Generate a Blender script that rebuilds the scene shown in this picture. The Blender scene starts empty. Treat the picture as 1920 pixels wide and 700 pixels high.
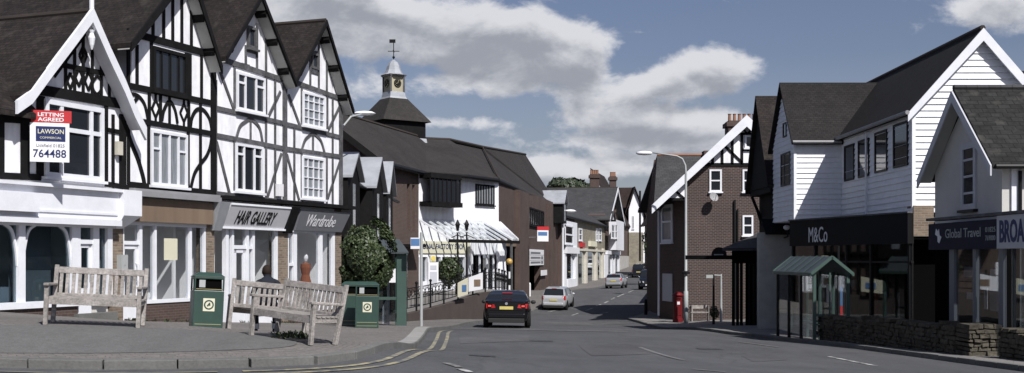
import bpy, bmesh, math, random
import numpy as np
from mathutils import Vector, Matrix
random.seed(7)
C = bpy.context.scene.collection
R = math.radians
FP = 2200.0; CX = 960.0; HY = 485.0; EYE = 1.6
# ---------------------------------------------------------------- helpers
def P(px, py, Y):
    """survey point: bearing and elevation as read off the photograph, at distance Y"""
    return Vector(((px-CX)*Y/FP, Y, EYE-(py-HY)*Y/FP))
class Fr:
    """vertical facade frame: u along the wall (to the viewer's right), v outward, w up"""
    def __init__(s, x0, y0, x1, y1):
        s.o = Vector((x0, y0, 0)); s.L = math.hypot(x1-x0, y1-y0)
        s.d = Vector(((x1-x0)/s.L, (y1-y0)/s.L, 0)); s.n = Vector((s.d.y, -s.d.x, 0))
    @staticmethod
    def px(a, Ya, b, Yb):
        return Fr((a-CX)*Ya/FP, Ya, (b-CX)*Yb/FP, Yb)
    def uw(s, px, py, v=0.0):
        q = s.o+s.n*v; k = (px-CX)/FP
        u = (k*q.y-q.x)/(s.d.x-k*s.d.y); Y = q.y+u*s.d.y
        return u, EYE-(py-HY)*Y/FP
    def u(s, px, v=0.0): return s.uw(px, HY, v)[0]
    def p(s, u, v, w): return s.o+s.d*u+s.n*v+Vector((0, 0, w))
class MB:
    def __init__(s): s.v = []; s.f = []; s.m = []; s.mi = 0; s.sm = False
    def add(s, vs, fs):
        b = len(s.v); s.v += [tuple(x) for x in vs]
        for f in fs: s.f.append([b+i for i in f]); s.m.append(s.mi)
        return s
    def hexa(s, p):
        return s.add(p, [(0,3,2,1),(4,5,6,7),(0,1,5,4),(1,2,6,5),(2,3,7,6),(3,0,4,7)])
    def fbox(s, F, u0, u1, v0, v1, w0, w1):
        return s.hexa([F.p(u0,v0,w0),F.p(u1,v0,w0),F.p(u1,v1,w0),F.p(u0,v1,w0),
                       F.p(u0,v0,w1),F.p(u1,v0,w1),F.p(u1,v1,w1),F.p(u0,v1,w1)])
    def box(s, x0, x1, y0, y1, z0, z1):
        return s.hexa([(x0,y0,z0),(x1,y0,z0),(x1,y1,z0),(x0,y1,z0),(x0,y0,z1),(x1,y0,z1),(x1,y1,z1),(x0,y1,z1)])
    def prism(s, pts, vec):
        n = len(pts); vec = Vector(vec); a = [Vector(p) for p in pts]; b = [p+vec for p in a]
        return s.add(a+b, [tuple(range(n)), tuple(range(2*n-1, n-1, -1))]+[(i, n+i, n+(i+1) % n, (i+1) % n) for i in range(n)])
    def beam(s, F, a, b, wd, v0, v1):
        (u0,w0),(u1,w1) = a, b; dx, dz = u1-u0, w1-w0; l = math.hypot(dx, dz) or 1e-6
        nx, nz = -dz/l*wd/2, dx/l*wd/2
        q = [(u0+nx,w0+nz),(u0-nx,w0-nz),(u1-nx,w1-nz),(u1+nx,w1+nz)]
        return s.hexa([F.p(u,v0,w) for u,w in q]+[F.p(u,v1,w) for u,w in q])
    def curve(s, F, pts, wd, v0, v1, n=5):
        """bar along a smooth curve of facade points"""
        P_ = [pts[0]]+list(pts)+[pts[-1]]; out = []
        for i in range(1, len(P_)-2):
            for k in range(n):
                t = k/n; q = []
                for c in (0, 1):
                    a,b,c2,d = P_[i-1][c],P_[i][c],P_[i+1][c],P_[i+2][c]
                    q.append(.5*(2*b+(c2-a)*t+(2*a-5*b+4*c2-d)*t*t+(3*b-a-3*c2+d)*t**3))
                out.append(q)
        out.append(pts[-1]); L = []
        for i, p in enumerate(out):
            a = out[max(i-1,0)]; b = out[min(i+1,len(out)-1)]; dx, dz = b[0]-a[0], b[1]-a[1]; l = math.hypot(dx,dz) or 1e-6
            nx, nz = -dz/l*wd/2, dx/l*wd/2; L.append(((p[0]+nx,p[1]+nz),(p[0]-nx,p[1]-nz)))
        vs = []
        for (a, b) in L: vs += [F.p(a[0],v0,a[1]),F.p(b[0],v0,b[1]),F.p(b[0],v1,b[1]),F.p(a[0],v1,a[1])]
        fs = []
        for i in range(len(L)-1):
            for j in range(4): k = (j+1) % 4; fs.append((4*i+j,4*i+k,4*i+4+k,4*i+4+j))
        fs += [(3,2,1,0), tuple(4*(len(L)-1)+j for j in range(4))]
        return s.add(vs, fs)
    def tube(s, pts, r, n=8, closed=False):
        pts = [Vector(p) for p in pts]; rs = r if isinstance(r, (list, tuple)) else [r]*len(pts); vs = []
        up0 = None
        for i, p in enumerate(pts):
            t = (pts[min(i+1,len(pts)-1)]-pts[max(i-1,0)]).normalized()
            if up0 is None: up0 = Vector((0,0,1)) if abs(t.z) < .9 else Vector((1,0,0))
            a = t.cross(up0).normalized(); b = a.cross(t).normalized()
            up0 = b if abs(t.dot(b)) < .9 else up0
            for k in range(n):
                an = 2*math.pi*k/n; vs.append(p+a*math.cos(an)*rs[i]+b*math.sin(an)*rs[i])
        fs = [(i*n+k, i*n+(k+1) % n, (i+1)*n+(k+1) % n, (i+1)*n+k) for i in range(len(pts)-1) for k in range(n)]
        fs += [tuple(range(n-1,-1,-1)), tuple((len(pts)-1)*n+k for k in range(n))]
        return s.add(vs, fs)
    def lathe(s, c, prof, n=16, sx=1, sy=1, rot=0):
        c = Vector(c); vs = []
        for r, z in prof:
            for k in range(n):
                an = 2*math.pi*k/n+rot; vs.append(c+Vector((r*math.cos(an)*sx, r*math.sin(an)*sy, z)))
        m = len(prof)
        fs = [(i*n+k, i*n+(k+1) % n, (i+1)*n+(k+1) % n, (i+1)*n+k) for i in range(m-1) for k in range(n)]
        fs += [tuple(range(n-1,-1,-1)), tuple((m-1)*n+k for k in range(n))]
        return s.add(vs, fs)
    def ball(s, c, r, n=10, sx=1, sy=1, sz=1):
        return s.lathe(c, [(max(r*math.sin(math.pi*i/n), .001), -r*sz*math.cos(math.pi*i/n)) for i in range(n+1)], n+4, sx, sy)
ORG = {}
def tag(o, label=None, cat=None, group=None, kind=None):
    if label: o['label'] = label
    if cat: o['category'] = cat
    if group: o['group'] = group
    if kind: o['kind'] = kind
    return o
def thing(name, loc, label, cat, group=None, rz=0):
    o = bpy.data.objects.new(name, None); C.objects.link(o); o.location = loc; o.rotation_euler = (0,0,rz)
    o.empty_display_size = .3
    ORG[o.name] = Vector(loc) if rz == 0 else Vector((0,0,0))
    return tag(o, label, cat, group)
def uvmap(me):
    uv = me.uv_layers.new(name='UVMap').data
    for poly in me.polygons:
        n = poly.normal
        t = Vector((0,0,1)).cross(n)
        t = t.normalized() if t.length > .03 else Vector((1,0,0))
        b = n.cross(t).normalized()
        for li in poly.loop_indices:
            co = me.vertices[me.loops[li].vertex_index].co
            uv[li].uv = (co.dot(t), co.dot(b))
def obj(name, mb, mats, parent=None, smooth=False, kind=None, bevel=0):
    org = ORG.get(parent.name, Vector((0,0,0))) if parent else Vector((0,0,0))
    assert all(0 <= i < len(mb.v) for f in mb.f for i in f), name
    me = bpy.data.meshes.new(name)
    me.from_pydata([(v[0]-org.x, v[1]-org.y, v[2]-org.z) for v in mb.v], [], mb.f)
    mats = mats if isinstance(mats, (list, tuple)) else [mats]
    for m in mats: me.materials.append(M[m])
    bm = bmesh.new(); bm.from_mesh(me)
    if not kind == 'open': bmesh.ops.recalc_face_normals(bm, faces=bm.faces)
    bm.to_mesh(me); bm.free()
    if len(mats) > 1:
        for i, p in enumerate(me.polygons): p.material_index = mb.m[i]
    uvmap(me)
    if smooth:
        for p in me.polygons: p.use_smooth = True
    o = bpy.data.objects.new(name, me); C.objects.link(o)
    if parent: o.parent = parent
    ORG[o.name] = org
    if bevel:
        b = o.modifiers.new('bevel', 'BEVEL'); b.width = bevel; b.segments = 2; b.limit_method = 'ANGLE'
    return o
def copy_tree(o, parent=None):
    c = o.copy(); C.objects.link(c)
    if parent: c.parent = parent
    for ch in [x for x in bpy.data.objects if x.parent == o]: copy_tree(ch, c)
    return c
_txt = {}
def text2d(s, size=1.0, shear=0.0, xs=1.0, bold=0.0):
    cu = bpy.data.curves.new('t', 'FONT'); cu.body = s; cu.size = size; cu.shear = shear; cu.offset = bold; cu.resolution_u = 3
    o = bpy.data.objects.new('t', cu); C.objects.link(o)
    bpy.context.view_layer.update()
    me = bpy.data.meshes.new_from_object(o.evaluated_get(bpy.context.evaluated_depsgraph_get()))
    vs = [(v.co.x*xs, v.co.y) for v in me.vertices]; fs = [tuple(p.vertices) for p in me.polygons]
    bpy.data.objects.remove(o); bpy.data.curves.remove(cu); bpy.data.meshes.remove(me)
    return vs, fs
def put_text(mb, F, s, u0, u1, w0, h, v, shear=0.0, bold=0.0, skew=0.0):
    """lettering filling u0..u1, cap height h, standing on w0; solid letters 8 mm thick"""
    vs, fs = text2d(s, 1.0, shear, 1.0, bold)
    if not vs: return
    x0 = min(a for a,b in vs); x1 = max(a for a,b in vs); y1 = max(b for a,b in vs)
    k = (u1-u0)/(x1-x0); ky = h/y1; n = len(vs)
    front = [F.p(u0+(a-x0)*k, v+.008, w0+b*ky+(a-x0)*k*skew) for a,b in vs]; back = [F.p(u0+(a-x0)*k, v, w0+b*ky+(a-x0)*k*skew) for a,b in vs]
    E = {}
    for f in fs:
        for i in range(len(f)):
            e = (f[i], f[(i+1) % len(f)]); E[e] = 1
    side = [(a, b, n+b, n+a) for (a, b) in E if (b, a) not in E]
    mb.add(front+back, [tuple(f) for f in fs]+side)
# ---------------------------------------------------------------- materials
M = {}
def nd(nt, t, **kw):
    n = nt.nodes.new(t)
    for k, v in kw.items():
        if k in n.inputs: n.inputs[k].default_value = v
        else: setattr(n, k, v)
    return n
def base_mat(name):
    m = bpy.data.materials.new(name); m.use_nodes = True; nt = m.node_tree; nt.nodes.clear()
    out = nt.nodes.new('ShaderNodeOutputMaterial'); b = nt.nodes.new('ShaderNodeBsdfPrincipled')
    nt.links.new(b.outputs[0], out.inputs[0]); M[name] = m
    return m, nt, b
def vary(nt, src, amt, scale, coord, detail=6, stretch=None):
    """multiply a colour by soft noise (wear, dirt)"""
    n = nt.nodes.new('ShaderNodeTexNoise'); n.inputs['Scale'].default_value = scale; n.inputs['Detail'].default_value = detail
    n.inputs['Roughness'].default_value = .65
    c = coord
    if stretch:
        mp = nt.nodes.new('ShaderNodeMapping'); mp.inputs['Scale'].default_value = stretch; nt.links.new(coord, mp.inputs[0]); c = mp.outputs[0]
    nt.links.new(c, n.inputs['Vector'])
    mr = nt.nodes.new('ShaderNodeMapRange'); mr.inputs['From Min'].default_value = .3; mr.inputs['From Max'].default_value = .7
    mr.inputs['To Min'].default_value = 1-amt; mr.inputs['To Max'].default_value = 1+amt
    nt.links.new(n.outputs['Fac'], mr.inputs[0])
    mx = nt.nodes.new('ShaderNodeVectorMath'); mx.operation = 'SCALE'
    nt.links.new(src, mx.inputs[0]); nt.links.new(mr.outputs[0], mx.inputs['Scale'])
    return mx.outputs[0], n
def plain(name, col, rough=.8, spec=.3, amt=.08, scale=1.2, amt2=.0, scale2=25, bump=0, bscale=40, metal=0, stretch=None, coat=0):
    m, nt, b = base_mat(name)
    tc = nt.nodes.new('ShaderNodeTexCoord'); co = tc.outputs['Object']
    rgb = nt.nodes.new('ShaderNodeRGB'); rgb.outputs[0].default_value = (*col, 1); o = rgb.outputs[0]
    if amt: o, _ = vary(nt, o, amt, scale, co, stretch=stretch)
    if amt2: o, _ = vary(nt, o, amt2, scale2, co)
    nt.links.new(o, b.inputs['Base Color'])
    b.inputs['Roughness'].default_value = rough; b.inputs['Specular IOR Level'].default_value = spec; b.inputs['Metallic'].default_value = metal
    if coat: b.inputs['Coat Weight'].default_value = coat; b.inputs['Coat Roughness'].default_value = .05
    if bump:
        n = nt.nodes.new('ShaderNodeTexNoise'); n.inputs['Scale'].default_value = bscale; n.inputs['Detail'].default_value = 5; nt.links.new(co, n.inputs['Vector'])
        bp = nt.nodes.new('ShaderNodeBump'); bp.inputs['Strength'].default_value = bump; bp.inputs['Distance'].default_value = .02
        nt.links.new(n.outputs['Fac'], bp.inputs['Height']); nt.links.new(bp.outputs[0], b.inputs['Normal'])
    return m
def courses(name, c1, c2, mortar, bw, rh, ms, amt=.15, scale=.7, rough=.85, off=.5, bias=0, bump=.5, moss=None, amt2=.1):
    m, nt, b = base_mat(name)
    tc = nt.nodes.new('ShaderNodeTexCoord')
    # slight wobble so the courses are not ruler-straight
    n0 = nt.nodes.new('ShaderNodeTexNoise'); n0.inputs['Scale'].default_value = .9; nt.links.new(tc.outputs['UV'], n0.inputs['Vector'])
    sc = nt.nodes.new('ShaderNodeVectorMath'); sc.operation = 'SCALE'; sc.inputs['Scale'].default_value = rh*.35; nt.links.new(n0.outputs['Color'], sc.inputs[0])
    ad = nt.nodes.new('ShaderNodeVectorMath'); nt.links.new(tc.outputs['UV'], ad.inputs[0]); nt.links.new(sc.outputs[0], ad.inputs[1])
    br = nt.nodes.new('ShaderNodeTexBrick'); br.offset = off
    for k, v in (('Color1', (*c1,1)), ('Color2', (*c2,1)), ('Mortar', (*mortar,1)), ('Scale', 1), ('Mortar Size', ms), ('Brick Width', bw), ('Row Height', rh), ('Bias', bias), ('Mortar Smooth', .2)):
        br.inputs[k].default_value = v
    nt.links.new(ad.outputs[0], br.inputs['Vector'])
    o, _ = vary(nt, br.outputs['Color'], amt, scale, tc.outputs['Object'])
    o, _ = vary(nt, o, amt2, 9, tc.outputs['Object'])
    if moss:
        n = nt.nodes.new('ShaderNodeTexNoise'); n.inputs['Scale'].default_value = 2.3; n.inputs['Detail'].default_value = 8; nt.links.new(tc.outputs['Object'], n.inputs['Vector'])
        mr = nt.nodes.new('ShaderNodeMapRange'); mr.inputs['From Min'].default_value = .56; mr.inputs['From Max'].default_value = .72; mr.inputs['To Max'].default_value = .55; nt.links.new(n.outputs['Fac'], mr.inputs[0])
        mx = nt.nodes.new('ShaderNodeMix'); mx.data_type = 'RGBA'; nt.links.new(mr.outputs[0], mx.inputs[0]); nt.links.new(o, mx.inputs[6]); mx.inputs[7].default_value = (*moss,1); o = mx.outputs[2]
    nt.links.new(o, b.inputs['Base Color']); b.inputs['Roughness'].default_value = rough; b.inputs['Specular IOR Level'].default_value = .25
    iv = nt.nodes.new('ShaderNodeMath'); iv.operation = 'SUBTRACT'; iv.inputs[0].default_value = 1; nt.links.new(br.outputs['Fac'], iv.inputs[1])
    bp = nt.nodes.new('ShaderNodeBump'); bp.inputs['Strength'].default_value = bump; bp.inputs['Distance'].default_value = .02
    nt.links.new(iv.outputs[0], bp.inputs['Height']); nt.links.new(bp.outputs[0], b.inputs['Normal'])
    return m
def glassmat(name, tint, refl=.5, rough=.02):
    m = bpy.data.materials.new(name); m.use_nodes = True; nt = m.node_tree; nt.nodes.clear(); M[name] = m
    out = nt.nodes.new('ShaderNodeOutputMaterial'); tr = nt.nodes.new('ShaderNodeBsdfTransparent'); gl = nt.nodes.new('ShaderNodeBsdfGlossy')
    tr.inputs[0].default_value = (*tint,1); gl.inputs['Roughness'].default_value = rough; gl.inputs[0].default_value = (.9,.93,.95,1)
    fr = nt.nodes.new('ShaderNodeLayerWeight'); fr.inputs[0].default_value = .5
    pw = nt.nodes.new('ShaderNodeMath'); pw.operation = 'POWER'; pw.inputs[1].default_value = 4; nt.links.new(fr.outputs['Facing'], pw.inputs[0])
    ml = nt.nodes.new('ShaderNodeMath'); ml.operation = 'MULTIPLY_ADD'; ml.inputs[1].default_value = .7*refl; ml.inputs[2].default_value = .04*refl; nt.links.new(pw.outputs[0], ml.inputs[0])
    mx = nt.nodes.new('ShaderNodeMixShader'); nt.links.new(ml.outputs[0], mx.inputs[0]); nt.links.new(tr.outputs[0], mx.inputs[1]); nt.links.new(gl.outputs[0], mx.inputs[2]); nt.links.new(mx.outputs[0], out.inputs[0])
plain('white_render', (.76,.76,.79), .85, amt=.13, scale=2.2, amt2=.06, scale2=5, stretch=(1.5,1.5,.3), bump=.15, bscale=30)
plain('white_paint', (.68,.69,.73), .5, .3, amt=.07, scale=2, amt2=.03)
plain('grey_render', (.50,.49,.47), .9, amt=.08, scale=1.1, bump=.2)
plain('pale_wall', (.36,.35,.33), .9, amt=.15, scale=1.5, bump=.2)
plain('black_timber', (.009,.0085,.009), .8, .12, amt=.3, scale=3, amt2=.2)
plain('grey_timber', (.085,.085,.09), .75, .3, amt=.45, scale=2.5, amt2=.3, scale2=14)
plain('soffit', (.42,.42,.40), .9, amt=.1)
plain('board_white', (.76,.77,.80), .6, .3, amt=.07, scale=.9, amt2=.05, scale2=7)
plain('brown_board', (.17,.125,.09), .7, .3, amt=.2, scale=1.6, stretch=(1,1,.15))
plain('grey_fascia', (.52,.52,.54), .5, .4, amt=.05)
plain('slate_fascia', (.15,.155,.17), .5, .4, amt=.06)
plain('black_fascia', (.007,.007,.008), .6, .12, amt=.2)
plain('navy_fascia', (.006,.007,.024), .6, .15, amt=.1)
plain('pale_fascia', (.45,.46,.50), .5, .4, amt=.05)
plain('navy', (.012,.022,.09), .5, amt=.05)
plain('black_paint', (.009,.009,.010), .5, .2, amt=.1)
plain('red_paint', (.115,.006,.008), .5, .3, amt=.08)
plain('sign_red', (.42,.025,.03), .5, amt=.05)
plain('sign_white', (.68,.68,.70), .5, amt=.03)
plain('sign_cream', (.58,.56,.43), .6, amt=.05)
plain('sign_yellow', (.62,.50,.12), .5, amt=.05)
plain('sign_blue', (.08,.17,.34), .5, amt=.1)
plain('amber', (.42,.27,.07), .35, .5, amt=.05)
plain('cream_stone', (.36,.33,.24), .85, amt=.12)
plain('lead', (.34,.355,.38), .5, .5, amt=.18, scale=1.4, metal=.25)
plain('lead_dark', (.24,.24,.25), .6, .4, amt=.15, scale=1.4)
plain('steel', (.34,.35,.36), .45, .5, amt=.12, scale=3, metal=.3)
plain('pole_paint', (.33,.345,.345), .55, .4, amt=.1, scale=2)
plain('dark_brown_wall', (.062,.05,.045), .9, amt=.15, bump=.3)
plain('cream_paint', (.50,.47,.40), .7, amt=.15)
plain('bin_green', (.024,.052,.042), .42, .5, amt=.12, scale=5)
plain('shelter_green', (.045,.08,.068), .5, .4, amt=.12)
plain('shelter_roof', (.05,.06,.065), .5, .4, amt=.15)
plain('gold', (.30,.27,.15), .5, amt=.05)
plain('teak', (.27,.25,.235), .9, .15, amt=.35, scale=5, amt2=.35, scale2=30, bump=.35, bscale=80)
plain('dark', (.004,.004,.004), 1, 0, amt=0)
plain('pane_dark', (.018,.021,.026), .05, .6, amt=0)
plain('pane_curtain', (.20,.215,.235), .12, .6, amt=.35, scale=5, stretch=(6,6,.4))
plain('interior', (.86,.86,.86), .9, amt=.05)
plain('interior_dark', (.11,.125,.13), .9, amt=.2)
plain('lino', (.50,.48,.45), .6, amt=.1)
plain('dress', (.27,.10,.06), .9, amt=.1)
plain('tyre', (.013,.013,.013), .9, .2, amt=0)
plain('alloy', (.45,.45,.47), .35, .5, amt=0, metal=.7)
plain('car_black', (.004,.004,.005), .2, .35, amt=0, coat=.25)
plain('car_silver', (.50,.51,.53), .3, .5, amt=0, metal=.35, coat=.8)
plain('car_grey', (.36,.37,.39), .3, .5, amt=0, metal=.35, coat=.8)
plain('car_navy', (.008,.010,.016), .22, .4, amt=0, coat=.4)
plain('car_white', (.72,.72,.73), .3, .5, amt=0, coat=.8)
plain('plastic', (.02,.02,.02), .6, .3, amt=0)
plain('car_glass', (.012,.014,.016), .04, .7, amt=0)
plain('lamp_red', (.38,.015,.015), .2, .6, amt=0)
plain('lamp_clear', (.75,.75,.75), .15, .7, amt=0)
plain('plate_yellow', (.50,.42,.14), .5, amt=.12, scale=22)
plain('skin', (.50,.30,.22), .6, .3, amt=0)
plain('jacket', (.02,.022,.03), .9, .1, amt=.1)
plain('hair', (.02,.013,.01), .8, .2, amt=.1)
plain('trousers', (.02,.02,.022), .9, .1, amt=.1)
plain('bark', (.09,.07,.05), .95, .1, amt=.3, scale=5, bump=.5)
plain('kerb_stone', (.12,.12,.115), .9, amt=.2, scale=1.0, amt2=.15, bump=.3)
plain('kerb_new', (.25,.245,.235), .9, amt=.12, scale=1.0, bump=.2)
plain('clay_pot', (.24,.13,.09), .85, amt=.15)
plain('ridge_tile', (.032,.025,.022), .85, amt=.2)
courses('brick_brown', (.066,.043,.036), (.083,.053,.044), (.10,.085,.078), .225, .075, .010)
courses('brick_red', (.092,.056,.047), (.075,.049,.042), (.115,.10,.09), .225, .075, .010, amt=.12)
courses('brick_stock', (.22,.165,.12), (.14,.10,.075), (.20,.18,.15), .225, .075, .012, amt=.2)
courses('brick_fleck', (.066,.038,.032), (.045,.031,.028), (.13,.118,.11), .24, .086, .013, amt=.12)
courses('tile_brown', (.024,.018,.0165), (.013,.0105,.010), (.006,.005,.005), .17, .105, .007, amt=.3, scale=.8, moss=(.045,.041,.035), amt2=.35)
courses('tile_black', (.019,.017,.0165), (.012,.011,.011), (.006,.006,.006), .17, .105, .007, amt=.25, scale=.5, amt2=.25)
courses('tile_red', (.034,.021,.018), (.021,.015,.014), (.018,.013,.012), .17, .105, .007, amt=.3, scale=.8, amt2=.25)
courses('tile_dark', (.038,.034,.032), (.027,.025,.024), (.014,.013,.013), .17, .105, .007, amt=.22, scale=.5, amt2=.2)
courses('slate', (.026,.025,.024), (.013,.013,.013), (.005,.005,.005), .30, .19, .010, amt=.35, scale=1.3, moss=(.065,.063,.055), amt2=.4)
courses('slate_dark', (.052,.052,.054), (.040,.040,.043), (.02,.02,.02), .30, .19, .008, amt=.25, scale=.8)
courses('stone_wall', (.27,.245,.19), (.20,.18,.14), (.16,.145,.12), .34, .16, .014, amt=.2)
courses('pavers', (.160,.146,.136), (.128,.122,.118), (.075,.070,.066), .2, .1, .006, amt=.16, scale=.5, bump=.3, amt2=.14)
courses('slabs', (.19,.18,.17), (.165,.16,.155), (.10,.095,.09), .6, .45, .008, amt=.15, scale=.5, bump=.3)
def asphalt(name, col, amt=.16):
    m, nt, b = base_mat(name)
    tc = nt.nodes.new('ShaderNodeTexCoord'); co = tc.outputs['Object']
    rgb = nt.nodes.new('ShaderNodeRGB'); rgb.outputs[0].default_value = (*col,1)
    o, _ = vary(nt, rgb.outputs[0], amt, .22, co); o, _ = vary(nt, o, amt*.8, 1.6, co, stretch=(1,.25,1)); o, _ = vary(nt, o, .10, 9, co, detail=3); o, n = vary(nt, o, .30, 60, co, detail=2)
    # darker tar seams and repairs
    v = nt.nodes.new('ShaderNodeTexVoronoi'); v.feature = 'DISTANCE_TO_EDGE'; v.inputs['Scale'].default_value = .16; 
    ns = nt.nodes.new('ShaderNodeTexNoise'); ns.inputs['Scale'].default_value = .8; nt.links.new(co, ns.inputs['Vector'])
    sc = nt.nodes.new('ShaderNodeVectorMath'); sc.operation = 'MULTIPLY_ADD'; sc.inputs[1].default_value = (1.5,1.5,1.5); nt.links.new(ns.outputs['Color'], sc.inputs[0]); nt.links.new(co, sc.inputs[2]); nt.links.new(sc.outputs[0], v.inputs['Vector'])
    mr = nt.nodes.new('ShaderNodeMapRange'); mr.inputs['From Max'].default_value = .012; mr.inputs['To Min'].default_value = .8; nt.links.new(v.outputs['Distance'], mr.inputs[0])
    mx = nt.nodes.new('ShaderNodeVectorMath'); mx.operation = 'SCALE'; nt.links.new(o, mx.inputs[0]); nt.links.new(mr.outputs[0], mx.inputs['Scale'])
    nt.links.new(mx.outputs[0], b.inputs['Base Color']); b.inputs['Roughness'].default_value = .85; b.inputs['Specular IOR Level'].default_value = .3
    bp = nt.nodes.new('ShaderNodeBump'); bp.inputs['Strength'].default_value = .35; bp.inputs['Distance'].default_value = .01
    nt.links.new(n.outputs['Fac'], bp.inputs['Height']); nt.links.new(bp.outputs[0], b.inputs['Normal'])
plain('drain_iron', (.048,.047,.046), .6, .4, amt=.3, scale=9); asphalt('asphalt', (.070,.071,.075)); asphalt('tarmac', (.108,.107,.105), .12); plain('earth', (.08,.075,.06), .95, amt=.2)
def worn(name, col):
    """road paint worn through to the asphalt in patches"""
    m, nt, b = base_mat(name); tc = nt.nodes.new('ShaderNodeTexCoord')
    n = nt.nodes.new('ShaderNodeTexNoise'); n.inputs['Scale'].default_value = 5; n.inputs['Detail'].default_value = 8; nt.links.new(tc.outputs['Object'], n.inputs['Vector'])
    r = nt.nodes.new('ShaderNodeMapRange'); r.inputs['From Min'].default_value = .38; r.inputs['From Max'].default_value = .60; nt.links.new(n.outputs['Fac'], r.inputs[0])
    mx = nt.nodes.new('ShaderNodeMix'); mx.data_type = 'RGBA'; nt.links.new(r.outputs[0], mx.inputs[0]); mx.inputs[6].default_value = (*col,1); mx.inputs[7].default_value = (.11,.11,.11,1)
    nt.links.new(mx.outputs[2], b.inputs['Base Color']); b.inputs['Roughness'].default_value = .8
worn('paint_white', (.45,.45,.44)); worn('paint_yellow', (.30,.27,.17)); worn('paint_faint', (.15,.15,.15)); worn('paint_faint_yellow', (.17,.16,.12))
def leafmat(name, c1, c2, c3):
    m, nt, b = base_mat(name); g = nt.nodes.new('ShaderNodeNewGeometry'); cr = nt.nodes.new('ShaderNodeValToRGB')
    cr.color_ramp.elements[0].color = (*c1,1); cr.color_ramp.elements[1].color = (*c3,1); e = cr.color_ramp.elements.new(.6); e.color = (*c2,1)
    nt.links.new(g.outputs['Random Per Island'], cr.inputs[0]); nt.links.new(cr.outputs[0], b.inputs['Base Color']); b.inputs['Roughness'].default_value = .5; b.inputs['Specular IOR Level'].default_value = .35
leafmat('leaf', (.014,.024,.009), (.032,.050,.017), (.085,.105,.048))
leafmat('leaf_far', (.025,.035,.020), (.035,.048,.028), (.05,.06,.035))
glassmat('shop_glass', (.90,.91,.92), 1.0); glassmat('shop_glass_dark', (.62,.65,.67), 1.6); glassmat('shop_glass_teal', (.62,.68,.71), 1.3); glassmat('canopy_glass', (.97,.98,.98), .35)
m, nt, b = base_mat('signal_green'); b.inputs['Base Color'].default_value = (.05,.4,.3,1); b.inputs['Emission Color'].default_value = (.1,.8,.6,1); b.inputs['Emission Strength'].default_value = .5
m, nt, b = base_mat('brake_red'); b.inputs['Base Color'].default_value = (.5,.03,.03,1); b.inputs['Emission Color'].default_value = (1,.12,.08,1); b.inputs['Emission Strength'].default_value = .5; b.inputs['Roughness'].default_value = .2
# ---------------------------------------------------------------- terrain
PAVE = .11
_c = []
def ctl(px, py, Y, dz=0.0): p = P(px, py, Y); _c.append((p.x, p.y, p.z-dz))
for a in ((88,605,17.7),(260,612,18.1),(475,630,17.7),(620,639,17.3),(0,677,15.0),(300,677,15.5),(382,624,26.0),(690,611,34.0),
          (0,583,27.7),(250,603,32.2),(640,607,43.0),(850,609,43.5),(905,600,55),(790,613,38),(989,551,92.4),(1050,541,112),(1128,522,146),(1290,600,61.5),(1490,622,44),(1700,648,38),(1760,652,32),(1400,612,52)):
    ctl(*a, PAVE)
for a in ((960,700,16.4),(1300,690,18),(1600,700,21),(1850,677,26.6),(1530,643,35.5),(1380,630,45),(1240,619,57),(1180,599,68),(949,615,44),(1100,614,46),
          (1035,582,81),(1153,541,114),(1197,520,150),(1215,543,104),(1222,499,190),(760,657,23),(690,684,17.2),(600,691,15.8)):
    ctl(*a)
for x,y,z in ((-60,0,1.0),(60,0,-.4),(0,-20,.5),(-60,120,.8),(-30,60,-.2),(-40,25,.8),(60,60,-1.0),(60,130,0),(-50,220,2.),(0,220,1.),(60,240,2.2),(25,240,1.8),(25,30,-.8)):
    _c.append((x,y,z))
_c = np.array(_c)
def _phi(r): return np.where(r > 1e-9, r*r*np.log(np.maximum(r,1e-9)), 0.)
_n = len(_c); _K = _phi(np.linalg.norm(_c[:,None,:2]-_c[None,:,:2], axis=2))+np.eye(_n)*6.0
_Pm = np.hstack([np.ones((_n,1)), _c[:,:2]]); _A = np.block([[_K,_Pm],[_Pm.T,np.zeros((3,3))]])
_w = np.linalg.solve(_A, np.concatenate([_c[:,2], np.zeros(3)]))
def H(x, y):
    x = min(max(x,-60.),60.); y = min(max(y,-20.),240.)
    r = np.hypot(_c[:,0]-x, _c[:,1]-y)
    return float(_phi(r)@_w[:_n]+_w[_n]+_w[_n+1]*x+_w[_n+2]*y)
def GP(px, py, dz=0.0):
    """where the sight line (px, py) meets the ground"""
    Y = 12.0
    while Y < 400:
        p = P(px, py, Y)
        if p.z <= H(p.x, p.y)+dz: return p
        Y += .1
    return p
def drape(poly, cuts, dz, extra=None):
    bm = bmesh.new(); vs = [bm.verts.new((x,y,0)) for x,y in poly]; f = bm.faces.new(vs)
    bmesh.ops.triangulate(bm, faces=[f])
    for ax, c in cuts:
        no = (1,0,0) if ax == 0 else (0,1,0); co = (c,0,0) if ax == 0 else (0,c,0)
        bmesh.ops.bisect_plane(bm, geom=bm.verts[:]+bm.edges[:]+bm.faces[:], plane_co=co, plane_no=no, dist=1e-5)
    mb = MB(); mb.v = [(v.co.x, v.co.y, H(v.co.x, v.co.y)+dz) for v in bm.verts]
    bm.verts.index_update()
    for f in bm.faces:
        idx = [v.index for v in f.verts]
        if f.normal.z < 0: idx.reverse()
        mb.f.append(idx); mb.m.append(0)
    bm.free(); return mb
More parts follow.
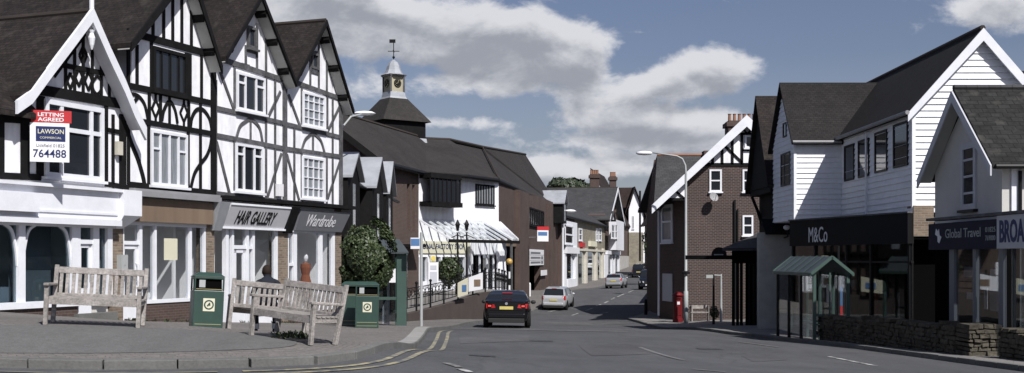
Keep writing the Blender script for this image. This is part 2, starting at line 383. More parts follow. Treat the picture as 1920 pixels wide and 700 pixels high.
def strip(pts, wd, dz, dz2=None, step=.6, off=0.0, thick=0):
    """ribbon along a ground polyline, following the surface; off shifts it to the left of travel"""
    out = []
    for i in range(len(pts)-1):
        a, b = Vector(pts[i][:2]), Vector(pts[i+1][:2]); n = max(1, int((b-a).length/step))
        for k in range(n): out.append(a+(b-a)*k/n)
    out.append(Vector(pts[-1][:2])); mb = MB(); rows = []
    for i, p in enumerate(out):
        t = (out[min(i+1,len(out)-1)]-out[max(i-1,0)]).normalized(); nn = Vector((-t.y, t.x))
        rows.append((p+nn*(off+wd/2), p+nn*(off-wd/2)))
    for a, b in rows:
        za, zb = H(a.x,a.y), H(b.x,b.y)
        mb.v += [(a.x,a.y,za+dz),(b.x,b.y,zb+dz)]
        if thick: mb.v += [(b.x,b.y,zb+dz-thick),(a.x,a.y,za+dz-thick)]
    k = 4 if thick else 2
    for i in range(len(rows)-1):
        for j in range(k if thick else 1):
            q = (j+1) % k; mb.f.append([k*i+j, k*i+q, k*i+k+q, k*i+k+j]); mb.m.append(0)
    if thick: mb.f += [[3,2,1,0],[k*(len(rows)-1)+j for j in range(4)]]; mb.m += [0,0]
    return mb
def smooth(pts, n=6):
    Q = [pts[0]]+list(pts)+[pts[-1]]; out = []
    for i in range(1, len(Q)-2):
        for k in range(n):
            t = k/n; out.append(tuple(.5*(2*Q[i][c]+(Q[i+1][c]-Q[i-1][c])*t+(2*Q[i-1][c]-5*Q[i][c]+4*Q[i+1][c]-Q[i+2][c])*t*t+(3*Q[i][c]-Q[i-1][c]-3*Q[i+1][c]+Q[i+2][c])*t**3) for c in (0,1)))
    return out+[tuple(pts[-1][:2])]
LK = smooth([(-40,13.6),(-12,14.6),(-6.5,15.0),(-4.5,15.4),(-3.0,16.0),(-2.35,17.0),(-2.15,19.0),(-2.1,23),(-2.35,30),(-2.55,36),(-2.2,43),(-1.4,55),(1.2,78),(4.6,97),(9.0,119.6),(11.4,132),(15.2,155),(20,182),(28,225)])
RK = smooth([(36,225),(27,182),(21.5,155),(18.2,132),(13.6,106),(10.4,84),(7.4,70.5),(6.75,67.5),(6.75,63),(7.25,57),(8.5,45),(9.15,35.5),(9.75,27),(10.2,18),(10.4,0),(10.4,-20)])
cuts = [(0,c) for c in list(range(-40,41,2))+[k+.5 for k in range(-12,3)]+list(range(-11,4,2))+[k+.0 for k in ()]]+[(1,c) for c in list(range(-18,12,2))+[12+.6*k for k in range(32)]+list(range(32,60,2))+list(range(60,240,5))]
mb = MB(); gx = [-1500,-600,-200,-100]+list(range(-60,61,4))+[100,200,600,1500]; gy = [-800,-200,-60]+list(range(-20,241,5))+[300,500,900,2500]
for y in gy:
    for x in gx: mb.v.append((x,y,H(x,y)-.10))
for j in range(len(gy)-1):
    for i in range(len(gx)-1): k = j*len(gx)+i; mb.f.append([k,k+1,k+1+len(gx),k+len(gx)]); mb.m.append(0)
tag(obj('ground', mb, 'earth', kind='open'), kind='structure')
road_poly = [(x-.05 if i > 3 else x, y) for i,(x,y) in enumerate(LK)]+[(x+.05,y) for x,y in RK]+[(-40,-20)]
tag(obj('road', drape(road_poly, cuts, 0), 'asphalt', kind='open'), kind='structure')
tag(obj('pavement', drape(LK+[(-40,225)], cuts, PAVE), 'pavers', kind='open'), kind='structure')
tag(obj('footway', drape(RK+[(40,-20),(40,225)], cuts, PAVE), 'slabs', kind='open'), kind='structure')
def kerb_stones(line):
    pts = [Vector(p[:2]) for p in line]; L_ = [0]
    for a, b in zip(pts, pts[1:]): L_.append(L_[-1]+(b-a).length)
    def at(s):
        for i in range(len(pts)-1):
            if L_[i+1] >= s: return pts[i].lerp(pts[i+1], (s-L_[i])/max(1e-6, L_[i+1]-L_[i]))
        return pts[-1]
    mb = MB(); s = 0.; rnd = random.Random(2)
    while s < L_[-1]-1:
        a, b = at(s+.006), at(s+.915-.006); t = (b-a).normalized(); n = Vector((-t.y,t.x)); dz = PAVE+.006+rnd.uniform(-.004,.004); q = []
        for p, sg in ((a,-.105),(b,-.105),(b,.045),(a,.045)):
            c = p+n*sg; q.append((c.x,c.y,H(c.x,c.y)+dz))
        mb.hexa([(x,y,z-.25) for x,y,z in q]+q); s += .915
    return mb
tag(obj('kerb', kerb_stones(LK), 'kerb_stone', bevel=.012), kind='structure')
tag(obj('kerb', strip([p for p in LK if 22.5 < p[1] < 36.5], .34, PAVE+.014, step=.5, off=.10, thick=.1), 'kerb_new'), kind='structure')
tag(obj('kerb', kerb_stones(RK), 'kerb_stone', bevel=.012), kind='structure')
# smooth grey tarmac area set into the paving of the little square
def gp2(px, py): p = GP(px, py, PAVE); return (p.x, p.y)
edge = [gp2(px,py) for px,py in ((-60,612),(120,612),(300,616),(430,624),(520,634),(556,643),(540,652),(460,658),(300,662),(120,664),(-60,662))]
tag(obj('tarmac_patch', drape(smooth(edge,4), cuts, PAVE+.006), 'tarmac', kind='open'), kind='structure')
# ---------------------------------------------------------------- markings
def marks(name, segs, wd, mat_):
    mb = MB()
    for s_ in segs:
        m_ = strip([GP(*a) for a in s_], wd, .012, step=.5); b0 = len(mb.v); mb.v += m_.v
        mb.f += [[b0+i for i in f] for f in m_.f]; mb.m += m_.m
    tag(obj(name, mb, mat_, kind='open'), kind='structure')
yl = [p for p in LK if p[1] < 38 and p[0] > -3.9]
for off_ in (-.42,-.68):
    tag(obj('yellow_line', strip(yl, .09, .012, step=.5, off=off_), 'paint_yellow', kind='open'), kind='structure')
tag(obj('yellow_line', strip([p for p in LK if p[1] < 17 and -39 < p[0] < -3.7], .08, .012, step=.5, off=-.42), 'paint_faint_yellow', kind='open'), kind='structure')
marks('centre_line', [((1072,592),(1084,588)),((1098,583),(1112,578)),((1118,574),(1128,571)),((1133,569),(1141,565)),((1146,562),(1152,559)),((1158,557),(1172,551)),((1178,549),(1188,545))], .13, 'paint_white')
marks('lane_mark', [((1555,670),(1642,687)),((836,683),(862,691)),((862,693),(880,699)),((1028,585),(1046,582)),((1124,589),(1140,586)),((1200,613),(1212,612))], .12, 'paint_white')
marks('faded_mark', [((1200,652),(1280,676)),((1385,642),(1460,652)),((1475,636),(1530,643)),((1060,612),(1110,614)),((1180,598),(1240,614)),((1300,694),(1360,699))], .12, 'paint_faint')
marks('patch_seam', [((800,616),(905,618),(1060,621),(1180,623))], .5, 'paint_faint')

for k,(px_,py_) in enumerate(((1015,640),(1330,655),(905,668),(1120,600))):
    c = GP(px_,py_); b = MB(); w_ = .3 if k != 2 else .22
    b.v = [(c.x+dx*w_,c.y+dy*w_*1.1,H(c.x+dx*w_,c.y+dy*w_)+.009) for dx,dy in ((-1,-1),(1,-1),(1,1),(-1,1))]; b.f = [[0,1,2,3]]; b.m = [0]
    tag(obj('drain_cover', b, 'drain_iron', kind='open'), kind='structure')

asphalt('asphalt_patch', (.066,.066,.069), .2); asphalt('asphalt_pale', (.079,.079,.081), .2)
for m_, poly_ in (('asphalt_patch', ((1085,648),(1200,646),(1235,664),(1110,668))), ('asphalt_pale', ((860,634),(990,630),(1000,640),(862,645))), ('asphalt_patch', ((1390,668),(1445,666),(1475,676),(1412,679))), ('asphalt_pale', ((1010,604),(1180,602),(1190,607),(1012,609)))):
    q_ = [GP(*a) for a in poly_]; tag(obj('road_patch', drape([(p.x,p.y) for p in q_], cuts, .006), m_, kind='open'), kind='structure')
# ================================================================ LEFT ROW (half-timbered parade)
F = Fr.px(0, 27.7, 640, 43.05)
VO = .45
def gnd(F, u, v=0): p = F.p(u,v,0); return H(p.x,p.y)+PAVE
def vb(mb, F, pl, pr, yt, yb, v0, v1):
    """upright/rectangular piece read off between two bearings; yt and yb are taken at the left edge"""
    u0, w1 = F.uw(pl, yt); w0 = F.uw(pl, yb)[1]; u1 = F.u(pr); return mb.fbox(F, u0, u1, v0, v1, w0, w1)
def window(root, F, TL, BR, vm=(), hm=(), fr='white_paint', pane='pane_dark', fw=.07, bw=.045, v=0.0, sill=True, cells=None, dep=.07, name='window', sillmat=None):
    u0, w1 = F.uw(*TL, v); u1, w0 = F.uw(*BR, v); b = MB()
    b.fbox(F,u0,u1,v-.02,v+dep,w1-fw,w1); b.fbox(F,u0,u1,v-.02,v+dep,w0,w0+fw)
    b.fbox(F,u0,u0+fw,v-.02,v+dep,w0+fw,w1-fw); b.fbox(F,u1-fw,u1,v-.02,v+dep,w0+fw,w1-fw)
    for t in vm: c = u0+(u1-u0)*t; b.fbox(F,c-bw/2,c+bw/2,v-.02,v+dep-.01,w0+fw,w1-fw)
    for t in hm:
        if isinstance(t, tuple): t, a0, a1 = t
        else: a0, a1 = 0, 1
        c = w1-(w1-w0)*t; b.fbox(F,u0+(u1-u0)*a0+.01,u0+(u1-u0)*a1-.01,v-.02,v+dep-.015,c-bw/2,c+bw/2)
    o = obj(name, b, fr, root)
    obj('pane', MB().fbox(F,u0+fw*.5,u1-fw*.5,v-.015,v+.012,w0+fw*.5,w1-fw*.5), pane, o)
    if sill: obj('sill', MB().fbox(F,u0-.06,u1+.06,v-.02,v+dep+.07,w0-.07,w0), sillmat or fr, o)
    return o
def roof_pair(root, F, lf, ap, rf, v1, v0, mat_, th=.14, name='roof', soff=None, verge=None, vw=.24, ridge='ridge_tile'):
    """two slopes of a gabled roof, from front overhang v1 back to v0"""
    r = None
    for a in (lf, rf):
        b = MB().prism([F.p(a[0],v1,a[1]),F.p(ap[0],v1,ap[1]),F.p(ap[0],v0,ap[1]),F.p(a[0],v0,a[1])], (0,0,-th)); r = obj(name, b, mat_, root)
        if soff: 
            d = 1 if a is rf else -1
            obj('soffit', MB().prism([F.p(a[0],v1-.04,a[1]-th-.004),F.p(ap[0],v1-.04,ap[1]-th-.004),F.p(ap[0],.02,ap[1]-th-.004),F.p(a[0],.02,a[1]-th-.004)], (0,0,-.03)), soff, r)
            for t_ in (.22,.55,.86):
                q_ = (a[0]+(ap[0]-a[0])*t_, a[1]+(ap[1]-a[1])*t_-th-.03); e_ = (ap[0]-a[0])*.02, (ap[1]-a[1])*.02
                if soff == 'soffit': obj('purlin', MB().prism([F.p(q_[0]-e_[0],v1-.03,q_[1]-e_[1]),F.p(q_[0]+e_[0],v1-.03,q_[1]+e_[1]),F.p(q_[0]+e_[0],.02,q_[1]+e_[1]),F.p(q_[0]-e_[0],.02,q_[1]-e_[1])], (0,0,-.12)), 'black_timber', r)
        if verge:
            obj('bargeboard', MB().prism([F.p(a[0],v1+.045,a[1]+.01),F.p(ap[0],v1+.045,ap[1]+.01),F.p(ap[0],v1+.045,ap[1]-vw*1.5),F.p(a[0],v1+.045,a[1]-vw)], -F.n*.05), verge, r)
    if ridge: obj('ridge', MB().tube([F.p(ap[0],v1-.02,ap[1]-.02),F.p(ap[0],v0,ap[1]-.02)], .09, 8), ridge, root)
    return r
def cut(poly_top, u):
    """height of a gable outline at u"""
    for (a,b),(c,d) in zip(poly_top, poly_top[1:]):
        if a <= u <= c: return b+(d-b)*(u-a)/(c-a)
    return poly_top[0][1] if u < poly_top[0][0] else poly_top[-1][1]
W0 = 3.5
def house(name, label, uL, uR, lf, ap, rf, roofmat, timber, verge='black_timber', depth=6.5, soff='soffit', vw=.24, vo=VO):
    g = min(gnd(F,uL), gnd(F,uR))
    root = thing(name, F.p((uL+uR)/2,0,g-.05), label, 'shop building')
    t = .17
    top = [(uL, lf[1]+(uL-lf[0])*(ap[1]-lf[1])/(ap[0]-lf[0])-t if uL > lf[0] else lf[1]-t), (ap[0],ap[1]-t), (uR, rf[1]+(uR-rf[0])*(ap[1]-rf[1])/(ap[0]-rf[0])-t if uR < rf[0] else rf[1]-t)]
    pts = [F.p(uL,0,W0)]+[F.p(u,0,w) for u,w in top]+[F.p(uR,0,W0)]
    obj('upper_wall', MB().prism(pts, -F.n*depth), 'white_render', root)
    roof_pair(root, F, lf, ap, rf, vo, -depth-.3, roofmat, soff=soff, verge=verge, vw=vw)
    return root, top
uA0 = F.u(-90); uAB = F.u(240); uBC = F.u(403); uCD = F.u(538); uD1 = F.u(640)
# --- A: white bargeboarded gable
A_ap, A_lf, A_rf = F.uw(172,20,VO), F.uw(48,178,VO), F.uw(268,232,VO)
A_root, _ = house('shop_house', 'half timbered house with broad white bargeboards over a white shopfront with arched window brackets', F.u(52), uAB+.15, A_lf, A_ap, A_rf, 'tile_brown', 'black_timber', verge=None, soff='white_paint', depth=6)
# side wing of the same house, running out of the picture
mb = MB().fbox(F, uA0-3, F.u(52), -6, 0, W0, F.uw(0,205)[1]); obj('wing_wall', mb, 'white_render', A_root)
wz = F.uw(0,200)[1]
b = MB().prism([F.p(uA0-3,.4,wz-.1),F.p(F.u(52),.4,wz-.1),F.p(F.u(52),-3,wz+2.9),F.p(uA0-3,-3,wz+2.9)], (0,0,-.14))
b.prism([F.p(uA0-3,-3,wz+2.9),F.p(F.u(52),-3,wz+2.9),F.p(F.u(52),-6.4,wz-.1),F.p(uA0-3,-6.4,wz-.1)], (0,0,-.14)); obj('wing_roof', b, 'tile_brown', A_root)
# bell-cast white bargeboards
def barge(pts_out, wd0, wd1):
    o_ = [F.uw(*q, VO) for q in pts_out]; n = len(o_); vs = []
    b = MB()
    for i in range(n-1):
        a, c = o_[i], o_[i+1]; w0_, w1_ = wd0+(wd1-wd0)*i/(n-1), wd0+(wd1-wd0)*(i+1)/(n-1)
        b.hexa([F.p(a[0],VO-.02,a[1]+.02),F.p(c[0],VO-.02,c[1]+.02),F.p(c[0],VO+.06,c[1]+.02),F.p(a[0],VO+.06,a[1]+.02),
                F.p(a[0],VO-.02,a[1]-w0_),F.p(c[0],VO-.02,c[1]-w1_),F.p(c[0],VO+.06,c[1]-w1_),F.p(a[0],VO+.06,a[1]-w0_)])
    return b
obj('bargeboard', barge([(172,16),(138,62),(100,112),(76,145),(58,170),(30,190)], .34, .30), 'white_paint', A_root)
obj('bargeboard', barge([(172,16),(205,92),(232,150),(250,195),(272,240)], .38, .34), 'white_paint', A_root)
ka = A_ap
obj('finial', MB().tube([F.p(ka[0],VO,ka[1]-.1),F.p(ka[0],VO,ka[1]+.55)], .06, 8).lathe(F.p(ka[0],VO,ka[1]-1.0), [(.02,0),(.06,.12),(.09,.3),(.05,.42),(.08,.5)], 10), 'white_paint', A_root)
T = MB()
def L(a, b_, wd=.15, v0=-.01, v1=.035, mb=None): (mb or T).beam(F, F.uw(*a), F.uw(*b_), wd, v0, v1)
def Cv(pts, wd=.12, v0=-.01, v1=.030): T.curve(F, [F.uw(*q) for q in pts], wd, v0, v1)
def dia(cx, cy, hw, hh, wd=.07):
    q = [F.uw(cx,cy-hh),F.uw(cx+hw,cy),F.uw(cx,cy+hh),F.uw(cx-hw,cy)]
    for i in range(4): T.beam(F, q[i], q[(i+1) % 4], wd, -.01, .03)
L((70,168),(238,197),.26,v1=.05); L((105,120),(205,140),.13,v1=.042)
for x,a,c in ((122,95,176),(139,70,180),(155,55,182),(172,48,184),(189,66,188),(204,105,190)): L((x,a),(x,c),.09)
for d_ in ((147,145,7,17),(131,152,6,15),(155,104,7,17),(165,152,7,18)): dia(*d_)
Cv([(181,143),(188,150),(190,163),(186,173),(180,176),(174,168),(173,155),(181,143)], .07)
L((168,44),(98,140),.22); L((175,44),(226,190),.22)
L((75,180),(75,330),.26,v1=.04); L((198,195),(198,345),.13); L((211,215),(211,346),.10); L((229,215),(229,350),.26,v1=.04)
L((196,243),(229,249),.12); L((196,345),(240,352),.14); L((-80,326),(75,333),.16,v1=.04)
L((-80,218),(60,226),.18,v1=.045); L((46,205),(46,330),.28); L((0,220),(0,328),.22); L((-45,220),(-45,328),.14)
Cv([(233,230),(244,265),(258,300),(268,335),(270,350)], .14)
obj('timber_frame', T, 'black_timber', A_root)
window(A_root, F, (82,185), (192,341), vm=(.27,.78), hm=(.36,), fw=.12, bw=.11, v=.03)
b = MB(); u_,w_ = F.uw(213,264); b.fbox(F,u_,u_+.20,.03,.15,w_-.38,w_-.02); al = obj('alarm_box', b, 'cream_paint', A_root)
# --- shop A front
def shop_room(root, ua, ub, name, floor, wallm='interior', depth=4.0, top=3.1):
    b = MB().fbox(F,ua,ub,-depth-.1,-depth,floor-.3,top); b.fbox(F,ua,ua+.06,-depth,-.3,floor-.3,top); b.fbox(F,ub-.06,ub,-depth,-.3,floor-.3,top); b.fbox(F,ua,ub,-depth,-.02,top,W0-.004)
    obj('interior', b, wallm, root); obj('floor', MB().fbox(F,ua+.06,ub-.06,-depth,-.12,floor-.35,floor), 'lino', root)
g = gnd(F, F.u(60))
shop_room(A_root, uA0-3, F.u(212), 'room', g+.15, 'interior', depth=3.0)
b = MB()   # fascia with stepped mouldings
uf1 = F.u(212)
b.fbox(F,uA0-3,uf1,-.05,.22,2.62,3.36); b.fbox(F,uA0-3,uf1,-.05,.30,2.46,2.62); b.fbox(F,F.u(54),F.u(207),.22,.25,2.74,2.80)
b.fbox(F,uA0-3,uf1,-.05,.34,3.36,3.44)
obj('fascia', b, 'white_paint', A_root)
obj('sign_panel', MB().fbox(F,uA0-3,F.u(50),.22,.40,2.72,3.18), 'white_paint', A_root)
b = MB()   # end console
b.fbox(F,uf1,F.u(246),-.05,.36,2.75,3.44); b.hexa([F.p(uf1,-.05,2.4),F.p(uf1+.25,-.05,2.4),F.p(uf1+.25,.1,2.4),F.p(uf1,.1,2.4),F.p(uf1,-.05,2.75),F.p(F.u(246),-.05,2.75),F.p(F.u(246),.36,2.75),F.p(uf1,.36,2.75)])
obj('console', b, 'white_paint', A_root)
b = MB(); zs = F.uw(0,575)[1]
for x0,x1 in ((-95,-84),(33,45),(133,144)): b.fbox(F,F.u(x0),F.u(x1),-.12,.05,zs,2.46)
b.fbox(F,uA0-3,F.u(144),-.12,.10,zs-.08,zs+.08); b.fbox(F,uA0-3,uf1,-.12,.06,2.40,2.47)
for c in (39, 139):
    for s_ in (-1, 1):
        if c == 139 and s_ == 1: continue
        uc = F.u(c); b.curve(F, [(uc+s_*.08, zs+.95),(uc+s_*.13,zs+1.35),(uc+s_*.27,zs+1.8),(uc+s_*.50,2.42)], .065, -.10, .0)
for x0,x1 in ((144,149),(173,184),(200,209)): b.fbox(F,F.u(x0),F.u(x1),-.12,.04,zs+.0,2.46)
b.fbox(F,F.u(149),F.u(173),-.10,.02,1.98,2.10)
b.fbox(F,F.u(184),F.u(200),-.12,.03,zs-.1,zs+.14)
obj('shopfront_frame', b, 'white_paint', A_root)
obj('stall_riser', MB().fbox(F,uA0-3,F.u(144),-.3,.03,g-.9,zs-.08), 'brick_brown', A_root)
b = MB(); ud0,ud1 = F.u(149),F.u(173); gd = gnd(F,ud0)
b.fbox(F,ud0,ud1,-.1,-.03,gd+.1,gd+.75); b.fbox(F,ud0,ud0+.10,-.1,-.03,gd+.75,1.98); b.fbox(F,ud1-.10,ud1,-.1,-.03,gd+.75,1.98); b.fbox(F,ud0,ud1,-.1,-.03,1.88,1.98)
dr = obj('door', b, 'white_paint', A_root); obj('handle', MB().fbox(F,ud1-.08,ud1-.05,-.03,.03,1.0,1.2), 'steel', dr)
obj('glazing', MB().fbox(F,uA0-3,F.u(133),-.06,-.045,zs+.05,2.42).fbox(F,F.u(149),F.u(200),-.07,-.06,zs+.1,2.42), 'shop_glass_teal', A_root)
obj('window_display', MB().fbox(F,uA0-3,F.u(32),-.9,-.25,zs-.1,zs+.45), 'pale_fascia', A_root); obj('window_backing', MB().fbox(F,F.u(52),F.u(128),-.60,-.56,zs-.1,2.4).fbox(F,uA0-3,F.u(28),-1.2,-1.16,zs,2.4), 'lead_dark', A_root)  # tall grey sheets added behind the panes so the glass reads less black
obj('doorstep', MB().fbox(F,F.u(137),F.u(209),-.3,.20,g-.9,gd+.10), 'kerb_stone', A_root)
# --- B
root, _ = house('shop_house', 'tall black and white gable with ogee braces and diamonds over a brown boarded shop fascia', uAB+.15, uBC, F.uw(245,80,VO), F.uw(357,-70,VO), F.uw(416,124,VO), 'tile_brown', 'black_timber')
B_root = root
T = MB()
L((238,60),(400,104),.20,v1=.045); L((236,160),(403,195),.17,v1=.045); L((236,223),(403,252),.15,v1=.045); L((240,346),(403,362),.16,v1=.045)
for x,a,c in ((286,20,74),(306,0,80),(323,-30,84),(340,-45,88),(358,-30,96),(256,84,168),(283,76,174),(377,104,194),(279,168,232),(300,172,236),(353,188,244),(375,190,356),(278,232,350),(352,244,356),(240,90,346)): L((x,a),(x,c),.11)
L((399,100),(399,360),.24,v1=.05); L((352,100),(352,188),.30)
L((317,180),(317,238),.09)
Cv([(244,176),(258,180),(270,196),(277,226)],.10); Cv([(303,226),(307,206),(317,190),(327,206),(332,232)],.10); Cv([(245,226),(250,195),(258,182)],.10)
dia(291,204,7,17); dia(344,212,7,17); L((291,176),(291,188),.07); L((291,220),(291,232),.07); L((344,186),(344,196),.07); L((344,228),(344,242),.07)
Cv([(356,244),(359,222),(366,208),(375,204),(384,210),(392,224),(396,246),(394,272),(387,292),(375,308),(364,326),(357,354)],.11)
obj('timber_frame', T, 'black_timber', B_root)
window(B_root, F, (285,86), (349,183), vm=(.25,.5,.75), fr='black_timber', pane='pane_dark', fw=.10, bw=.03, sill=True, v=.02)
window(B_root, F, (281,243), (349,353), vm=(.25,.5,.75), hm=((.33,0,.25),(.33,.75,1)), pane='pane_curtain', fw=.08, bw=.06, v=.02)
gB = gnd(F, F.u(320)); shop_room(B_root, F.u(216), F.u(395), 'room', gB+.05, depth=1.35)
b = MB().fbox(F,F.u(247),F.u(392),-.05,.16,2.62,3.26); obj('fascia', b, 'brown_board', B_root)
b = MB().fbox(F,F.u(244),F.u(398),-.05,.34,3.30,3.44); b.fbox(F,uAB,uBC,-.05,.20,3.40,3.52); obj('cornice', b, 'lead_dark', B_root)
def console(root, px_, m='lead'):
    u_ = F.u(px_); obj('console', MB().hexa([F.p(u_-.20,-.05,2.45),F.p(u_+.20,-.05,2.45),F.p(u_+.20,.12,2.45),F.p(u_-.20,.12,2.45),F.p(u_-.26,-.05,3.32),F.p(u_+.26,-.05,3.32),F.p(u_+.26,.42,3.32),F.p(u_-.26,.42,3.32)]), m, root)
console(B_root, 402)
for a,c in ((211,231),(386,402)): obj('brick_pier', MB().fbox(F,F.u(a),F.u(c),-.35,.0,gnd(F,F.u(a))-.6,2.62), 'brick_stock', B_root)
zs = F.uw(300,563)[1]; b = MB(); zt = 2.52
for x0,x1 in ((231,233),(262,267),(290,294),(356,360),(383,386)): b.fbox(F,F.u(x0),F.u(x1),-.15,.0,zs if x0 > 262 else gB,zt)
b.fbox(F,F.u(231),F.u(386),-.15,.02,zt,zt+.10); b.fbox(F,F.u(264),F.u(386),-.15,.05,zs-.08,zs+.02)
b.fbox(F,F.u(233),F.u(262),-.13,-.02,1.98,2.08)
obj('shopfront_frame', b, 'white_paint', B_root)
gd = gnd(F,F.u(240)); u0_,u1_ = F.u(233),F.u(262); b = MB(); b.fbox(F,u0_,u1_,-.12,-.06,gd+.05,gd+.45); b.fbox(F,u0_,u0_+.09,-.12,-.06,gd+.45,1.98); b.fbox(F,u1_-.12,u1_,-.12,-.06,gd+.45,1.98); b.fbox(F,u0_,u1_,-.12,-.06,1.86,1.98)
dr = obj('door', b, 'white_paint', B_root); obj('handle', MB().tube([F.p(u1_-.10,-.05,.95),F.p(u1_-.10,.02,.97),F.p(u1_-.10,.02,1.45),F.p(u1_-.10,-.05,1.47)], .02, 6), 'white_paint', dr)
obj('glazing', MB().fbox(F,F.u(233),F.u(262),-.09,-.08,gd+.4,2.52).fbox(F,F.u(267),F.u(383),-.08,-.07,zs,zt), 'shop_glass', B_root)
obj('stall_riser', MB().fbox(F,F.u(264),F.u(386),-.3,.02,gB-.8,zs-.08), 'brick_brown', B_root)
u_,w1_ = F.uw(311,447); u2_,_ = F.uw(336,447); obj('window_poster', MB().fbox(F,u_,u2_,-.066,-.060,F.uw(311,488)[1],w1_), 'sign_cream', B_root)
u_,w1_ = F.uw(219,478); b = MB().fbox(F,u_,F.u(231),.0,.16,F.uw(219,508)[1],w1_); b.fbox(F,u_+.10,F.u(231)-.1,.16,.17,w1_-.28,w1_-.08)
obj('meter_box', b, 'pole_paint', B_root)
# room divider seen through the glass
obj('partition', MB().fbox(F,F.u(352),F.u(356),-1.3,-.5,gB+.05,3.0), 'interior', B_root)
# --- C
C_root, _ = house('shop_house', 'grey timbered gable with small attic window above a grey hairdresser fascia', uBC, uCD, F.uw(424,106,VO), F.uw(491,-12,VO), F.uw(556,156,VO), 'tile_brown', 'grey_timber', vw=.13)
T = MB()
L((405,108),(535,152),.17,v1=.045); L((405,203),(535,232),.14,v1=.045); L((405,254),(535,279),.14,v1=.045); L((405,363),(535,379),.14,v1=.045)
for x,a,c in ((460,85,124),(481,44,132),(498,70,138),(439,118,206),(498,140,372),(515,150,374),(404,150,362),(439,262,368)): L((x,a),(x,c),.10)
L((533,150),(533,380),.24,v1=.05); L((460,94),(481,100),.10)
L((412,135),(437,204),.11); L((525,172),(500,224),.11); L((405,266),(430,366),.11); L((527,288),(500,372),.11); L((469,226),(469,266),.08); L((452,120),(467,124),.07)
Cv([(442,262),(449,238),(460,228),(469,224),(479,231),(487,244),(492,272)],.11)
obj('timber_frame', T, 'grey_timber', C_root)
window(C_root, F, (463,48), (479,94), fr='grey_timber', fw=.09, bw=.04, hm=(), v=.02)
window(C_root, F, (442,134), (495,216), vm=(.30,.68), hm=((.27,0,.30),(.27,.68,1)), fw=.08, bw=.07, v=.02)
window(C_root, F, (440,268), (491,363), vm=(.30,.68), hm=((.22,0,.30),(.22,.68,1)), fw=.08, bw=.07, v=.02)
obj('alarm_box', MB().fbox(F,*(lambda a: (a,a+.3))(F.u(515)),.03,.16,F.uw(515,368)[1],F.uw(515,345)[1]), 'sign_white', C_root)
gC = gnd(F, F.u(470)); shop_room(C_root, F.u(404), F.u(528), 'room', gC+.05, depth=2.4)
uu0,uu1 = F.u(415),F.u(529)
b = MB().hexa([F.p(uu0-.1,0,2.58),F.p(uu1-.05,0,2.58),F.p(uu1-.05,.10,2.58),F.p(uu0-.1,.10,2.58),F.p(uu0,0,3.25),F.p(uu1,0,3.25),F.p(uu1,.36,3.25),F.p(uu0,.36,3.25)])
fa = obj('fascia', b, 'grey_fascia', C_root)
class Tilt:   # inclined sign face: lean outward with height
    def __init__(s,F,w0,w1,v0,v1): s.F=F; s.a=(w0,w1,v0,v1)
    def p(s,u,v,w): w0,w1,v0,v1 = s.a; return s.F.p(u, v+v0+(v1-v0)*(w-w0)/(w1-w0), w)
Tc = Tilt(F,2.58,3.25,.10,.36)
b = MB(); put_text(b, Tc, 'HAIR GALLERY', F.u(431), F.u(506), 2.70, .40, .006, shear=.35, bold=.02); obj('lettering', b, 'black_paint', fa)
obj('trim', MB().fbox(F,uu0-.12,uu1,-.02,.14,2.52,2.58).fbox(F,uu0,uu1,-.02,.38,3.25,3.31), 'white_paint', fa)
obj('cornice', MB().fbox(F,uBC,uCD,-.05,.42,3.40,3.52), 'black_timber', C_root)
console(C_root, 536, 'black_timber')
obj('brick_pier', MB().fbox(F,F.u(521),F.u(540),-.35,.0,gnd(F,F.u(530))-.5,2.6), 'brick_stock', C_root)
b = MB(); zt = 2.52; zs = gC+.35
for x0,x1 in ((424,429),(435,439),(463,467),(474,478),(517,521)): b.fbox(F,F.u(x0),F.u(x1),-.15,.0,gC-.2,zt)
b.fbox(F,F.u(424),F.u(521),-.15,.02,zt,zt+.08); b.fbox(F,F.u(478),F.u(517),-.15,.02,zs-.12,zs); b.fbox(F,F.u(439),F.u(463),-.14,-.01,1.90,2.02); b.fbox(F,F.u(467),F.u(474),-.14,-.01,1.90,2.0)
b.fbox(F,F.u(478),F.u(517),-.13,-.03,gC-.2,zs-.12)
obj('shopfront_frame', b, 'white_paint', C_root)
b = MB(); a,c = F.u(441),F.u(462); b.fbox(F,a,c,-.10,-.04,gC+.03,gC+.35); b.fbox(F,a,a+.12,-.10,-.04,gC+.35,1.90); b.fbox(F,c-.12,c,-.10,-.04,gC+.35,1.90); b.fbox(F,a,c,-.10,-.04,1.78,1.90)
dr = obj('door', b, 'white_paint', C_root); obj('handle', MB().fbox(F,a+.04,a+.07,-.04,.02,.4,.7), 'steel', dr)
obj('glazing', MB().fbox(F,F.u(429),F.u(517),-.09,-.08,zs,zt), 'shop_glass', C_root)
obj('partition', MB().fbox(F,F.u(500),F.u(503),-2.3,-.6,gC+.05,3.0), 'interior', C_root); obj('lobby_panel', MB().fbox(F,F.u(407),F.u(424),-.5,-.42,gC,2.6), 'interior', C_root)
b = MB().fbox(F,F.u(482),F.u(506),-1.8,-1.4,gC+.05,gC+1.0)
for i in range(9): b.fbox(F,F.u(483)+i*.12,F.u(483)+i*.12+.09,-1.75,-1.5,gC+1.0,gC+1.15+.25*random.random())
obj('display_shelf', b, 'interior_dark', C_root)
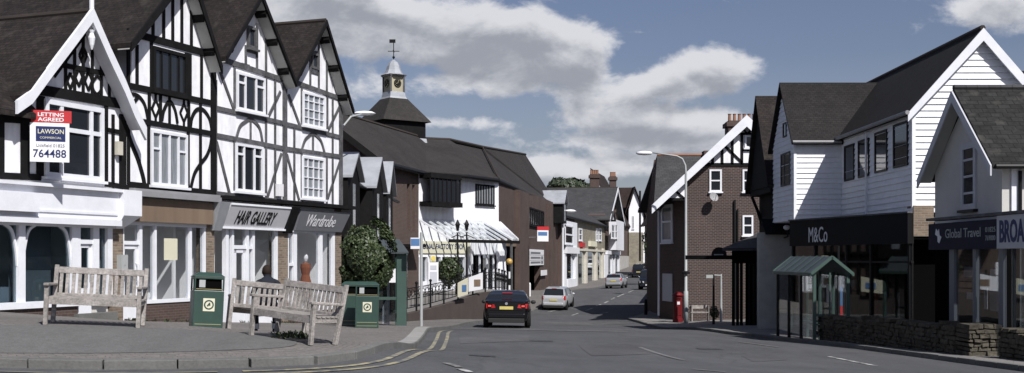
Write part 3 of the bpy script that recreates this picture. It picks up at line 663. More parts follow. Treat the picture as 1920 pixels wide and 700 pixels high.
# --- D
D_root, _ = house('shop_house', 'end half timbered gable with leaded white windows above the slate grey clothes shop fascia', uCD, uD1, F.uw(555,150,VO), F.uw(612,38,VO), F.uw(663,207,VO), 'tile_brown', 'grey_timber', vw=.13)
T = MB()
L((540,150),(640,186),.16,v1=.045); L((536,233),(640,258),.14,v1=.045); L((536,279),(640,294),.14,v1=.045); L((536,379),(640,388),.14,v1=.045)
for x,a,c in ((581,100,164),(597,80,170),(612,110,176),(565,160,238),(613,180,256),(623,180,384),(551,236,380),(565,284,380),(612,292,384),(586,250,286)): L((x,a),(x,c),.10)
L((638,190),(638,388),.22,v1=.05)
L((540,178),(562,238),.11); L((637,198),(614,246),.11); L((537,290),(560,376),.11); L((637,302),(614,372),.11); L((581,134),(597,139),.09); L((581,96),(597,100),.09)
Cv([(565,282),(571,264),(578,256),(586,251),(595,257),(602,267),(608,288)],.11)
obj('timber_frame', T, 'grey_timber', D_root)
window(D_root, F, (583,98), (596,132), fr='grey_timber', fw=.08, v=.02, sill=False)
window(D_root, F, (566,171), (607,243), vm=(.25,.5,.75), hm=(.25,.5,.75), pane='pane_curtain', fw=.08, bw=.032, v=.02)
window(D_root, F, (565,292), (606,375), vm=(.25,.5,.75), hm=(.25,.5,.75), pane='pane_curtain', fw=.08, bw=.032, v=.02)
gD = gnd(F, F.u(590)); shop_room(D_root, F.u(534), F.u(627.5), 'room', gD+.05, depth=1.7)
uu0,uu1 = F.u(549),F.u(640)
b = MB().hexa([F.p(uu0,0,2.56),F.p(uu1-.15,0,2.56),F.p(uu1-.15,.10,2.56),F.p(uu0,.10,2.56),F.p(uu0,0,3.27),F.p(uu1+.1,0,3.27),F.p(uu1+.1,.34,3.27),F.p(uu0,.34,3.27)])
fa = obj('fascia', b, 'slate_fascia', D_root)
Tc = Tilt(F,2.56,3.27,.10,.34); b = MB(); put_text(b, Tc, 'Wardrobe', F.u(566), F.u(619), 2.72, .40, .006, shear=.35); obj('lettering', b, 'sign_white', fa)
obj('cornice', MB().fbox(F,uCD,uD1+.35,-.05,.46,3.40,3.52), 'black_timber', D_root)
obj('brick_pier', MB().fbox(F,F.u(628),F.u(640),-6,.0,gnd(F,F.u(630))-.5,3.5), 'brick_stock', D_root)
b = MB(); zs = gD+.55; zt = 2.50
for x0,x1 in ((540,542),(551,557),(600,605),(624,628)): b.fbox(F,F.u(x0),F.u(x1),-.15,.0,zs,zt)
b.fbox(F,F.u(540),F.u(628),-.15,.02,zt,zt+.08); b.fbox(F,F.u(540),F.u(628),-.15,.04,zs-.1,zs); b.fbox(F,F.u(542),F.u(551),-.14,-.01,1.35,1.45)
obj('shopfront_frame', b, 'white_paint', D_root)
obj('stall_riser', MB().fbox(F,F.u(540),F.u(628),-.3,.01,gD-.5,zs-.1), 'brick_brown', D_root)
obj('glazing', MB().fbox(F,F.u(542),F.u(624),-.09,-.08,zs,zt), 'shop_glass', D_root)
def mannequin(px_, v, m, label):
    u_ = F.u(px_, v); p = F.p(u_, v, gD+.56); r = thing('mannequin', p, label, 'mannequin')
    obj('dress', MB().lathe(p, [(.03,.35),(.26,.36),(.22,.8),(.14,1.15),(.19,1.4),(.17,1.52),(.05,1.58)], 14, 1, .7), m, r)
    obj('stand', MB().lathe(p, [(.18,.0),(.18,.03),(.02,.04),(.02,1.6),(.05,1.62),(.09,1.72),(.09,1.80),(.04,1.88)], 12), 'interior', r)
obj('display_floor', MB().fbox(F,F.u(540),F.u(626),-1.6,-.16,gD,gD+.55), 'interior', D_root)
mannequin(573, -.55, 'dress', 'shop mannequin in a rust orange dress behind the clothes shop window')
mannequin(546, -.45, 'sign_white', 'shop mannequin in a white top behind the narrow left pane of the clothes shop')
# roof-edge street lamp fixed to the end wall
p0 = F.p(uD1+.05,-.2,6.2); lp = P(683,213,44.5)
r = thing('street_lamp', p0, 'white lantern head on a short bracket at the end of the half timbered parade', 'street lamp')
obj('bracket', MB().tube([p0, p0+(lp-p0)*.5+Vector((0,0,.25)), lp], .035, 8), 'pole_paint', r)
obj('lantern', MB().lathe(lp, [(.02,-.09),(.16,-.06),(.2,0),(.14,.07),(.02,.1)], 14, 2.2, 1), 'sign_white', r)
# letting board
sa, sb = P(56,303,28.2), P(130,305,28.5); ta = P(60,206,28.2)
Fs = Fr(sa.x,sa.y,sb.x,sb.y); hz = sa.z; wd = Fs.L; ht = ta.z-hz
r = thing('letting_board', (Fs.o.x,Fs.o.y,hz), 'red and white letting agreed board in front of the white gable window', 'sign board')
bd = obj('board', MB().fbox(Fs,0,wd,-.03,.0,0+hz,ht*.76+hz), 'sign_white', r)
hd = obj('header', MB().fbox(Fs,.03,wd+.05,-.03,.005,ht*.765+hz,ht+hz), 'sign_red', r)
for t_,y_ in (('LETTING',.885),('AGREED',.79)):
    b = MB(); put_text(b, Fs, t_, wd*.2, wd*.86, hz+ht*y_, .09, .005, bold=.02); obj('lettering', b, 'sign_white', hd)
lg = obj('logo_panel', MB().fbox(Fs,wd*.15,wd*.90,0,.006,hz+ht*.40,hz+ht*.69), 'navy', bd)
b = MB(); put_text(b, Fs, 'LAWSON', wd*.2, wd*.86, hz+ht*.55, .11, .006, bold=.01); obj('lettering', b, 'sign_cream', bd); b = MB(); put_text(b, Fs, 'COMMERCIAL', wd*.25, wd*.80, hz+ht*.45, .05, .006); b2 = b
lt = obj('lettering', b, 'sign_cream', bd)
b = MB(); put_text(b, Fs, 'Uckfield 01825', wd*.16, wd*.88, hz+ht*.29, .075, .0); obj('small_print', b, 'slate_fascia', bd)
b = MB(); put_text(b, Fs, '764488', wd*.08, wd*.92, hz+ht*.09, .19, .0, bold=.01); obj('phone_number', b, 'navy', bd)
obj('arm', MB().tube([Fs.p(wd*.5,-.05,hz+.3), F.p(F.u(100),0,hz+.2)], .03, 6).tube([Fs.p(wd*.5,-.05,hz+.9), F.p(F.u(100),0,hz+.9)], .03, 6), 'steel', r)
# ================================================================ FACTORY SHOP COMPLEX
def slab(mb, pts, th=.14): return mb.prism(pts, (0,0,-th))
def P2(px, py, Y, dz=0): p = P(px,py,Y); return Vector((p.x,p.y,p.z+dz))
# low range with three lead-topped gablets
FE = Fr.px(640,46,738,63); LE = FE.L
g = gnd(FE, LE*.5)
ER = thing('shop_range', FE.p(LE/2,-1,g-.05), 'low dark timber clad range with three lead topped gablets behind the round bush', 'building')
b = MB().fbox(FE, -2.2, LE, -4, -.25, g-1, 4.75); obj('wall', b, 'brick_brown', ER)
b = MB()
slab(b, [FE.p(-2.2,.25,4.7),FE.p(LE+.1,.25,4.7),FE.p(LE+.1,-3.2,7.3),FE.p(-2.2,-3.2,7.3)]); obj('roof', b, 'tile_dark', ER)
b = MB()
for i in range(24): u_ = -.2+i*(LE/23.5); b.fbox(FE, u_-.06, u_+.06, -.25, -.10, g-.5, 4.6)
for w_ in (g+2.6, g+3.0, 4.5): b.fbox(FE, -2.2, LE, -.25, -.05, w_-.08, w_+.08)
obj('timber_boarding', b, 'black_timber', ER)
for i,(pc, hw) in enumerate(((671,1.5),(715,1.8),(736,1.3))):
    uc = FE.u(pc, .7); top = (5.75,6.15,6.3)[i]
    b = MB(); o_ = .75
    for s_ in (-1,1): slab(b, [FE.p(uc+s_*(hw+.1),o_,4.75),FE.p(uc,o_,top),FE.p(uc,-1.7,top),FE.p(uc+s_*(hw+.1),-.2,4.75)], .10)
    gb = obj('gablet', MB().prism([FE.p(uc-hw,.55,g+2.7),FE.p(uc-hw,.55,4.7),FE.p(uc,.55,top-.12),FE.p(uc+hw,.55,4.7),FE.p(uc+hw,.55,g+2.7)], -FE.n*.9), 'black_timber', ER)
    obj('lead_roof', b, 'lead', gb)
    obj('pane', MB().fbox(FE,uc-.28,uc+.28,.545,.565,g+3.2,4.5), 'pane_curtain', gb)
obj('gutter', MB().tube([FE.p(-2.2,.3,4.62),FE.p(LE,.3,4.62)], .06, 6), 'black_paint', ER)
# main building: brick gable end, long tiled roof, white walled middle, brick wing along the street
BR = thing('factory_shop', (-4.0,73,-.5), 'large brick and white shop with sweeping dark tiled roofs and a glazed canopy', 'shop building')
z_e = 6.84
e0 = P2(715,301,62.4); e1 = P2(800,322,70.8); e2 = P2(875,327,73.0); e3 = P2(935,335,76.8); e4 = P2(1046,386,115)
for e in (e0,e1,e2,e3): e.z = z_e
d0 = (e1-e0).normalized(); nl = Vector((-d0.y,d0.x,0))
r1 = P2(797,260,81); r0 = Vector((-10.9,62.9,r1.z)); r2 = P2(842,262,82.5); r3 = P2(905,276,90); r4 = P2(985,290,112)
b = MB(); slab(b, [e0,e1,r1,r0], .2); slab(b, [e1,e2,e3,r2,r1], .2); slab(b, [e3,e4,r4,r3,r2], .2)
back = Vector((-6,6,-5)); slab(b, [r0,r1,r1+back,r0+back], .2); slab(b, [r1,r2,r3,r3+back,r1+back], .2); slab(b, [r3,r4,r4+Vector((-6,3,-5)),r3+back], .2)
obj('roof', b, 'tile_dark', BR)
b = MB(); b.tube([r0,r1,r2,r3,r4], .12, 6); b.tube([e3,r3], .07, 6); obj('ridge', b, 'ridge_tile', BR)
b = MB(); b.tube([e0+Vector((0,0,-.15)),e1+Vector((0,0,-.15)),e2+Vector((0,0,-.15)),e3+Vector((0,0,-.15)),e4+Vector((0,0,-.15))], .12, 6); obj('gutter', b, 'black_paint', BR)
b = MB(); b.prism([e0+Vector((0,-.05,.02)),r0+Vector((0,-.05,.02)),r0+Vector((0,-.05,-.4)),e0+Vector((0,-.05,-.4))], (0,-.08,0)); obj('verge_board', b, 'black_timber', BR)
# brick gable end facing the square
ge = e0+Vector((-.45,.5,0)); gw = r0-e0
b = MB().prism([(ge.x,ge.y,-2),(ge.x,ge.y,z_e),(ge.x+gw.x,ge.y+gw.y,r0.z-.15),(ge.x+gw.x,ge.y+gw.y,-2)], (.1,.5,0)); obj('gable_wall', b, 'brick_brown', BR)
# slit-window wall
F1 = Fr(ge.x,ge.y, (785-CX)*70.2/FP, 70.2)
b = MB(); sl_ = [(FE.L*0,0)]; us = []
for a,c in ((763,769),(773,778)): us.append((F1.u(a),F1.u(c)))
lo = 3.2; hi = z_e-.9; x_ = 0
for (a,c) in us: b.fbox(F1,x_,a,-.4,0,lo,hi); x_ = c
b.fbox(F1,x_,F1.L,-.4,0,lo,hi); b.fbox(F1,0,F1.L,-.4,0,-2,lo); b.fbox(F1,0,F1.L,-.4,0,hi,z_e-.02)
obj('slit_wall', b, 'brick_red', BR)
obj('window', MB().fbox(F1,us[0][0],us[0][1],-.3,-.25,lo,hi), 'pane_dark', BR); obj('window', MB().fbox(F1,us[1][0],us[1][1],-.3,-.25,lo,hi), 'pane_dark', BR)
obj('door_hood', MB().fbox(F1,F1.u(747),F1.u(772),0,.9,2.25,2.42), 'black_timber', BR)
# return to the white wall
F2 = Fr.px(785,70.2,935,77.2)
w2 = MB().fbox(F2,0,F2.L,-.4,0,F2.uw(800,443)[1],z_e-.02); obj('white_wall', w2, 'white_render', BR)
# deep bay window under the eaves
ub0,wb1 = F2.uw(786,334); ub1 = F2.u(862,.8); wb0 = F2.uw(786,378)[1]
b = MB().fbox(F2,ub0,ub1+.1,0,.95,wb0-.28,wb0); b.fbox(F2,ub0,ub1+.1,0,.9,wb1,wb1+.3)
for t in (0,.13,.26,.40,.55,.70,.86,1): u_ = ub0+(ub1-ub0)*t; b.fbox(F2,u_-.04,u_+.04,.78,.86,wb0,wb1)
for v_ in (.05,.4): b.fbox(F2,ub1-.05,ub1+.03,v_,v_+.07,wb0,wb1)
bw_ = obj('bay_window', b, 'black_timber', BR); obj('pane', MB().fbox(F2,ub0,ub1-.02,.79,.81,wb0,wb1).fbox(F2,ub1-.03,ub1-.01,.0,.79,wb0,wb1), 'pane_dark', bw_)
window(BR, F2, (891,345), (926,386), vm=(.14,.28,.42,.56,.70,.85), fr='black_timber', pane='pane_curtain', fw=.09, bw=.07, v=0)
# ground floor shopfront
gt = .0
def terr(p): return H(p.x,p.y)+PAVE
zt = F2.uw(800,545)[1]
b = MB().fbox(F2,0,F2.u(884),-.4,.0,F2.uw(800,482)[1],F2.uw(800,443)[1]-.003); obj('lintel_wall', b, 'white_render', BR)
sg_w1 = F2.uw(790,452)[1]; sg_w0 = F2.uw(790,475)[1]
sgn = obj('shop_sign', MB().fbox(F2,.02,F2.u(879),0,.08,sg_w0,sg_w1), 'sign_cream', BR)
b = MB(); put_text(b, F2, 'ORIGINAL FACTORY SHOP', F2.u(779,.09), F2.u(871,.09), sg_w0+.26, .32, .082, bold=.02); obj('lettering', b, 'navy', sgn)
b = MB()
for a,c in ((785,788),(801,805),(826,828),(872,884)): b.fbox(F2,F2.u(a),F2.u(c),-.3,.05,zt-1,F2.uw(800,482)[1])
b.fbox(F2,0,F2.u(880),-.3,.04,zt-1,zt+.55); obj('shopfront_frame', b, 'white_paint', BR)
obj('glazing', MB().fbox(F2,0,F2.u(880),-.2,-.18,zt,F2.uw(800,482)[1]), 'shop_glass_dark', BR)
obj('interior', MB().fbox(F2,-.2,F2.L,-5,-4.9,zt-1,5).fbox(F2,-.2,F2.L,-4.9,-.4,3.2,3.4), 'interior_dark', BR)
obj('floor', MB().fbox(F2,-.2,F2.L,-4.9,-.25,zt-.9,zt-.02), 'lino', BR)
# entrance lobby in white metal, with gathered white blinds above
b = MB(); L0,L1 = F2.u(886,.6),F2.u(936,.6); wt = F2.uw(886,449,.6)[1]
for t in (0,.28,.55,.8,1): u_ = L0+(L1-L0)*t; b.fbox(F2,u_-.05,u_+.05,.5,.6,zt-.6,wt)
b.fbox(F2,L0,L1,.5,.62,wt-.1,wt+.05); b.fbox(F2,L0,L1,.5,.62,F2.uw(886,477,.6)[1]-.05,F2.uw(886,477,.6)[1]+.05)
obj('lobby_frame', b, 'white_paint', BR)
b = MB(); wq = F2.uw(886,477,.6)[1]
for i in range(12): u_ = L0+(L1-L0)*i/12; b.fbox(F2,u_+.02,u_+(L1-L0)/12-.02,.62,.66+.05*(i%2),wq,wt-.05)
obj('valance', b, 'white_paint', BR)
obj('lobby_glass', MB().fbox(F2,L0,L1,.54,.56,zt-.5,wq), 'shop_glass', BR)
b = MB(); 
for i in range(4): u_ = L1-.5+i*.2; b.lathe(F2.p(u_,.9,zt-.2), [(.16,0),(.20,.9),(.12,1.9),(.2,2.6),(.1,3.2)], 10)
obj('curtain', b, 'white_paint', BR)
# glazed canopy: rafters sloping from the wall to a front beam
b = MB(); cg = MB(); ws = MB(); hi_w = F2.uw(800,411)[1]; 
fu1 = F2.u(905,0)
lo_w = F2.uw(790,446,1.9)[1]; VF = 1.9
nr = 9
for i in range(nr+1):
    ut = F2.u(786)+(F2.u(908)-F2.u(786))*i/nr; uf = ut+.55
    b.hexa([F2.p(ut-.04,0,hi_w-.12),F2.p(ut+.04,0,hi_w-.12),F2.p(uf+.04,VF,lo_w-.08),F2.p(uf-.04,VF,lo_w-.08),F2.p(ut-.04,0,hi_w),F2.p(ut+.04,0,hi_w),F2.p(uf+.04,VF,lo_w+.04),F2.p(uf-.04,VF,lo_w+.04)])
cv = obj('canopy_frame', b, 'white_paint', BR)
uA,uB_ = F2.u(786),F2.u(908)
obj('canopy_glass', MB().prism([F2.p(uA,0,hi_w+.02),F2.p(uB_,0,hi_w+.02),F2.p(uB_+.55,VF,lo_w+.06),F2.p(uA+.55,VF,lo_w+.06)], (0,0,-.015)), 'canopy_glass', cv)
uE = F2.u(938); uEf = F2.u(971,VF); nw = 13
for i in range(nw+1):
    t = i/nw; ut = uB_+(uE-uB_)*t; uf = uB_+.55+(uEf-uB_-.55)*t
    ws.hexa([F2.p(ut-.07,0,hi_w-.1),F2.p(ut+.07,0,hi_w-.1),F2.p(uf+.09,VF,lo_w-.06),F2.p(uf-.09,VF,lo_w-.06),F2.p(ut-.07,0,hi_w+.05),F2.p(ut+.07,0,hi_w+.05),F2.p(uf+.09,VF,lo_w+.09),F2.p(uf-.09,VF,lo_w+.09)])
obj('canopy_bars', ws, 'white_paint', cv)
obj('canopy_sheet', MB().prism([F2.p(uB_,0,hi_w-.02),F2.p(uE,0,hi_w-.02),F2.p(uEf,VF,lo_w),F2.p(uB_+.55,VF,lo_w)], (0,0,-.015)), 'lead', cv)
obj('front_beam', MB().fbox(F2,uA+.4,uEf+.1,VF-.02,VF+.10,lo_w-.24,lo_w-.04), 'black_timber', cv)
b = MB()
for u_ in (uB_+.3,): b.fbox(F2,u_-.06,u_+.06,VF-.05,VF+.07,zt-1,lo_w-.2)
obj('canopy_post', b, 'grey_timber', cv)
# street wing
F3 = Fr(F2.p(F2.L,0,0).x, F2.p(F2.L,0,0).y, (1050-CX)*114/FP, 114)
def at3(a,c): return F3.u(a),F3.u(c)
zg = -2.5
r_u0,r_u1 = at3(938,967); wtop = F3.uw(945,461)[1]
b = MB().fbox(F3,0,F3.L,-.5,0,wtop,z_e-.05); b.fbox(F3,0,r_u0,-.5,0,zg,wtop); 
d_u0,d_u1 = at3(988,1013); dt = F3.uw(990,496)[1]
b.fbox(F3,r_u1,d_u0,-.5,0,zg,wtop); b.fbox(F3,d_u1,F3.L,-.5,0,zg,wtop); b.fbox(F3,d_u0,d_u1,-.5,0,dt,wtop)
b.fbox(F3,at3(965,984)[0],at3(965,984)[1],0,.35,zg,z_e-.3); 
for a in (1024,1030,1038): b.fbox(F3,F3.u(a),F3.u(a)+.5,0,.14,zg,z_e-.4)
obj('street_wall', b, 'brick_brown', BR)
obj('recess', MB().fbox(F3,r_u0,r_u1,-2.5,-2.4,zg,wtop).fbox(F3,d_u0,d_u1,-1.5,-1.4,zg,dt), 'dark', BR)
obj('lintel', MB().fbox(F3,r_u0,r_u1,-.3,.12,F3.uw(940,461)[1],F3.uw(940,450)[1]), 'brown_board', BR)
window(BR, F3, (991,388), (1019,428), vm=(.12,.24,.36,.48,.6,.72,.86), fr='black_timber', fw=.12, bw=.1)
b = MB(); u_ = F3.u(1041); b.prism([F3.p(u_-1.6,0,4.9),F3.p(u_-1.6,0,z_e),F3.p(u_,0,z_e+1.0),F3.p(u_+1.6,0,z_e),F3.p(u_+1.6,0,4.9)], F3.n*.9); dm = obj('gablet', b, 'black_timber', BR)
b = MB()
for s_ in (-1,1): slab(b, [F3.p(u_+s_*1.8,1.1,z_e-.1),F3.p(u_,1.1,z_e+1.15),F3.p(u_,-2,z_e+1.15),F3.p(u_+s_*1.8,-2,z_e-.1)], .1)
obj('lead_roof', b, 'lead', dm); obj('pane', MB().fbox(F3,u_-.5,u_+.5,.9,.93,5.1,z_e-.2), 'pane_curtain', dm)
# body so nothing shows daylight
obj('rear_wall', MB().fbox(F3,0,F3.L,-8,-7.8,-2,z_e).fbox(F2,-2,F2.L,-12,-11.8,-2,z_e), 'brick_brown', BR)
# wall-mounted notices
def flat(name, F, a, c, y0, y1, v, m, label, cat, th=.04, root=None):
    u0,w1 = F.uw(a,y0,v); u1,w0 = F.uw(c,y1,v)
    r = obj(name, MB().fbox(F,u0,u1,v,v+th,w0,w1), m, root)
    if label: tag(r, label, cat)
    return r, (u0,u1,w0,w1)
r = thing('direction_sign', F3.p(F3.u(1002),.1,1.0), 'white metal direction sign with three rows of place names on the brick wall', 'sign')
_,(u0,u1,w0,w1) = flat('plate', F3, 986,1019,467,497,.05,'sign_white',None,None,root=r)
b = MB()
for i in range(3):
    w_ = w1-(w1-w0)*(.22+.3*i); b.fbox(F3,u0+(u1-u0)*(.22),u1-(u1-u0)*.22,.09,.10,w_-.08,w_+.08); b.fbox(F3,u0+(u1-u0)*.06,u0+(u1-u0)*.16,.09,.10,w_-.12,w_+.12)
    if i: b.fbox(F3,u1-(u1-u0)*.18,u1-(u1-u0)*.05,.09,.10,w_-.12,w_+.12)
obj('symbols', b, 'slate_fascia', r); obj('divider', MB().fbox(F3,u0,u1,.09,.102,w1-(w1-w0)*.36,w1-(w1-w0)*.34).fbox(F3,u0,u1,.09,.102,w1-(w1-w0)*.68,w1-(w1-w0)*.66), 'slate_fascia', r)
r = thing('agents_board', F3.p(F3.u(1017),.4,2), 'small red and white agents board projecting from the brick wall above the direction sign', 'sign board')
Fq = Fr.px(1007,88,1028,88.5)
def q_(a,c,y0,y1,v,m,nm,th=.03):
    u0,w1 = Fq.uw(a,y0,v); u1,w0 = Fq.uw(c,y1,v); return obj(nm, MB().fbox(Fq,u0,u1,v,v+th,w0,w1), m, r)
q_(1007,1028,432,453,0,'sign_white','board'); q_(1007,1029,425,432,0,'sign_red','header'); q_(1009,1026,435,442,.035,'sign_blue','logo_panel',.01)
obj('arm', MB().tube([Fq.p(.6,-.02,3.2), Fq.p(-.3,-3,3.2)], .04, 5), 'steel', r)
flat('wall_notice', F3, 1014,1025,507,516,.16,'sign_white','small blank white notice on the brick wall right of the dark doorway','notice')
# clock turret
TC = Vector((-7.77,77,0)); an = R(-54)
def sq(hw, z): 
    return [Vector((TC.x+math.cos(an+math.pi*(.25+.5*k))*hw*1.4142, TC.y+math.sin(an+math.pi*(.25+.5*k))*hw*1.4142, z)) for k in range(4)]
def frust(mb, h0, z0, h1, z1): a, c = sq(h0,z0), sq(h1,z1); return mb.add(a+c, [(3,2,1,0),(4,5,6,7)]+[(i,(i+1)%4,4+(i+1)%4,4+i) for i in range(4)])
CR = thing('clock_turret', (TC.x,TC.y,9.0), 'clock turret with flared tiled skirt, lead dome and weather vane on the dark roof', 'clock turret')
obj('base', frust(MB(),1.52,8.6,1.52,10.75), 'black_timber', CR)
obj('flashing', frust(MB(),1.60,9.12,1.56,9.42), 'lead', CR)
b = frust(MB(),1.80,10.48,1.72,10.60); frust(b,1.72,10.60,.66,12.05); obj('skirt_roof', b, 'tile_dark', CR)
b = frust(MB(),.68,11.98,.58,12.18); frust(b,.58,12.18,.53,12.5); obj('lead_skirt', b, 'lead', CR)
ck = obj('clock_stage', frust(MB(),.49,12.5,.49,13.5), 'cream_stone', CR)
def face(dirv):
    c = Vector((TC.x,TC.y,13.05))+dirv*.50; t = Vector((-dirv.y,dirv.x,0)); b = MB()
    ring = [c+t*math.cos(2*math.pi*k/20)*.27+Vector((0,0,math.sin(2*math.pi*k/20)*.27)) for k in range(20)]
    b.prism(ring, dirv*.04); f = obj('clock_face', b, 'black_paint', ck)
    h = MB(); h.tube([c+dirv*.05,c+dirv*.05+t*.05+Vector((0,0,.2))],.018,4); h.tube([c+dirv*.05,c+dirv*.05-t*.14+Vector((0,0,-.05))],.02,4)
    for k in range(12):
        a_ = 2*math.pi*k/12; e = t*math.cos(a_)+Vector((0,0,math.sin(a_))); h.tube([c+dirv*.045+e*.19,c+dirv*.045+e*.24],.012,4)
    obj('hands', h, 'gold', f)
for k in (0,3): face(Vector((math.cos(an+math.pi*.5*k), math.sin(an+math.pi*.5*k),0)))
for c in sq(.49,12.5): obj('corner_post', MB().box(c.x-.06,c.x+.06,c.y-.06,c.y+.06,12.5,13.5), 'grey_timber', CR)
obj('cornice', frust(MB(),.56,13.5,.64,13.62), 'lead_dark', CR)
b = MB().lathe((TC.x,TC.y,13.6), [(.84,0),(.62,.12),(.50,.35),(.43,.62),(.31,.85),(.14,.98),(.05,1.05)], 8, rot=an+math.pi/8); obj('dome', b, 'lead', CR)
v = MB().tube([(TC.x,TC.y,14.6),(TC.x,TC.y,15.95)], .03, 6); z_ = 15.2
v.tube([(TC.x-.38,TC.y,z_),(TC.x+.38,TC.y,z_)],.025,5); v.tube([(TC.x,TC.y-.38,z_),(TC.x,TC.y+.38,z_)],.025,5)
v.box(TC.x-.28,TC.x+.12,TC.y-.02,TC.y+.02,15.75,15.98); v.ball((TC.x,TC.y,14.8),.09,6); obj('weather_vane', v, 'black_paint', CR)
CR.location = (-8.07,80,1.6+7.4*1.039); CR.scale = (1.039,)*3
# ---------------------------------------------------------------- terrace wall, ramp, railings
wl = [P(760,598,47), P(800,592,50), P(850,578,54), P(905,557,58.5), P(935,549,62), P(965,551,74)]
tops = [(760,590),(800,581),(850,567),(905,549),(935,546),(965,549)]
wt_ = [P(a,c,p.y) for (a,c),p in zip(tops, wl)]
b = MB()
for i in range(len(wl)-1):
    a, c = wl[i], wl[i+1]; n_ = Vector((-(c.y-a.y), c.x-a.x, 0)).normalized()*.3
    ga, gc = H(a.x,a.y)-.2, H(c.x,c.y)-.2
    b.hexa([(a.x,a.y,ga),(c.x,c.y,gc),(c.x+n_.x,c.y+n_.y,gc),(a.x+n_.x,a.y+n_.y,ga),(a.x,a.y,wt_[i].z),(c.x,c.y,wt_[i+1].z),(c.x+n_.x,c.y+n_.y,wt_[i+1].z),(a.x+n_.x,a.y+n_.y,wt_[i].z)])
tag(obj('retaining_wall', b, 'dark_brown_wall'), 'low brown retaining wall rising along the ramp left of the black car', 'wall')
tb = MB(); pts = [(q.x-.2,q.y+.15,q.z-.12) for q in wt_]+[tuple(F2.p(F2.L+.2,-.1,zt-.03)),tuple(F2.p(-.2,-.1,zt-.03)),tuple(P(745,578,62))]
pts = [tuple(q) for q in pts]; tb.v = list(pts); cc_ = Vector((0,0,0))
for q in pts: cc_ += Vector(q)/len(pts)
tb.v.append(tuple(cc_)); 
for i in range(len(pts)): tb.f.append([i,(i+1)%len(pts),len(pts)]); tb.m.append(0)
tag(obj('shop_terrace', tb, 'slabs', kind='open'), kind='structure')
rl = []
for i in range(len(wt_)-1):
    n_ = max(1,int((wt_[i+1]-wt_[i]).length/1.0))
    for k in range(n_): rl.append(wt_[i].lerp(wt_[i+1],k/n_))
rl = [q+Vector((-.15,.1,0)) for q in rl]
RR = thing('railing', tuple(rl[0]), 'black metal railing with hooped infill along the sloping terrace wall', 'railing')
b = MB()
for i in range(0,len(rl),2):
    q = rl[i]; pr = MB().tube([q,q+Vector((0,0,1.15))],.045,6).ball(q+Vector((0,0,1.18)),.07,5); obj('post', pr, 'black_paint', RR)
for h_ in (.2,.55,1.0): b.tube([q+Vector((0,0,h_)) for q in rl], .022, 5)
for i in range(len(rl)-1):
    for t in (.25,.75):
        q = rl[i].lerp(rl[i+1],t); b.tube([q+Vector((0,0,.2)),q+Vector((0,0,1.0))],.012,4)
    a_, c_ = rl[i], rl[i+1]; m_ = a_.lerp(c_,.5)
    b.tube([a_+Vector((0,0,.6)),m_+Vector((0,0,.95)),c_+Vector((0,0,.6))],.015,4); b.tube([a_+Vector((0,0,.95)),m_+Vector((0,0,.6)),c_+Vector((0,0,.95))],.015,4)
obj('infill', b, 'black_paint', RR)
# banners tied to the railing
def banner(a, c, y0, y1, Y, m, m2, label):
    Fb = Fr.px(a,Y,c,Y+1.2); u0,w1 = Fb.uw(a,y0+4); u1,w0 = Fb.uw(c,y1)
    r = thing('banner', Fb.p(u1/2,.1,w0), label, 'banner')
    obj('sheet', MB().hexa([Fb.p(0,0,w0),Fb.p(u1,0,w0+.1),Fb.p(u1,.04,w0+.1),Fb.p(0,.04,w0),Fb.p(0,0,w1-.1),Fb.p(u1,0,w1+.12),Fb.p(u1,.04,w1+.12),Fb.p(0,.04,w1-.1)]), m, r)
    obj('picture', MB().fbox(Fb,u1*.35,u1*.8,.045,.06,w0+.25,w1-.2), m2, r)
banner(858,876,523,556,54.0,'sign_cream','sign_blue','pale yellow and blue banner tied to the terrace railing')
banner(878,904,513,546,56.5,'sign_white','brown_board','white banner with a brown picture tied to the railing beside the yellow one')
# terrace furniture
def bushy(name, c, rx, ry, rz, n, leaf, label, cat, trunk_h=0, seed=1, mat_='leaf', group=None, squareness=0):
    rnd = random.Random(seed); c = Vector(c)
    base = Vector((c.x,c.y,c.z-rz-trunk_h)); r = thing(name, base, label, cat, group)
    if trunk_h >= 0:
        t = MB().tube([base-Vector((0,0,.1)), base+Vector((.02,0,trunk_h+rz*.5)), base+Vector((-.03,.02,trunk_h+rz))], [.09,.06,.03], 8)
        for k in range(6):
            a_ = k*1.05; t.tube([base+Vector((0,0,trunk_h+rz*.3)), c+Vector((math.cos(a_)*rx*.5,math.sin(a_)*ry*.5,rz*rnd.uniform(-.3,.5)))], [.04,.012], 5)
        obj('trunk', t, 'bark', r)
    m_ = MB(); lumps = [(Vector((rnd.gauss(0,1),rnd.gauss(0,1),rnd.gauss(0,1))).normalized(), rnd.uniform(.68,1.07)) for _ in range(40)]
    for _ in range(n):
        dr_ = Vector((rnd.gauss(0,1),rnd.gauss(0,1),rnd.gauss(0,1))).normalized()
        best = max(lumps, key=lambda q: q[0].dot(dr_)); rr = best[1]*(.80+.22*max(0,(best[0].dot(dr_)-.75)/.25))
        rr *= rnd.uniform(.55,1.0)**.35
        p = c+Vector((dr_.x*rx*rr,dr_.y*ry*rr,dr_.z*rz*rr)); s_ = leaf*rnd.uniform(.6,1.3)
        a_ = (dr_+Vector((rnd.uniform(-1,1),rnd.uniform(-1,1),rnd.uniform(-.6,1)))*.8).normalized(); t_ = a_.cross(Vector((rnd.uniform(-1,1),rnd.uniform(-1,1),rnd.uniform(-1,1)))).normalized(); b_ = a_.cross(t_)
        m_.add([p-t_*s_*.5,p-b_*s_*.28,p+t_*s_*.5,p+b_*s_*.28], [(0,1,2,3)])
    obj('crown', m_, mat_, r, kind='open'); return r
p = P(842,545,66); bushy('potted_shrub', (p.x,p.y,P(842,508,66).z), .85, .7, .95, 1500, .17, 'dark potted shrub on the terrace between the black lamp posts and the poster stand', 'shrub', 0, 5)
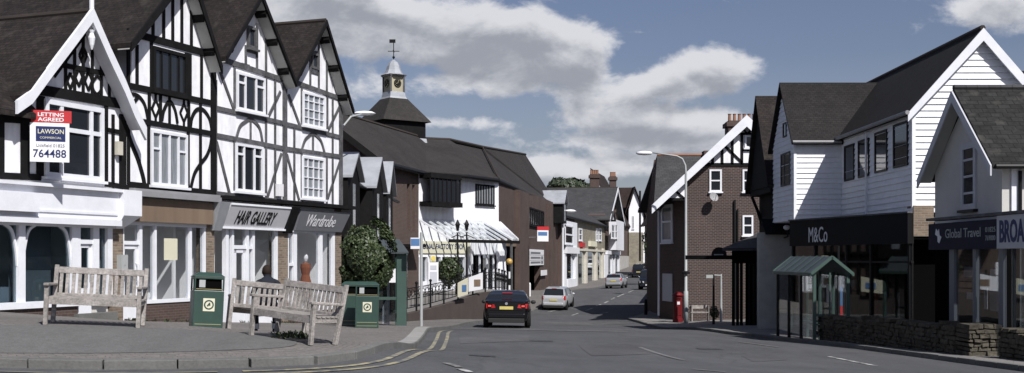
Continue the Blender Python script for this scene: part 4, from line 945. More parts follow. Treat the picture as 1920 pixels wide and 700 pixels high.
def lamp_post(px_, Y, yt, yb, label):
    a, c = P(px_,yb,Y), P(px_,yt,Y); r = thing('lamp_post', a, label, 'lamp post', 'black victorian lamp posts on the terrace')
    obj('column', MB().lathe(a, [(.14,-.3),(.14,.3),(.09,.4),(.06,.9),(.045,(c-a).length-.75),(.09,(c-a).length-.7)], 10), 'black_paint', r)
    hd_ = obj('lantern', MB().lathe(c, [(.06,-.62),(.13,-.28),(.15,-.25),(.06,-.06),(.02,.03)], 6), 'black_paint', r)
    obj('arm', MB().tube([c+Vector((-.35,0,-1.0)),c+Vector((0,0,-.85)),c+Vector((.35,0,-1.0))],.03,5), 'black_paint', r)
lamp_post(858,67,413,548,'black victorian lamp post nearer the clock turret, left of the pair on the terrace')
lamp_post(875,68,413,548,'black victorian lamp post closer to the shop lobby, right of the pair on the terrace')
a = P(812,548,60); r = thing('poster_stand', a, 'white poster stand with a round yellow topper on the terrace', 'poster stand')
Fp = Fr.px(803,60,822,60.4); u1 = Fp.L
obj('board', MB().fbox(Fp,0,u1,-.05,0,Fp.uw(803,542)[1],Fp.uw(803,492)[1]), 'sign_white', r)
obj('topper', MB().fbox(Fp,u1*.2,u1*.75,-.04,0,Fp.uw(803,491)[1],Fp.uw(803,479)[1]), 'sign_cream', r)
obj('disc', MB().prism([Fp.p(u1*.48+.13*math.cos(k*.524),0,Fp.uw(803,485)[1]+.13*math.sin(k*.524)) for k in range(12)], Fp.n*.02), 'sign_yellow', r)
obj('post', MB().tube([Fp.p(u1*.5,-.08,a.z-.2),Fp.p(u1*.5,-.08,Fp.uw(803,485)[1])],.04,6), 'black_paint', r)
obj('printed_map', MB().fbox(Fp,u1*.15,u1*.85,0,.012,Fp.uw(803,538)[1],Fp.uw(803,510)[1]).fbox(Fp,u1*.2,u1*.8,0,.012,Fp.uw(803,506)[1],Fp.uw(803,498)[1]), 'pale_fascia', r)
# ---------------------------------------------------------------- FAR ROW along the street
G = Fr.px(1052,112,1165,172)
def gz(u): p = G.p(u,0,0); return H(p.x,p.y)+PAVE
def rect(mb, a, c, y0, y1, v0, v1, F=None):
    F = F or G; u0,w1 = F.uw(a,y0); u1,w0 = F.uw(c,y1); return mb.fbox(F,u0,u1,v0,v1,w0,w1)
# white corner shop
u0,u1 = 0,G.u(1077)
r = thing('shop_house', G.p((u0+u1)/2,-1,gz(u0)-.1), 'narrow white fronted shop house with a tall sash bay beside the brick street wing', 'shop building')
zt_ = G.uw(1054,408)[1]
obj('wall', MB().fbox(G,u0,u1,-7,0,-3,zt_), 'brick_red', r)
obj('white_bay', rect(MB(),1055,1076,414,466,0,.35), 'white_paint', r)
window(r, G, (1059,421), (1074,459), hm=(.5,), fw=.16, bw=.15, v=.36, dep=.08)
obj('fascia', rect(MB(),1054,1078,463,476,.0,.5), 'sign_white', r); obj('shopfront', rect(MB(),1056,1077,476,545,0,.05), 'shop_glass_dark', r)
b = MB(); rect(b,1054,1057,476,548,0,.3); rect(b,1074,1077,476,545,0,.3); rect(b,1060,1074,524,546,0,.3); obj('shopfront_frame', b, 'white_paint', r)
obj('downpipe', MB().tube([G.p(.1,.15,-1.5),G.p(.1,.15,zt_)],.10,6), 'white_paint', r)
# stone terrace of little shops
ua,ub = G.u(1077.2),G.u(1134)
r = thing('shop_terrace_house', G.p((ua+ub)/2,-1,gz(ua)-.1), 'weathered pale stone terrace with several small shopfronts along the far pavement', 'shop building')
ze = G.uw(1078,410)[1]; w_sf = G.uw(1078,466)[1]
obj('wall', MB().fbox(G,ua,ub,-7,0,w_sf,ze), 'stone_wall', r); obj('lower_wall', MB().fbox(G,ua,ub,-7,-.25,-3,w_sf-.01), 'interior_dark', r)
b = MB()
for a in (1078,1096,1115,1128): rect(b,a,a+2.5,466,546,-.2,.2)
rect(b,1078,1133,466,473,-.2,.25); obj('shopfront_frame', b, 'cream_paint', r)
obj('glazing', MB().fbox(G,ua,ub,-.1,-.05,-2,w_sf-.3), 'shop_glass_dark', r)
for i,(a,c) in enumerate(((1085,1091),(1117,1121),(1123,1127))): window(r, G, (a,428), (c,452), hm=(.5,), fw=.14, bw=.1, v=0)
obj('shop_sign', rect(MB(),1103,1115,452,463,.0,.3), 'sign_cream', r); obj('hanging_sign', rect(MB(),1086,1092,455,464,.0,.3), 'sign_red', r)
b = MB(); slab(b, [G.p(-.3,.3,ze),G.p(ub+.3,.3,ze),G.p(ub+.3,-5.5,ze+3.6),G.p(-.3,-5.5,ze+3.6)]); slab(b, [G.p(-.3,-5.5,ze+3.6),G.p(ub+.3,-5.5,ze+3.6),G.p(ub+.3,-11,ze),G.p(-.3,-11,ze)]); obj('roof', b, 'slate_dark', r)
obj('gutter', MB().tube([G.p(-.3,.38,ze-.1),G.p(ub+.3,.38,ze-.1)],.12,6), 'black_paint', r)
# gabled brick house with two chimneys
uc,ud = ub+.05,G.u(1160); um = (uc+ud)/2
r = thing('gabled_house', G.p(um,-1,gz(um)-.1), 'brick house with white bargeboards, white bay and two tall chimney stacks', 'house')
apx = G.uw(1152,349,.6); 
ez = G.uw(1140,405)[1]
obj('wall', MB().prism([G.p(uc,0,-3),G.p(uc,0,ez),G.p(um,0,apx[1]-1.0),G.p(ud,0,ez),G.p(ud,0,-3)], -G.n*9), 'brick_red', r)
roof_pair(r, G, (uc-1.2,ez-.6), (um,apx[1]), (ud+1.2,ez-.6), .8, -14, 'slate_dark', verge='white_paint', vw=.35)
b = MB(); rr0,rr1 = G.p(um,-13,apx[1]), G.p(uc-22,-13,apx[1]); e0_,e1_ = G.p(uc,-7.5,ez+.4), G.p(uc-22,-7.5,ez+.4)
slab(b, [e1_,e0_,G.p(um+2,-13,apx[1]),rr1], .2); slab(b, [rr1,rr0,G.p(um,-19,ez),G.p(uc-22,-19,ez)], .2); obj('long_roof', b, 'slate_dark', r)
for k,(a,c,y0,Y) in enumerate(((1104,1125,327,163),(1141,1157,331,163))):
    pa,pc = P(a+2,y0,Y),P(c-2,y0,Y); b = MB().box(pa.x,pc.x,Y-.5,Y+.5,8,pa.z); b.box(pa.x-.15,pc.x+.15,Y-.65,Y+.65,pa.z-.55,pa.z-.15)
    cs = obj('chimney', b, 'brick_brown', r); b = MB()
    for i in range(4): b.lathe((pa.x+.2+(pc.x-pa.x-.4)*i/3, Y, pa.z), [(.17,0),(.14,.5),(.17,.6)], 8)
    obj('chimney_pots', b, 'clay_pot', cs)
b = MB(); rect(b,1142,1158,412,470,0,.9); obj('white_bay', b, 'white_paint', r); window(r, G, (1146,420), (1152,448), hm=(.5,), fw=.15, bw=.12, v=.91); window(r, G, (1153,420), (1157,448), hm=(.5,), fw=.15, bw=.12, v=.91)
b = MB(); u_ = G.u(1149,.9)
b.prism([G.p(u_-2.0,.9,G.uw(1149,412,.9)[1]),G.p(u_,.9,G.uw(1149,397,.9)[1]),G.p(u_+2.0,.9,G.uw(1149,412,.9)[1])], -G.n*.9); obj('bay_gable', b, 'white_paint', r)
b = MB()
for s_ in (-1,1): slab(b, [G.p(u_+s_*2.3,1.1,G.uw(1149,413,.9)[1]),G.p(u_,1.1,G.uw(1149,396,.9)[1]),G.p(u_,0,G.uw(1149,396,.9)[1]),G.p(u_+s_*2.3,0,G.uw(1149,413,.9)[1])], .12)
obj('bay_roof', b, 'slate_dark', r)
b = MB(); rect(b,1135,1160,478,535,-.02,.05); obj('glazing', b, 'shop_glass_dark', r); b = MB(); rect(b,1135,1160,470,478,0,.3); rect(b,1130,1137,478,530,0,.25)
for a in (1145,1150,1158): rect(b,a,a+1.5,478,532,0,.2)
obj('shopfront_frame', b, 'white_paint', r)
# red-roofed cottage, then the tall white gable end
G2 = Fr.px(1160.3,172,1182,190)
def far_gable(name, label, F, uL, uR, ez, az, depth, wallm, roofm, z0, verge='black_timber', lowm=None, lowz=0, over=.6):
    um = (uL+uR)/2; r = thing(name, F.p(um,-1,z0), label, 'house')
    obj('wall', MB().prism([F.p(uL,0,lowz if lowm else -3),F.p(uL,0,ez),F.p(um,0,az-.25),F.p(uR,0,ez),F.p(uR,0,lowz if lowm else -3)], -F.n*depth), wallm, r)
    if lowm: obj('lower_wall', MB().fbox(F,uL,uR,-depth,.0,-3,lowz-.01), lowm, r)
    sl_ = (az-ez)/(um-uL)
    roof_pair(r, F, (uL-over,ez-over*sl_), (um,az), (uR+over,ez-over*sl_), over, -depth, roofm, verge=verge, vw=.3); return r
r = thing('cottage', G2.p(2,-1,gz(G.L)-.1), 'small brick cottage with a long reddish tiled roof next to the white gable', 'house')
e_ = G2.uw(1161,420)[1]; obj('wall', MB().fbox(G2,0,G2.L,-6,0,-3,e_), 'brick_red', r)
b = MB(); slab(b, [G2.p(-.2,.4,e_),G2.p(G2.L,.4,e_),G2.p(G2.L,-4.2,G2.uw(1170,352,-4)[1]),G2.p(-.2,-4.2,G2.uw(1170,352,-4)[1])]); obj('roof', b, 'tile_red', r)
window(r, G2, (1164,445), (1168,462), fw=.15, v=0); b = MB(); rect(b,1162,1180,480,512,0,.2,G2); obj('shopfront', b, 'pale_wall', r)
Fw = Fr.px(1179,186,1206,186); r = thing('white_house', Fw.p(1.1,-1,H(18.5,186)+.1), 'tall house with a bright white rendered gable above a stone lower wall', 'house')
wL,wE = Fw.uw(1177,405); wR = Fw.u(1206); wa = Fw.uw(1190,350); lz = Fw.uw(1180,436)[1]
obj('wall', MB().prism([Fw.p(0,0,lz),Fw.p(0,0,wE+1),Fw.p(wa[0],0,wa[1]-.5),Fw.p(wR,0,wE+.3),Fw.p(wR,0,lz)], (0,9,0)), 'white_render', r)
obj('lower_wall', MB().fbox(Fw,0,wR,-9,.05,-3,lz), 'stone_wall', r)
b = MB(); A_ = Fw.p(wa[0],.5,wa[1]); slab(b,[Fw.uw and Fw.p(-.6,.5,wE+.6),A_,A_+Vector((-.5,12,0)),Fw.p(-.6,-11,wE+.6)],.3); slab(b,[A_,Fw.p(wR+.6,.5,wE-.2),Fw.p(wR+.6,-11,wE-.2),A_+Vector((-.5,12,0))],.3)
b2_ = P(1157,353,186); slab(b, [Vector((b2_.x,186.5,wE+1.5)),Vector((wa[0]+Fw.o.x,186.5,wE+1.5)),A_+Vector((0,3,0)),Vector((b2_.x,189,A_.z))],.2); obj('roof', b, 'tile_red', r)
window(r, Fw, (1185,405), (1189,430), hm=(.5,), fw=.12, v=0, fr='grey_fascia')
tag(obj('flue_pipe', MB().tube([P(1200,490,183),P(1200,358,183)], .16, 8), 'black_paint'), 'tall black pole standing in front of the white gable', 'pole')
Fx = Fr.px(1204,205,1232,205); r = far_gable('far_house', 'distant white house with a brown tiled roof at the far end of the street', Fx, Fx.u(1203), Fx.u(1234), Fx.uw(1203,432)[1], Fx.uw(1218,378)[1], 10, 'white_render', 'tile_red', H(24,205)); window(r, Fx, (1214,440),(1219,455), v=0, fw=.2)
Fy = Fr.px(1222,150,1250,150); far_gable('street_house', 'brown roofed house with white bargeboards just left of the brick gable house', Fy, Fy.u(1222), Fy.u(1262), Fy.uw(1222,408)[1], Fy.uw(1244,378)[1], 8, 'brick_red', 'tile_red', H(20,150), verge='white_paint')
# distant trees over the roofs
bushy('tree', P(1062,350,240), 4.0, 3.5, 2.2, 1500, 1.1, 'dark distant tree crown rising behind the slate roofs, the bigger of the two', 'tree', 8, 31, 'leaf_far', 'trees behind the far roofs')
bushy('tree', P(1083,352,240), 2.6, 2.4, 1.6, 900, 1.0, 'small dark distant tree crown between its bigger neighbour and the chimney stacks', 'tree', 8, 32, 'leaf_far', 'trees behind the far roofs')
bushy('tree', P(1226,455,125), 1.3, 1.3, 1.9, 1500, .35, 'dark street tree overhanging the parked cars near the brick gable house', 'tree', 2.4, 33)
# ================================================================ RIGHT SIDE
def wallrect(mb, F, a, c, y0, y1, v0, v1): u0,w1 = F.uw(a,y0); u1,w0 = F.uw(c,y1); return mb.fbox(F,u0,u1,v0,v1,w0,w1)
# --- brick gable house
YG = 62.0; Q = Fr((1287-CX)*YG/FP, YG, 20, YG)
ux1 = Q.u(1440)+3
r = thing('brick_house', Q.p(3,-2,-1.8), 'red brick house with long white bargeboards and half timbered gable tip', 'house'); GR = r
ap = Q.uw(1400,218,.5); lf = Q.uw(1222,386,.5); rf = (2*ap[0]-lf[0], lf[1])
sl_ = (ap[1]-lf[1])/(ap[0]-lf[0])
wt = lambda u: ap[1]-.25-abs(ap[0]-u)*sl_
zB = Q.uw(1330,307)[1]
obj('wall', MB().prism([Q.p(0,0,-3),Q.p(0,0,wt(0)),Q.p(ap[0]-(ap[1]-.25-zB)/sl_,0,zB),Q.p(rf[0]-(lf[1] and 0),0,zB) if False else Q.p(ap[0]+(ap[1]-.25-zB)/sl_,0,zB),Q.p(rf[0]-1,0,wt(rf[0]-1)),Q.p(rf[0]-1,0,-3)], (1.8,8,0)), 'brick_fleck', r)
obj('gable_panel', MB().prism([Q.p(ap[0]-(ap[1]-.25-zB)/sl_,0,zB+.003),Q.p(ap[0],0,ap[1]-.25),Q.p(ap[0]+(ap[1]-.25-zB)/sl_,0,zB+.003)], (1.8,7.9,0)), 'white_render', r)
b = MB()
for s_,a in ((-1,lf),(1,rf)): slab(b, [Q.p(a[0],.5,a[1]),Q.p(ap[0],.5,ap[1]),Q.p(ap[0]+1.9,-8.3,ap[1]),Q.p(a[0]+1.9,-8.3,a[1])], .16)
obj('roof', b, 'slate_dark', r)
for a in (lf, rf): obj('bargeboard', MB().prism([Q.p(a[0],.56,a[1]+.03),Q.p(ap[0],.56,ap[1]+.06),Q.p(ap[0],.56,ap[1]-.55),Q.p(a[0],.56,a[1]-.42)], (0,.07,0)), 'white_paint', r)
obj('soffit', MB().prism([Q.p(lf[0]+.1,.5,lf[1]-.2),Q.p(ap[0],.5,ap[1]-.2),Q.p(ap[0],.02,ap[1]-.2),Q.p(lf[0]+.1,.02,lf[1]-.2)], (0,0,-.05)), 'soffit', r)
b = MB()
def q(a, c, wd=.14): b.beam(Q, Q.uw(*a), Q.uw(*c), wd, -.01, .04)
q((1318,309),(1440,309),.18); q((1336,309),(1336,296)); q((1354,309),(1354,276)); q((1373,309),(1373,258)); q((1391,309),(1391,250)); q((1383,251),(1430,251),.12); q((1358,273),(1391,305)); q((1391,282),(1418,282),.1)
q((1400,251),(1392,240),.1); q((1402,251),(1410,240),.1); q((1415,250),(1415,309))
obj('timber_frame', b, 'black_timber', r)
window(r, Q, (1396,254), (1411,278), fw=.10, v=.02)
for a in ((1330,318,1353,360),(1392,318,1418,360),(1392,404,1412,442)): window(r, Q, a[:2], a[2:], hm=(.5,), fw=.09, bw=.07, v=0)
b = MB(); wallrect(b, Q, 1376,1379,375,612,.02,.14); wallrect(b, Q, 1382,1384,392,612,.02,.10); obj('downpipe', b, 'black_paint', r)
p = Q.p(Q.u(1335),.45,Q.uw(1335,371)[1]); b = MB()
ds = thing('satellite_dish', p, 'grey satellite dish on the brick wall below the upstairs sash window', 'satellite dish')
ring = []; bb = MB(); nrm = Vector((.35,-.85,.4)).normalized(); t_ = nrm.cross(Vector((0,0,1))).normalized(); s2 = t_.cross(nrm)
rows = []
for i in range(5):
    rr = .25*i/4+.005; rows += [p+t_*rr*math.cos(k*math.pi/8)+s2*rr*math.sin(k*math.pi/8)+nrm*(rr*rr*.9) for k in range(16)]
bb.add(rows, [(16*i+k,16*i+(k+1)%16,16*(i+1)+(k+1)%16,16*(i+1)+k) for i in range(4) for k in range(16)]); obj('reflector', bb, 'lead_dark', ds, kind='open')
obj('bracket', MB().tube([p,Q.p(Q.u(1335),0,p.z-.1)],.03,6), 'black_paint', ds); obj('feed_arm', MB().tube([p-s2*.24+nrm*.05,p+nrm*.3],.012,4), 'black_paint', ds)
# canted corner with the arched window
QC = Fr((1236-CX)*66/FP, 66, Q.o.x, YG+.02); cz = Q.uw(1290,374)[1]
obj('corner_wall', MB().prism([QC.p(0,0,-3),QC.p(QC.L,0,-3),Vector((Q.o.x,70,-3)),Vector((QC.o.x+1.2,72,-3))], (0,0,3+cz)), 'brick_red', r)
b = MB(); b.prism([Q.p(Q.uw(1246,374)[0],.05,cz),Q.p(0,.05,cz),Q.p(0,.05,wt(0))], (0,.3,0)); obj('spandrel', b, 'white_render', r)
b = MB(); b.beam(Q, Q.uw(1268,360), Q.uw(1284,374), .12, .06, .1); b.beam(Q,(Q.uw(1246,376)[0],cz),(0,cz),.14,.06,.1); obj('spandrel_brace', b, 'black_timber', r)
window(r, QC, (1241,385), (1262,455), hm=(.45,), fw=.18, bw=.1, v=.0, pane='pane_curtain')
nb,_ = flat('notice_board', QC, 1243,1261,513,566,.03,'pale_fascia',None,None,root=r)
obj('downpipe', MB().tube([P(1235,592,64.5),P(1235,395,64.5)],.06,8), 'white_paint', r)
b = MB(); pa,pc = P(1363,228,70),P(1412,228,70); b.box(pa.x,pc.x,69.5,70.7,7.0,pa.z); b.box(pa.x-.12,pc.x+.12,69.4,70.8,pa.z-.35,pa.z-.1); ch = obj('chimney', b, 'brick_brown', r)
for k in range(6): obj('chimney_pot', MB().lathe((pa.x+.18+k*.29,70.1,pa.z), [(.11,0),(.09,.38),(.12,.46)], 8), 'clay_pot', ch)
# rear range with slate roof
r = thing('slate_house', (11.5,74,-1.8), 'range with a plain dark slate roof behind the white bargeboards of the brick house', 'house')
zr = P(1232,291,75).z; zq = P(1228,384,70.5).z
b = MB(); slab(b, [(P(1226,385,70.5).x,70.5,zq),(18,70.5,zq),(18,75,zr),(P(1232,291,75).x,75,zr)]); slab(b, [(P(1232,291,75).x,75,zr),(18,75,zr),(18,79.5,zq),(P(1226,385,70.5).x,79.5,zq)]); obj('roof', b, 'slate_dark', r)
xl = P(1232,385,71).x+.3; obj('wall', MB().prism([(xl,71,-3),(xl,71,zq-.1),(xl,75,zr-.3),(xl,79,zq-.1),(xl,79,-3)], (8,0,0)), 'brick_red', r)
obj('ridge', MB().tube([(P(1232,291,75).x,75,zr),(18,75,zr)],.12,6), 'clay_pot', r); a = P(1318,284,75); obj('chimney', MB().box(a.x,a.x+1.2,74.5,75.5,zr-.5,a.z), 'brick_red', r)
# street side houses behind, casting the shade over the road
r = thing('side_street_house', (15.5,92,-1.8), 'plain brick house hidden along the street behind the brick gable house', 'house')
obj('wall', MB().prism([(12.6,81,-3),(12.6,81,4.5),(19,81,4.5),(19,81,-3)], (3.8,26,0)), 'brick_red', r)
b = MB(); slab(b, [(12.2,80.8,4.4),(16.0,80.8,7.2),(19.9,107,7.2),(16.0,107,4.4)]); slab(b, [(16.0,80.8,7.2),(19.8,80.8,4.4),(23.6,107,4.4),(19.9,107,7.2)]); obj('roof', b, 'slate_dark', r)
# dark canopy and gate beside the house
r = thing('entrance_porch', (12.2,56,-1.7), 'black timber entrance porch with a long beam and slender posts beside the brick house', 'porch')
FY = Fr.px(1290,57.5,1420,55)
b = MB(); wallrect(b, FY, 1287,1375,479,487,-.1,.1); obj('beam', b, 'black_timber', r)
b = MB()
for a in (1373,1381,1388,1404,1412): wallrect(b, FY, a, a+3, 487, 612, -.1, .05)
obj('posts', b, 'black_timber', r)
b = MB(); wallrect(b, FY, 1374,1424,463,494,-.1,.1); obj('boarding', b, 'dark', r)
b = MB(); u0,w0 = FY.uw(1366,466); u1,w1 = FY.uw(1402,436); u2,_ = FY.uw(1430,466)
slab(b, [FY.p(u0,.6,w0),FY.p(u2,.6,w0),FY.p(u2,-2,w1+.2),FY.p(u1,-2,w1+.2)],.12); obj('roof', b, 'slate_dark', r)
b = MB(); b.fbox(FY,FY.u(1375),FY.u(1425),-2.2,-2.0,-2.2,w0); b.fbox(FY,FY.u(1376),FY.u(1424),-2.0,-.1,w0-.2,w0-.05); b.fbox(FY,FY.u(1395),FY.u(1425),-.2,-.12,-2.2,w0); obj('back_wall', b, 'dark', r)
b = MB(); a = FY.p(FY.u(1352),.35,FY.uw(1352,478)[1]); 
r2 = thing('hanging_sign', a, 'dark rounded hanging sign on top of the black beam', 'sign'); b.prism([FY.p(FY.u(1352)+.42*math.cos(k*math.pi/8)*(1 if 1 else 1),.15,FY.uw(1352,480)[1]+.42*math.sin(k*math.pi/8)) for k in range(9)], FY.n*.06); obj('board', b, 'black_paint', r2)
a,c = FY.uw(1340,478),FY.uw(1364,478); obj('trim', MB().fbox(FY,a[0]+.1,c[0]-.1,.21,.23,a[1]-.02,a[1]+.03), 'steel', r2)
# --- dark tile-hung jettied building
r = thing('dark_tiled_house', (12,50.5,-1.4), 'dark jettied house with mossy steep tiled roof and black underside beside the white boarded shop', 'house')
yn,yf,xg = 48.6,53.2,10.72; ym = 51; az = P(1424,180,51).z; fz = P(1451,346,48.6).z
b = MB(); slab(b, [(xg-.15,yn-.1,fz),(xg-.15,ym,az),(17,ym,az),(17,yn-.1,fz)],.15); slab(b, [(xg-.15,ym,az),(xg-.15,yf,fz),(17,yf,fz),(17,ym,az)],.15); obj('roof', b, 'tile_brown', r)
obj('gable_wall', MB().prism([(xg+.02,yn+.3,fz-.05),(xg+.02,ym,az-.35),(xg+.02,yf-.3,fz-.05)], (6,0,0)), 'black_timber', r)
obj('jetty', MB().box(xg+.05,17,yn+.3,yf-.2,fz-.3,fz-.06), 'black_timber', r)
obj('upper_wall', MB().box(xg+.45,17,yn+.5,yf-.2,P(1440,440,49).z,fz-.3), 'black_timber', r)
b = MB(); b.tube([(xg+.5,yn+.5,fz-1.6),(xg+.45,yn+.35,fz-.9),(xg+.1,yn+.35,fz-.3)],.07,6); obj('bracket', b, 'black_timber', r); b = MB(); b.tube([(xg+.5,yf-.6,fz-1.6),(xg+.3,yf-.5,fz-.9),(xg+.08,yf-.4,fz-.3)],.07,6); obj('bracket', b, 'black_timber', r)
zc = P(1440,436,48.6).z
obj('lower_wall', MB().box(P(1424,500,48.6).x,16,48.6,49.1,-2.4,zc), 'pale_wall', r)
obj('pent_roof', MB().prism([(xg-.3,48.2,zc-.1),(16,48.2,zc-.1),(16,49.2,zc+.5),(xg-.3,49.2,zc+.5)], (0,0,.08)), 'black_timber', r)
# --- white boarded shop
def boards(mb, F, out, v, step=.2, lap=.042):
    """overlapping boards filling a convex outline of (u,w)"""
    ws = [w for _,w in out]; w = min(ws)
    def ext(y):
        xs = []
        for (a,b_),(c,d_) in zip(out, out[1:]+out[:1]):
            if (b_-y)*(d_-y) <= 0 and b_ != d_: xs.append(a+(c-a)*(y-b_)/(d_-b_))
        return (min(xs),max(xs)) if len(xs) > 1 else None
    while w < max(ws)-.02:
        t = min(w+step, max(ws)-.001); a, c = ext(w+.001), ext(t-.001)
        if a and c:
            j = random.uniform(-.004,.004); k_ = random.uniform(.2,.8); sp2 = [(0,k_),(k_,1)] if a[1]-a[0] > 1.2 else [(0,1)]
            A0,C0 = a,c
            for (f0,f1) in sp2:
              g0 = .003 if f0 else 0; a = (A0[0]+(A0[1]-A0[0])*f0+g0, A0[0]+(A0[1]-A0[0])*f1); c = (C0[0]+(C0[1]-C0[0])*f0+g0, C0[0]+(C0[1]-C0[0])*f1); j += random.uniform(-.003,.003)
              mb.hexa([F.p(a[0],v-.01,w),F.p(a[1],v-.01,w),F.p(a[1],v+lap+j,w),F.p(a[0],v+lap+j,w),F.p(c[0],v-.01,t),F.p(c[1],v-.01,t),F.p(c[1],v+.006,t),F.p(c[0],v+.006,t)])
        w += step
MR = thing('boarded_shop', (13,42,-1.2), 'white weatherboarded shop with two steep dark roofs over a long black fascia', 'shop building')
XB = 10.84; XW = 12.65; YB = 45.0; YW = 37.0
zE = P(1490,262,YB).z; zR = 8.62; Fb = Fr(XB,YB,XW+.05,YB); Fs_ = Fr(XW,YB,XW,YW); Fg = Fr(XW,YW,17.2,YW); Fl = Fr(XB,48.6,XB,YB)
z3 = 3.06
obj('box_wall', MB().prism([(XB+.02,YB+.02,z3),(XB+.02,YB+.02,zE-.05),(XB+.02,46.8,zR-.3),(XB+.02,48.6,zE-.05),(XB+.02,48.6,z3)], (2.6,0,0)), 'board_white', MR)
b = MB(); boards(b, Fb, [(0,z3+.02),(XW-XB,z3+.02),(XW-XB,zE-.04),(0,zE-.04)], .0); obj('boarding', b, 'board_white', MR)
b = MB(); boards(b, Fl, [(0,z3+.02),(3.6,z3+.02),(3.6,zE-.05),(1.8,zR-.3),(0,zE-.05)], .0); obj('side_boarding', b, 'board_white', MR)
obj('corner_board', MB().box(XB-.04,XB+.06,YB-.05,YB+.05,z3,zE-.05), 'board_white', MR)
b = MB(); slab(b, [(XB-.18,YB-.28,zE-.1),(15.2,YB-.28,zE-.1),(15.2,46.8,zR),(XB-.18,46.8,zR)],.12); slab(b, [(XB-.18,46.8,zR),(15.2,46.8,zR),(15.2,48.9,zE-.1),(XB-.18,48.9,zE-.1)],.12); obj('box_roof', b, 'tile_black', MR)
obj('gutter', MB().tube([(XB-.15,YB-.33,zE-.12),(XW-.1,YB-.33,zE-.12)],.06,6), 'lead_dark', MR)
# wing
az = P(1843,52,YW-.2).z; ax = P(1843,52,YW-.2).x; ez = P(1710,200,YW).z; slp = (az-ez)/(ax-XW); rx = 16.2; rz = az-(rx-ax)*slp
obj('wing_wall', MB().prism([(XW+.02,YW+.02,z3),(XW+.02,YW+.02,ez-.15),(ax,YW+.02,az-.35),(rx-.02,YW+.02,rz-.2),(rx-.02,YW+.02,z3)], (0,9.6,0)), 'board_white', MR)
b = MB(); boards(b, Fg, [(0,P(1720,386,YW).z),(rx-XW,P(1720,386,YW).z),(rx-XW,rz-.2),(ax-XW,az-.32),(0,ez-.16)], .0); obj('gable_boarding', b, 'board_white', MR)
b = MB(); boards(b, Fs_, [(0,z3),(8,z3),(8,ez-.16),(0,ez-.16)], .0); obj('wing_boarding', b, 'board_white', MR)
obj('corner_board', MB().box(XW-.05,XW+.06,YW-.05,YW+.05,z3-.1,ez-.05), 'board_white', MR)
ov = .2
b = MB(); slab(b, [(XW-.22,YW-ov,ez-.22*slp+.06),(ax,YW-ov,az),(ax,49.5,az),(XW-.22,49.5,ez-.22*slp+.06)],.12); slab(b, [(ax,YW-ov,az),(rx+.25,YW-ov,rz-.25*slp),(rx+.25,49.5,rz-.25*slp),(ax,49.5,az)],.12); obj('wing_roof', b, 'tile_black', MR)
obj('ridge', MB().tube([(ax,YW-ov,az),(ax,49.5,az)],.09,6), 'ridge_tile', MR)
b = MB().prism([(XW-.25,YW-ov-.02,ez-.25*slp+.05),(ax,YW-ov-.02,az-.02),(ax,YW-ov-.02,az-.42),(XW-.25,YW-ov-.02,ez-.25*slp-.22)], (0,-.05,0)); obj('bargeboard', b, 'white_paint', MR)
b = MB().prism([(ax,YW-ov-.02,az-.02),(rx+.28,YW-ov-.02,rz-.28*slp-.02),(rx+.28,YW-ov-.02,rz-.28*slp-.40),(ax,YW-ov-.02,az-.42)], (0,-.05,0)); obj('bargeboard', b, 'white_paint', MR)
obj('soffit', MB().prism([(XW-.15,YW-ov,ez-.15*slp-.12),(ax,YW-ov,az-.18),(ax,YW-.01,az-.18),(XW-.15,YW-.01,ez-.15*slp-.12)], (0,0,-.03)).prism([(ax,YW-ov,az-.18),(rx+.2,YW-ov,rz-.2*slp-.18),(rx+.2,YW-.01,rz-.2*slp-.18),(ax,YW-.01,az-.18)], (0,0,-.03)), 'white_paint', MR)
obj('gutter', MB().tube([(XW-.28,YB-.2,ez-.22),(XW-.28,YW-.3,ez-.22)],.07,8), 'lead_dark', MR)
obj('downpipe', MB().tube([(XW-.1,41.6,ez-.3),(XW-.1,41.6,z3)],.04,6), 'board_white', MR)
for a,y0,c,y1 in ((1584,275,1602,337),(1610,265,1630,330),(1641,250,1664,320),(1676,235,1703,310)):
    window(MR, Fs_, (a,y0), (c,y1), fr='black_paint', pane='pane_dark', fw=.07, v=.03, dep=.04, sill=False)
window(MR, Fl, (1465,290), (1482,346), vm=(.4,), fr='grey_timber', pane='pane_dark', fw=.06, v=.03, dep=.04, sill=False)
window(MR, Fl, (1469,232), (1475,256), fr='grey_timber', pane='pane_dark', fw=.05, v=.03, dep=.04, sill=False)
a = P(1748,97,44); obj('vent', MB().box(a.x-.1,a.x+.1,43.9,44.1,7.5,a.z), 'clay_pot', MR)
# next boarded roof piece glimpsed at the picture edge
r = thing('boarded_house', (18.5,38.5,-1), 'strip of white boarded wall at the right edge of the picture behind the slate cottage', 'house')
b = MB(); Fo = Fr(16.3,38.2,24,38.2); boards(b, Fo, [(0,2),(7,2),(7,P(1915,138,38.2).z),(0,P(1915,138,38.2).z)], 0); obj('boarding', b, 'board_white', r)
obj('wall', MB().box(16.3,23,38.25,45,-2,P(1915,138,38.2).z-.02), 'board_white', r); obj('roof', slab(MB(), [(16.2,37.9,P(1915,136,38.2).z),(23.5,37.9,P(1915,136,38.2).z),(23.5,42,8.2),(16.2,42,8.2)],.1), 'slate', r)
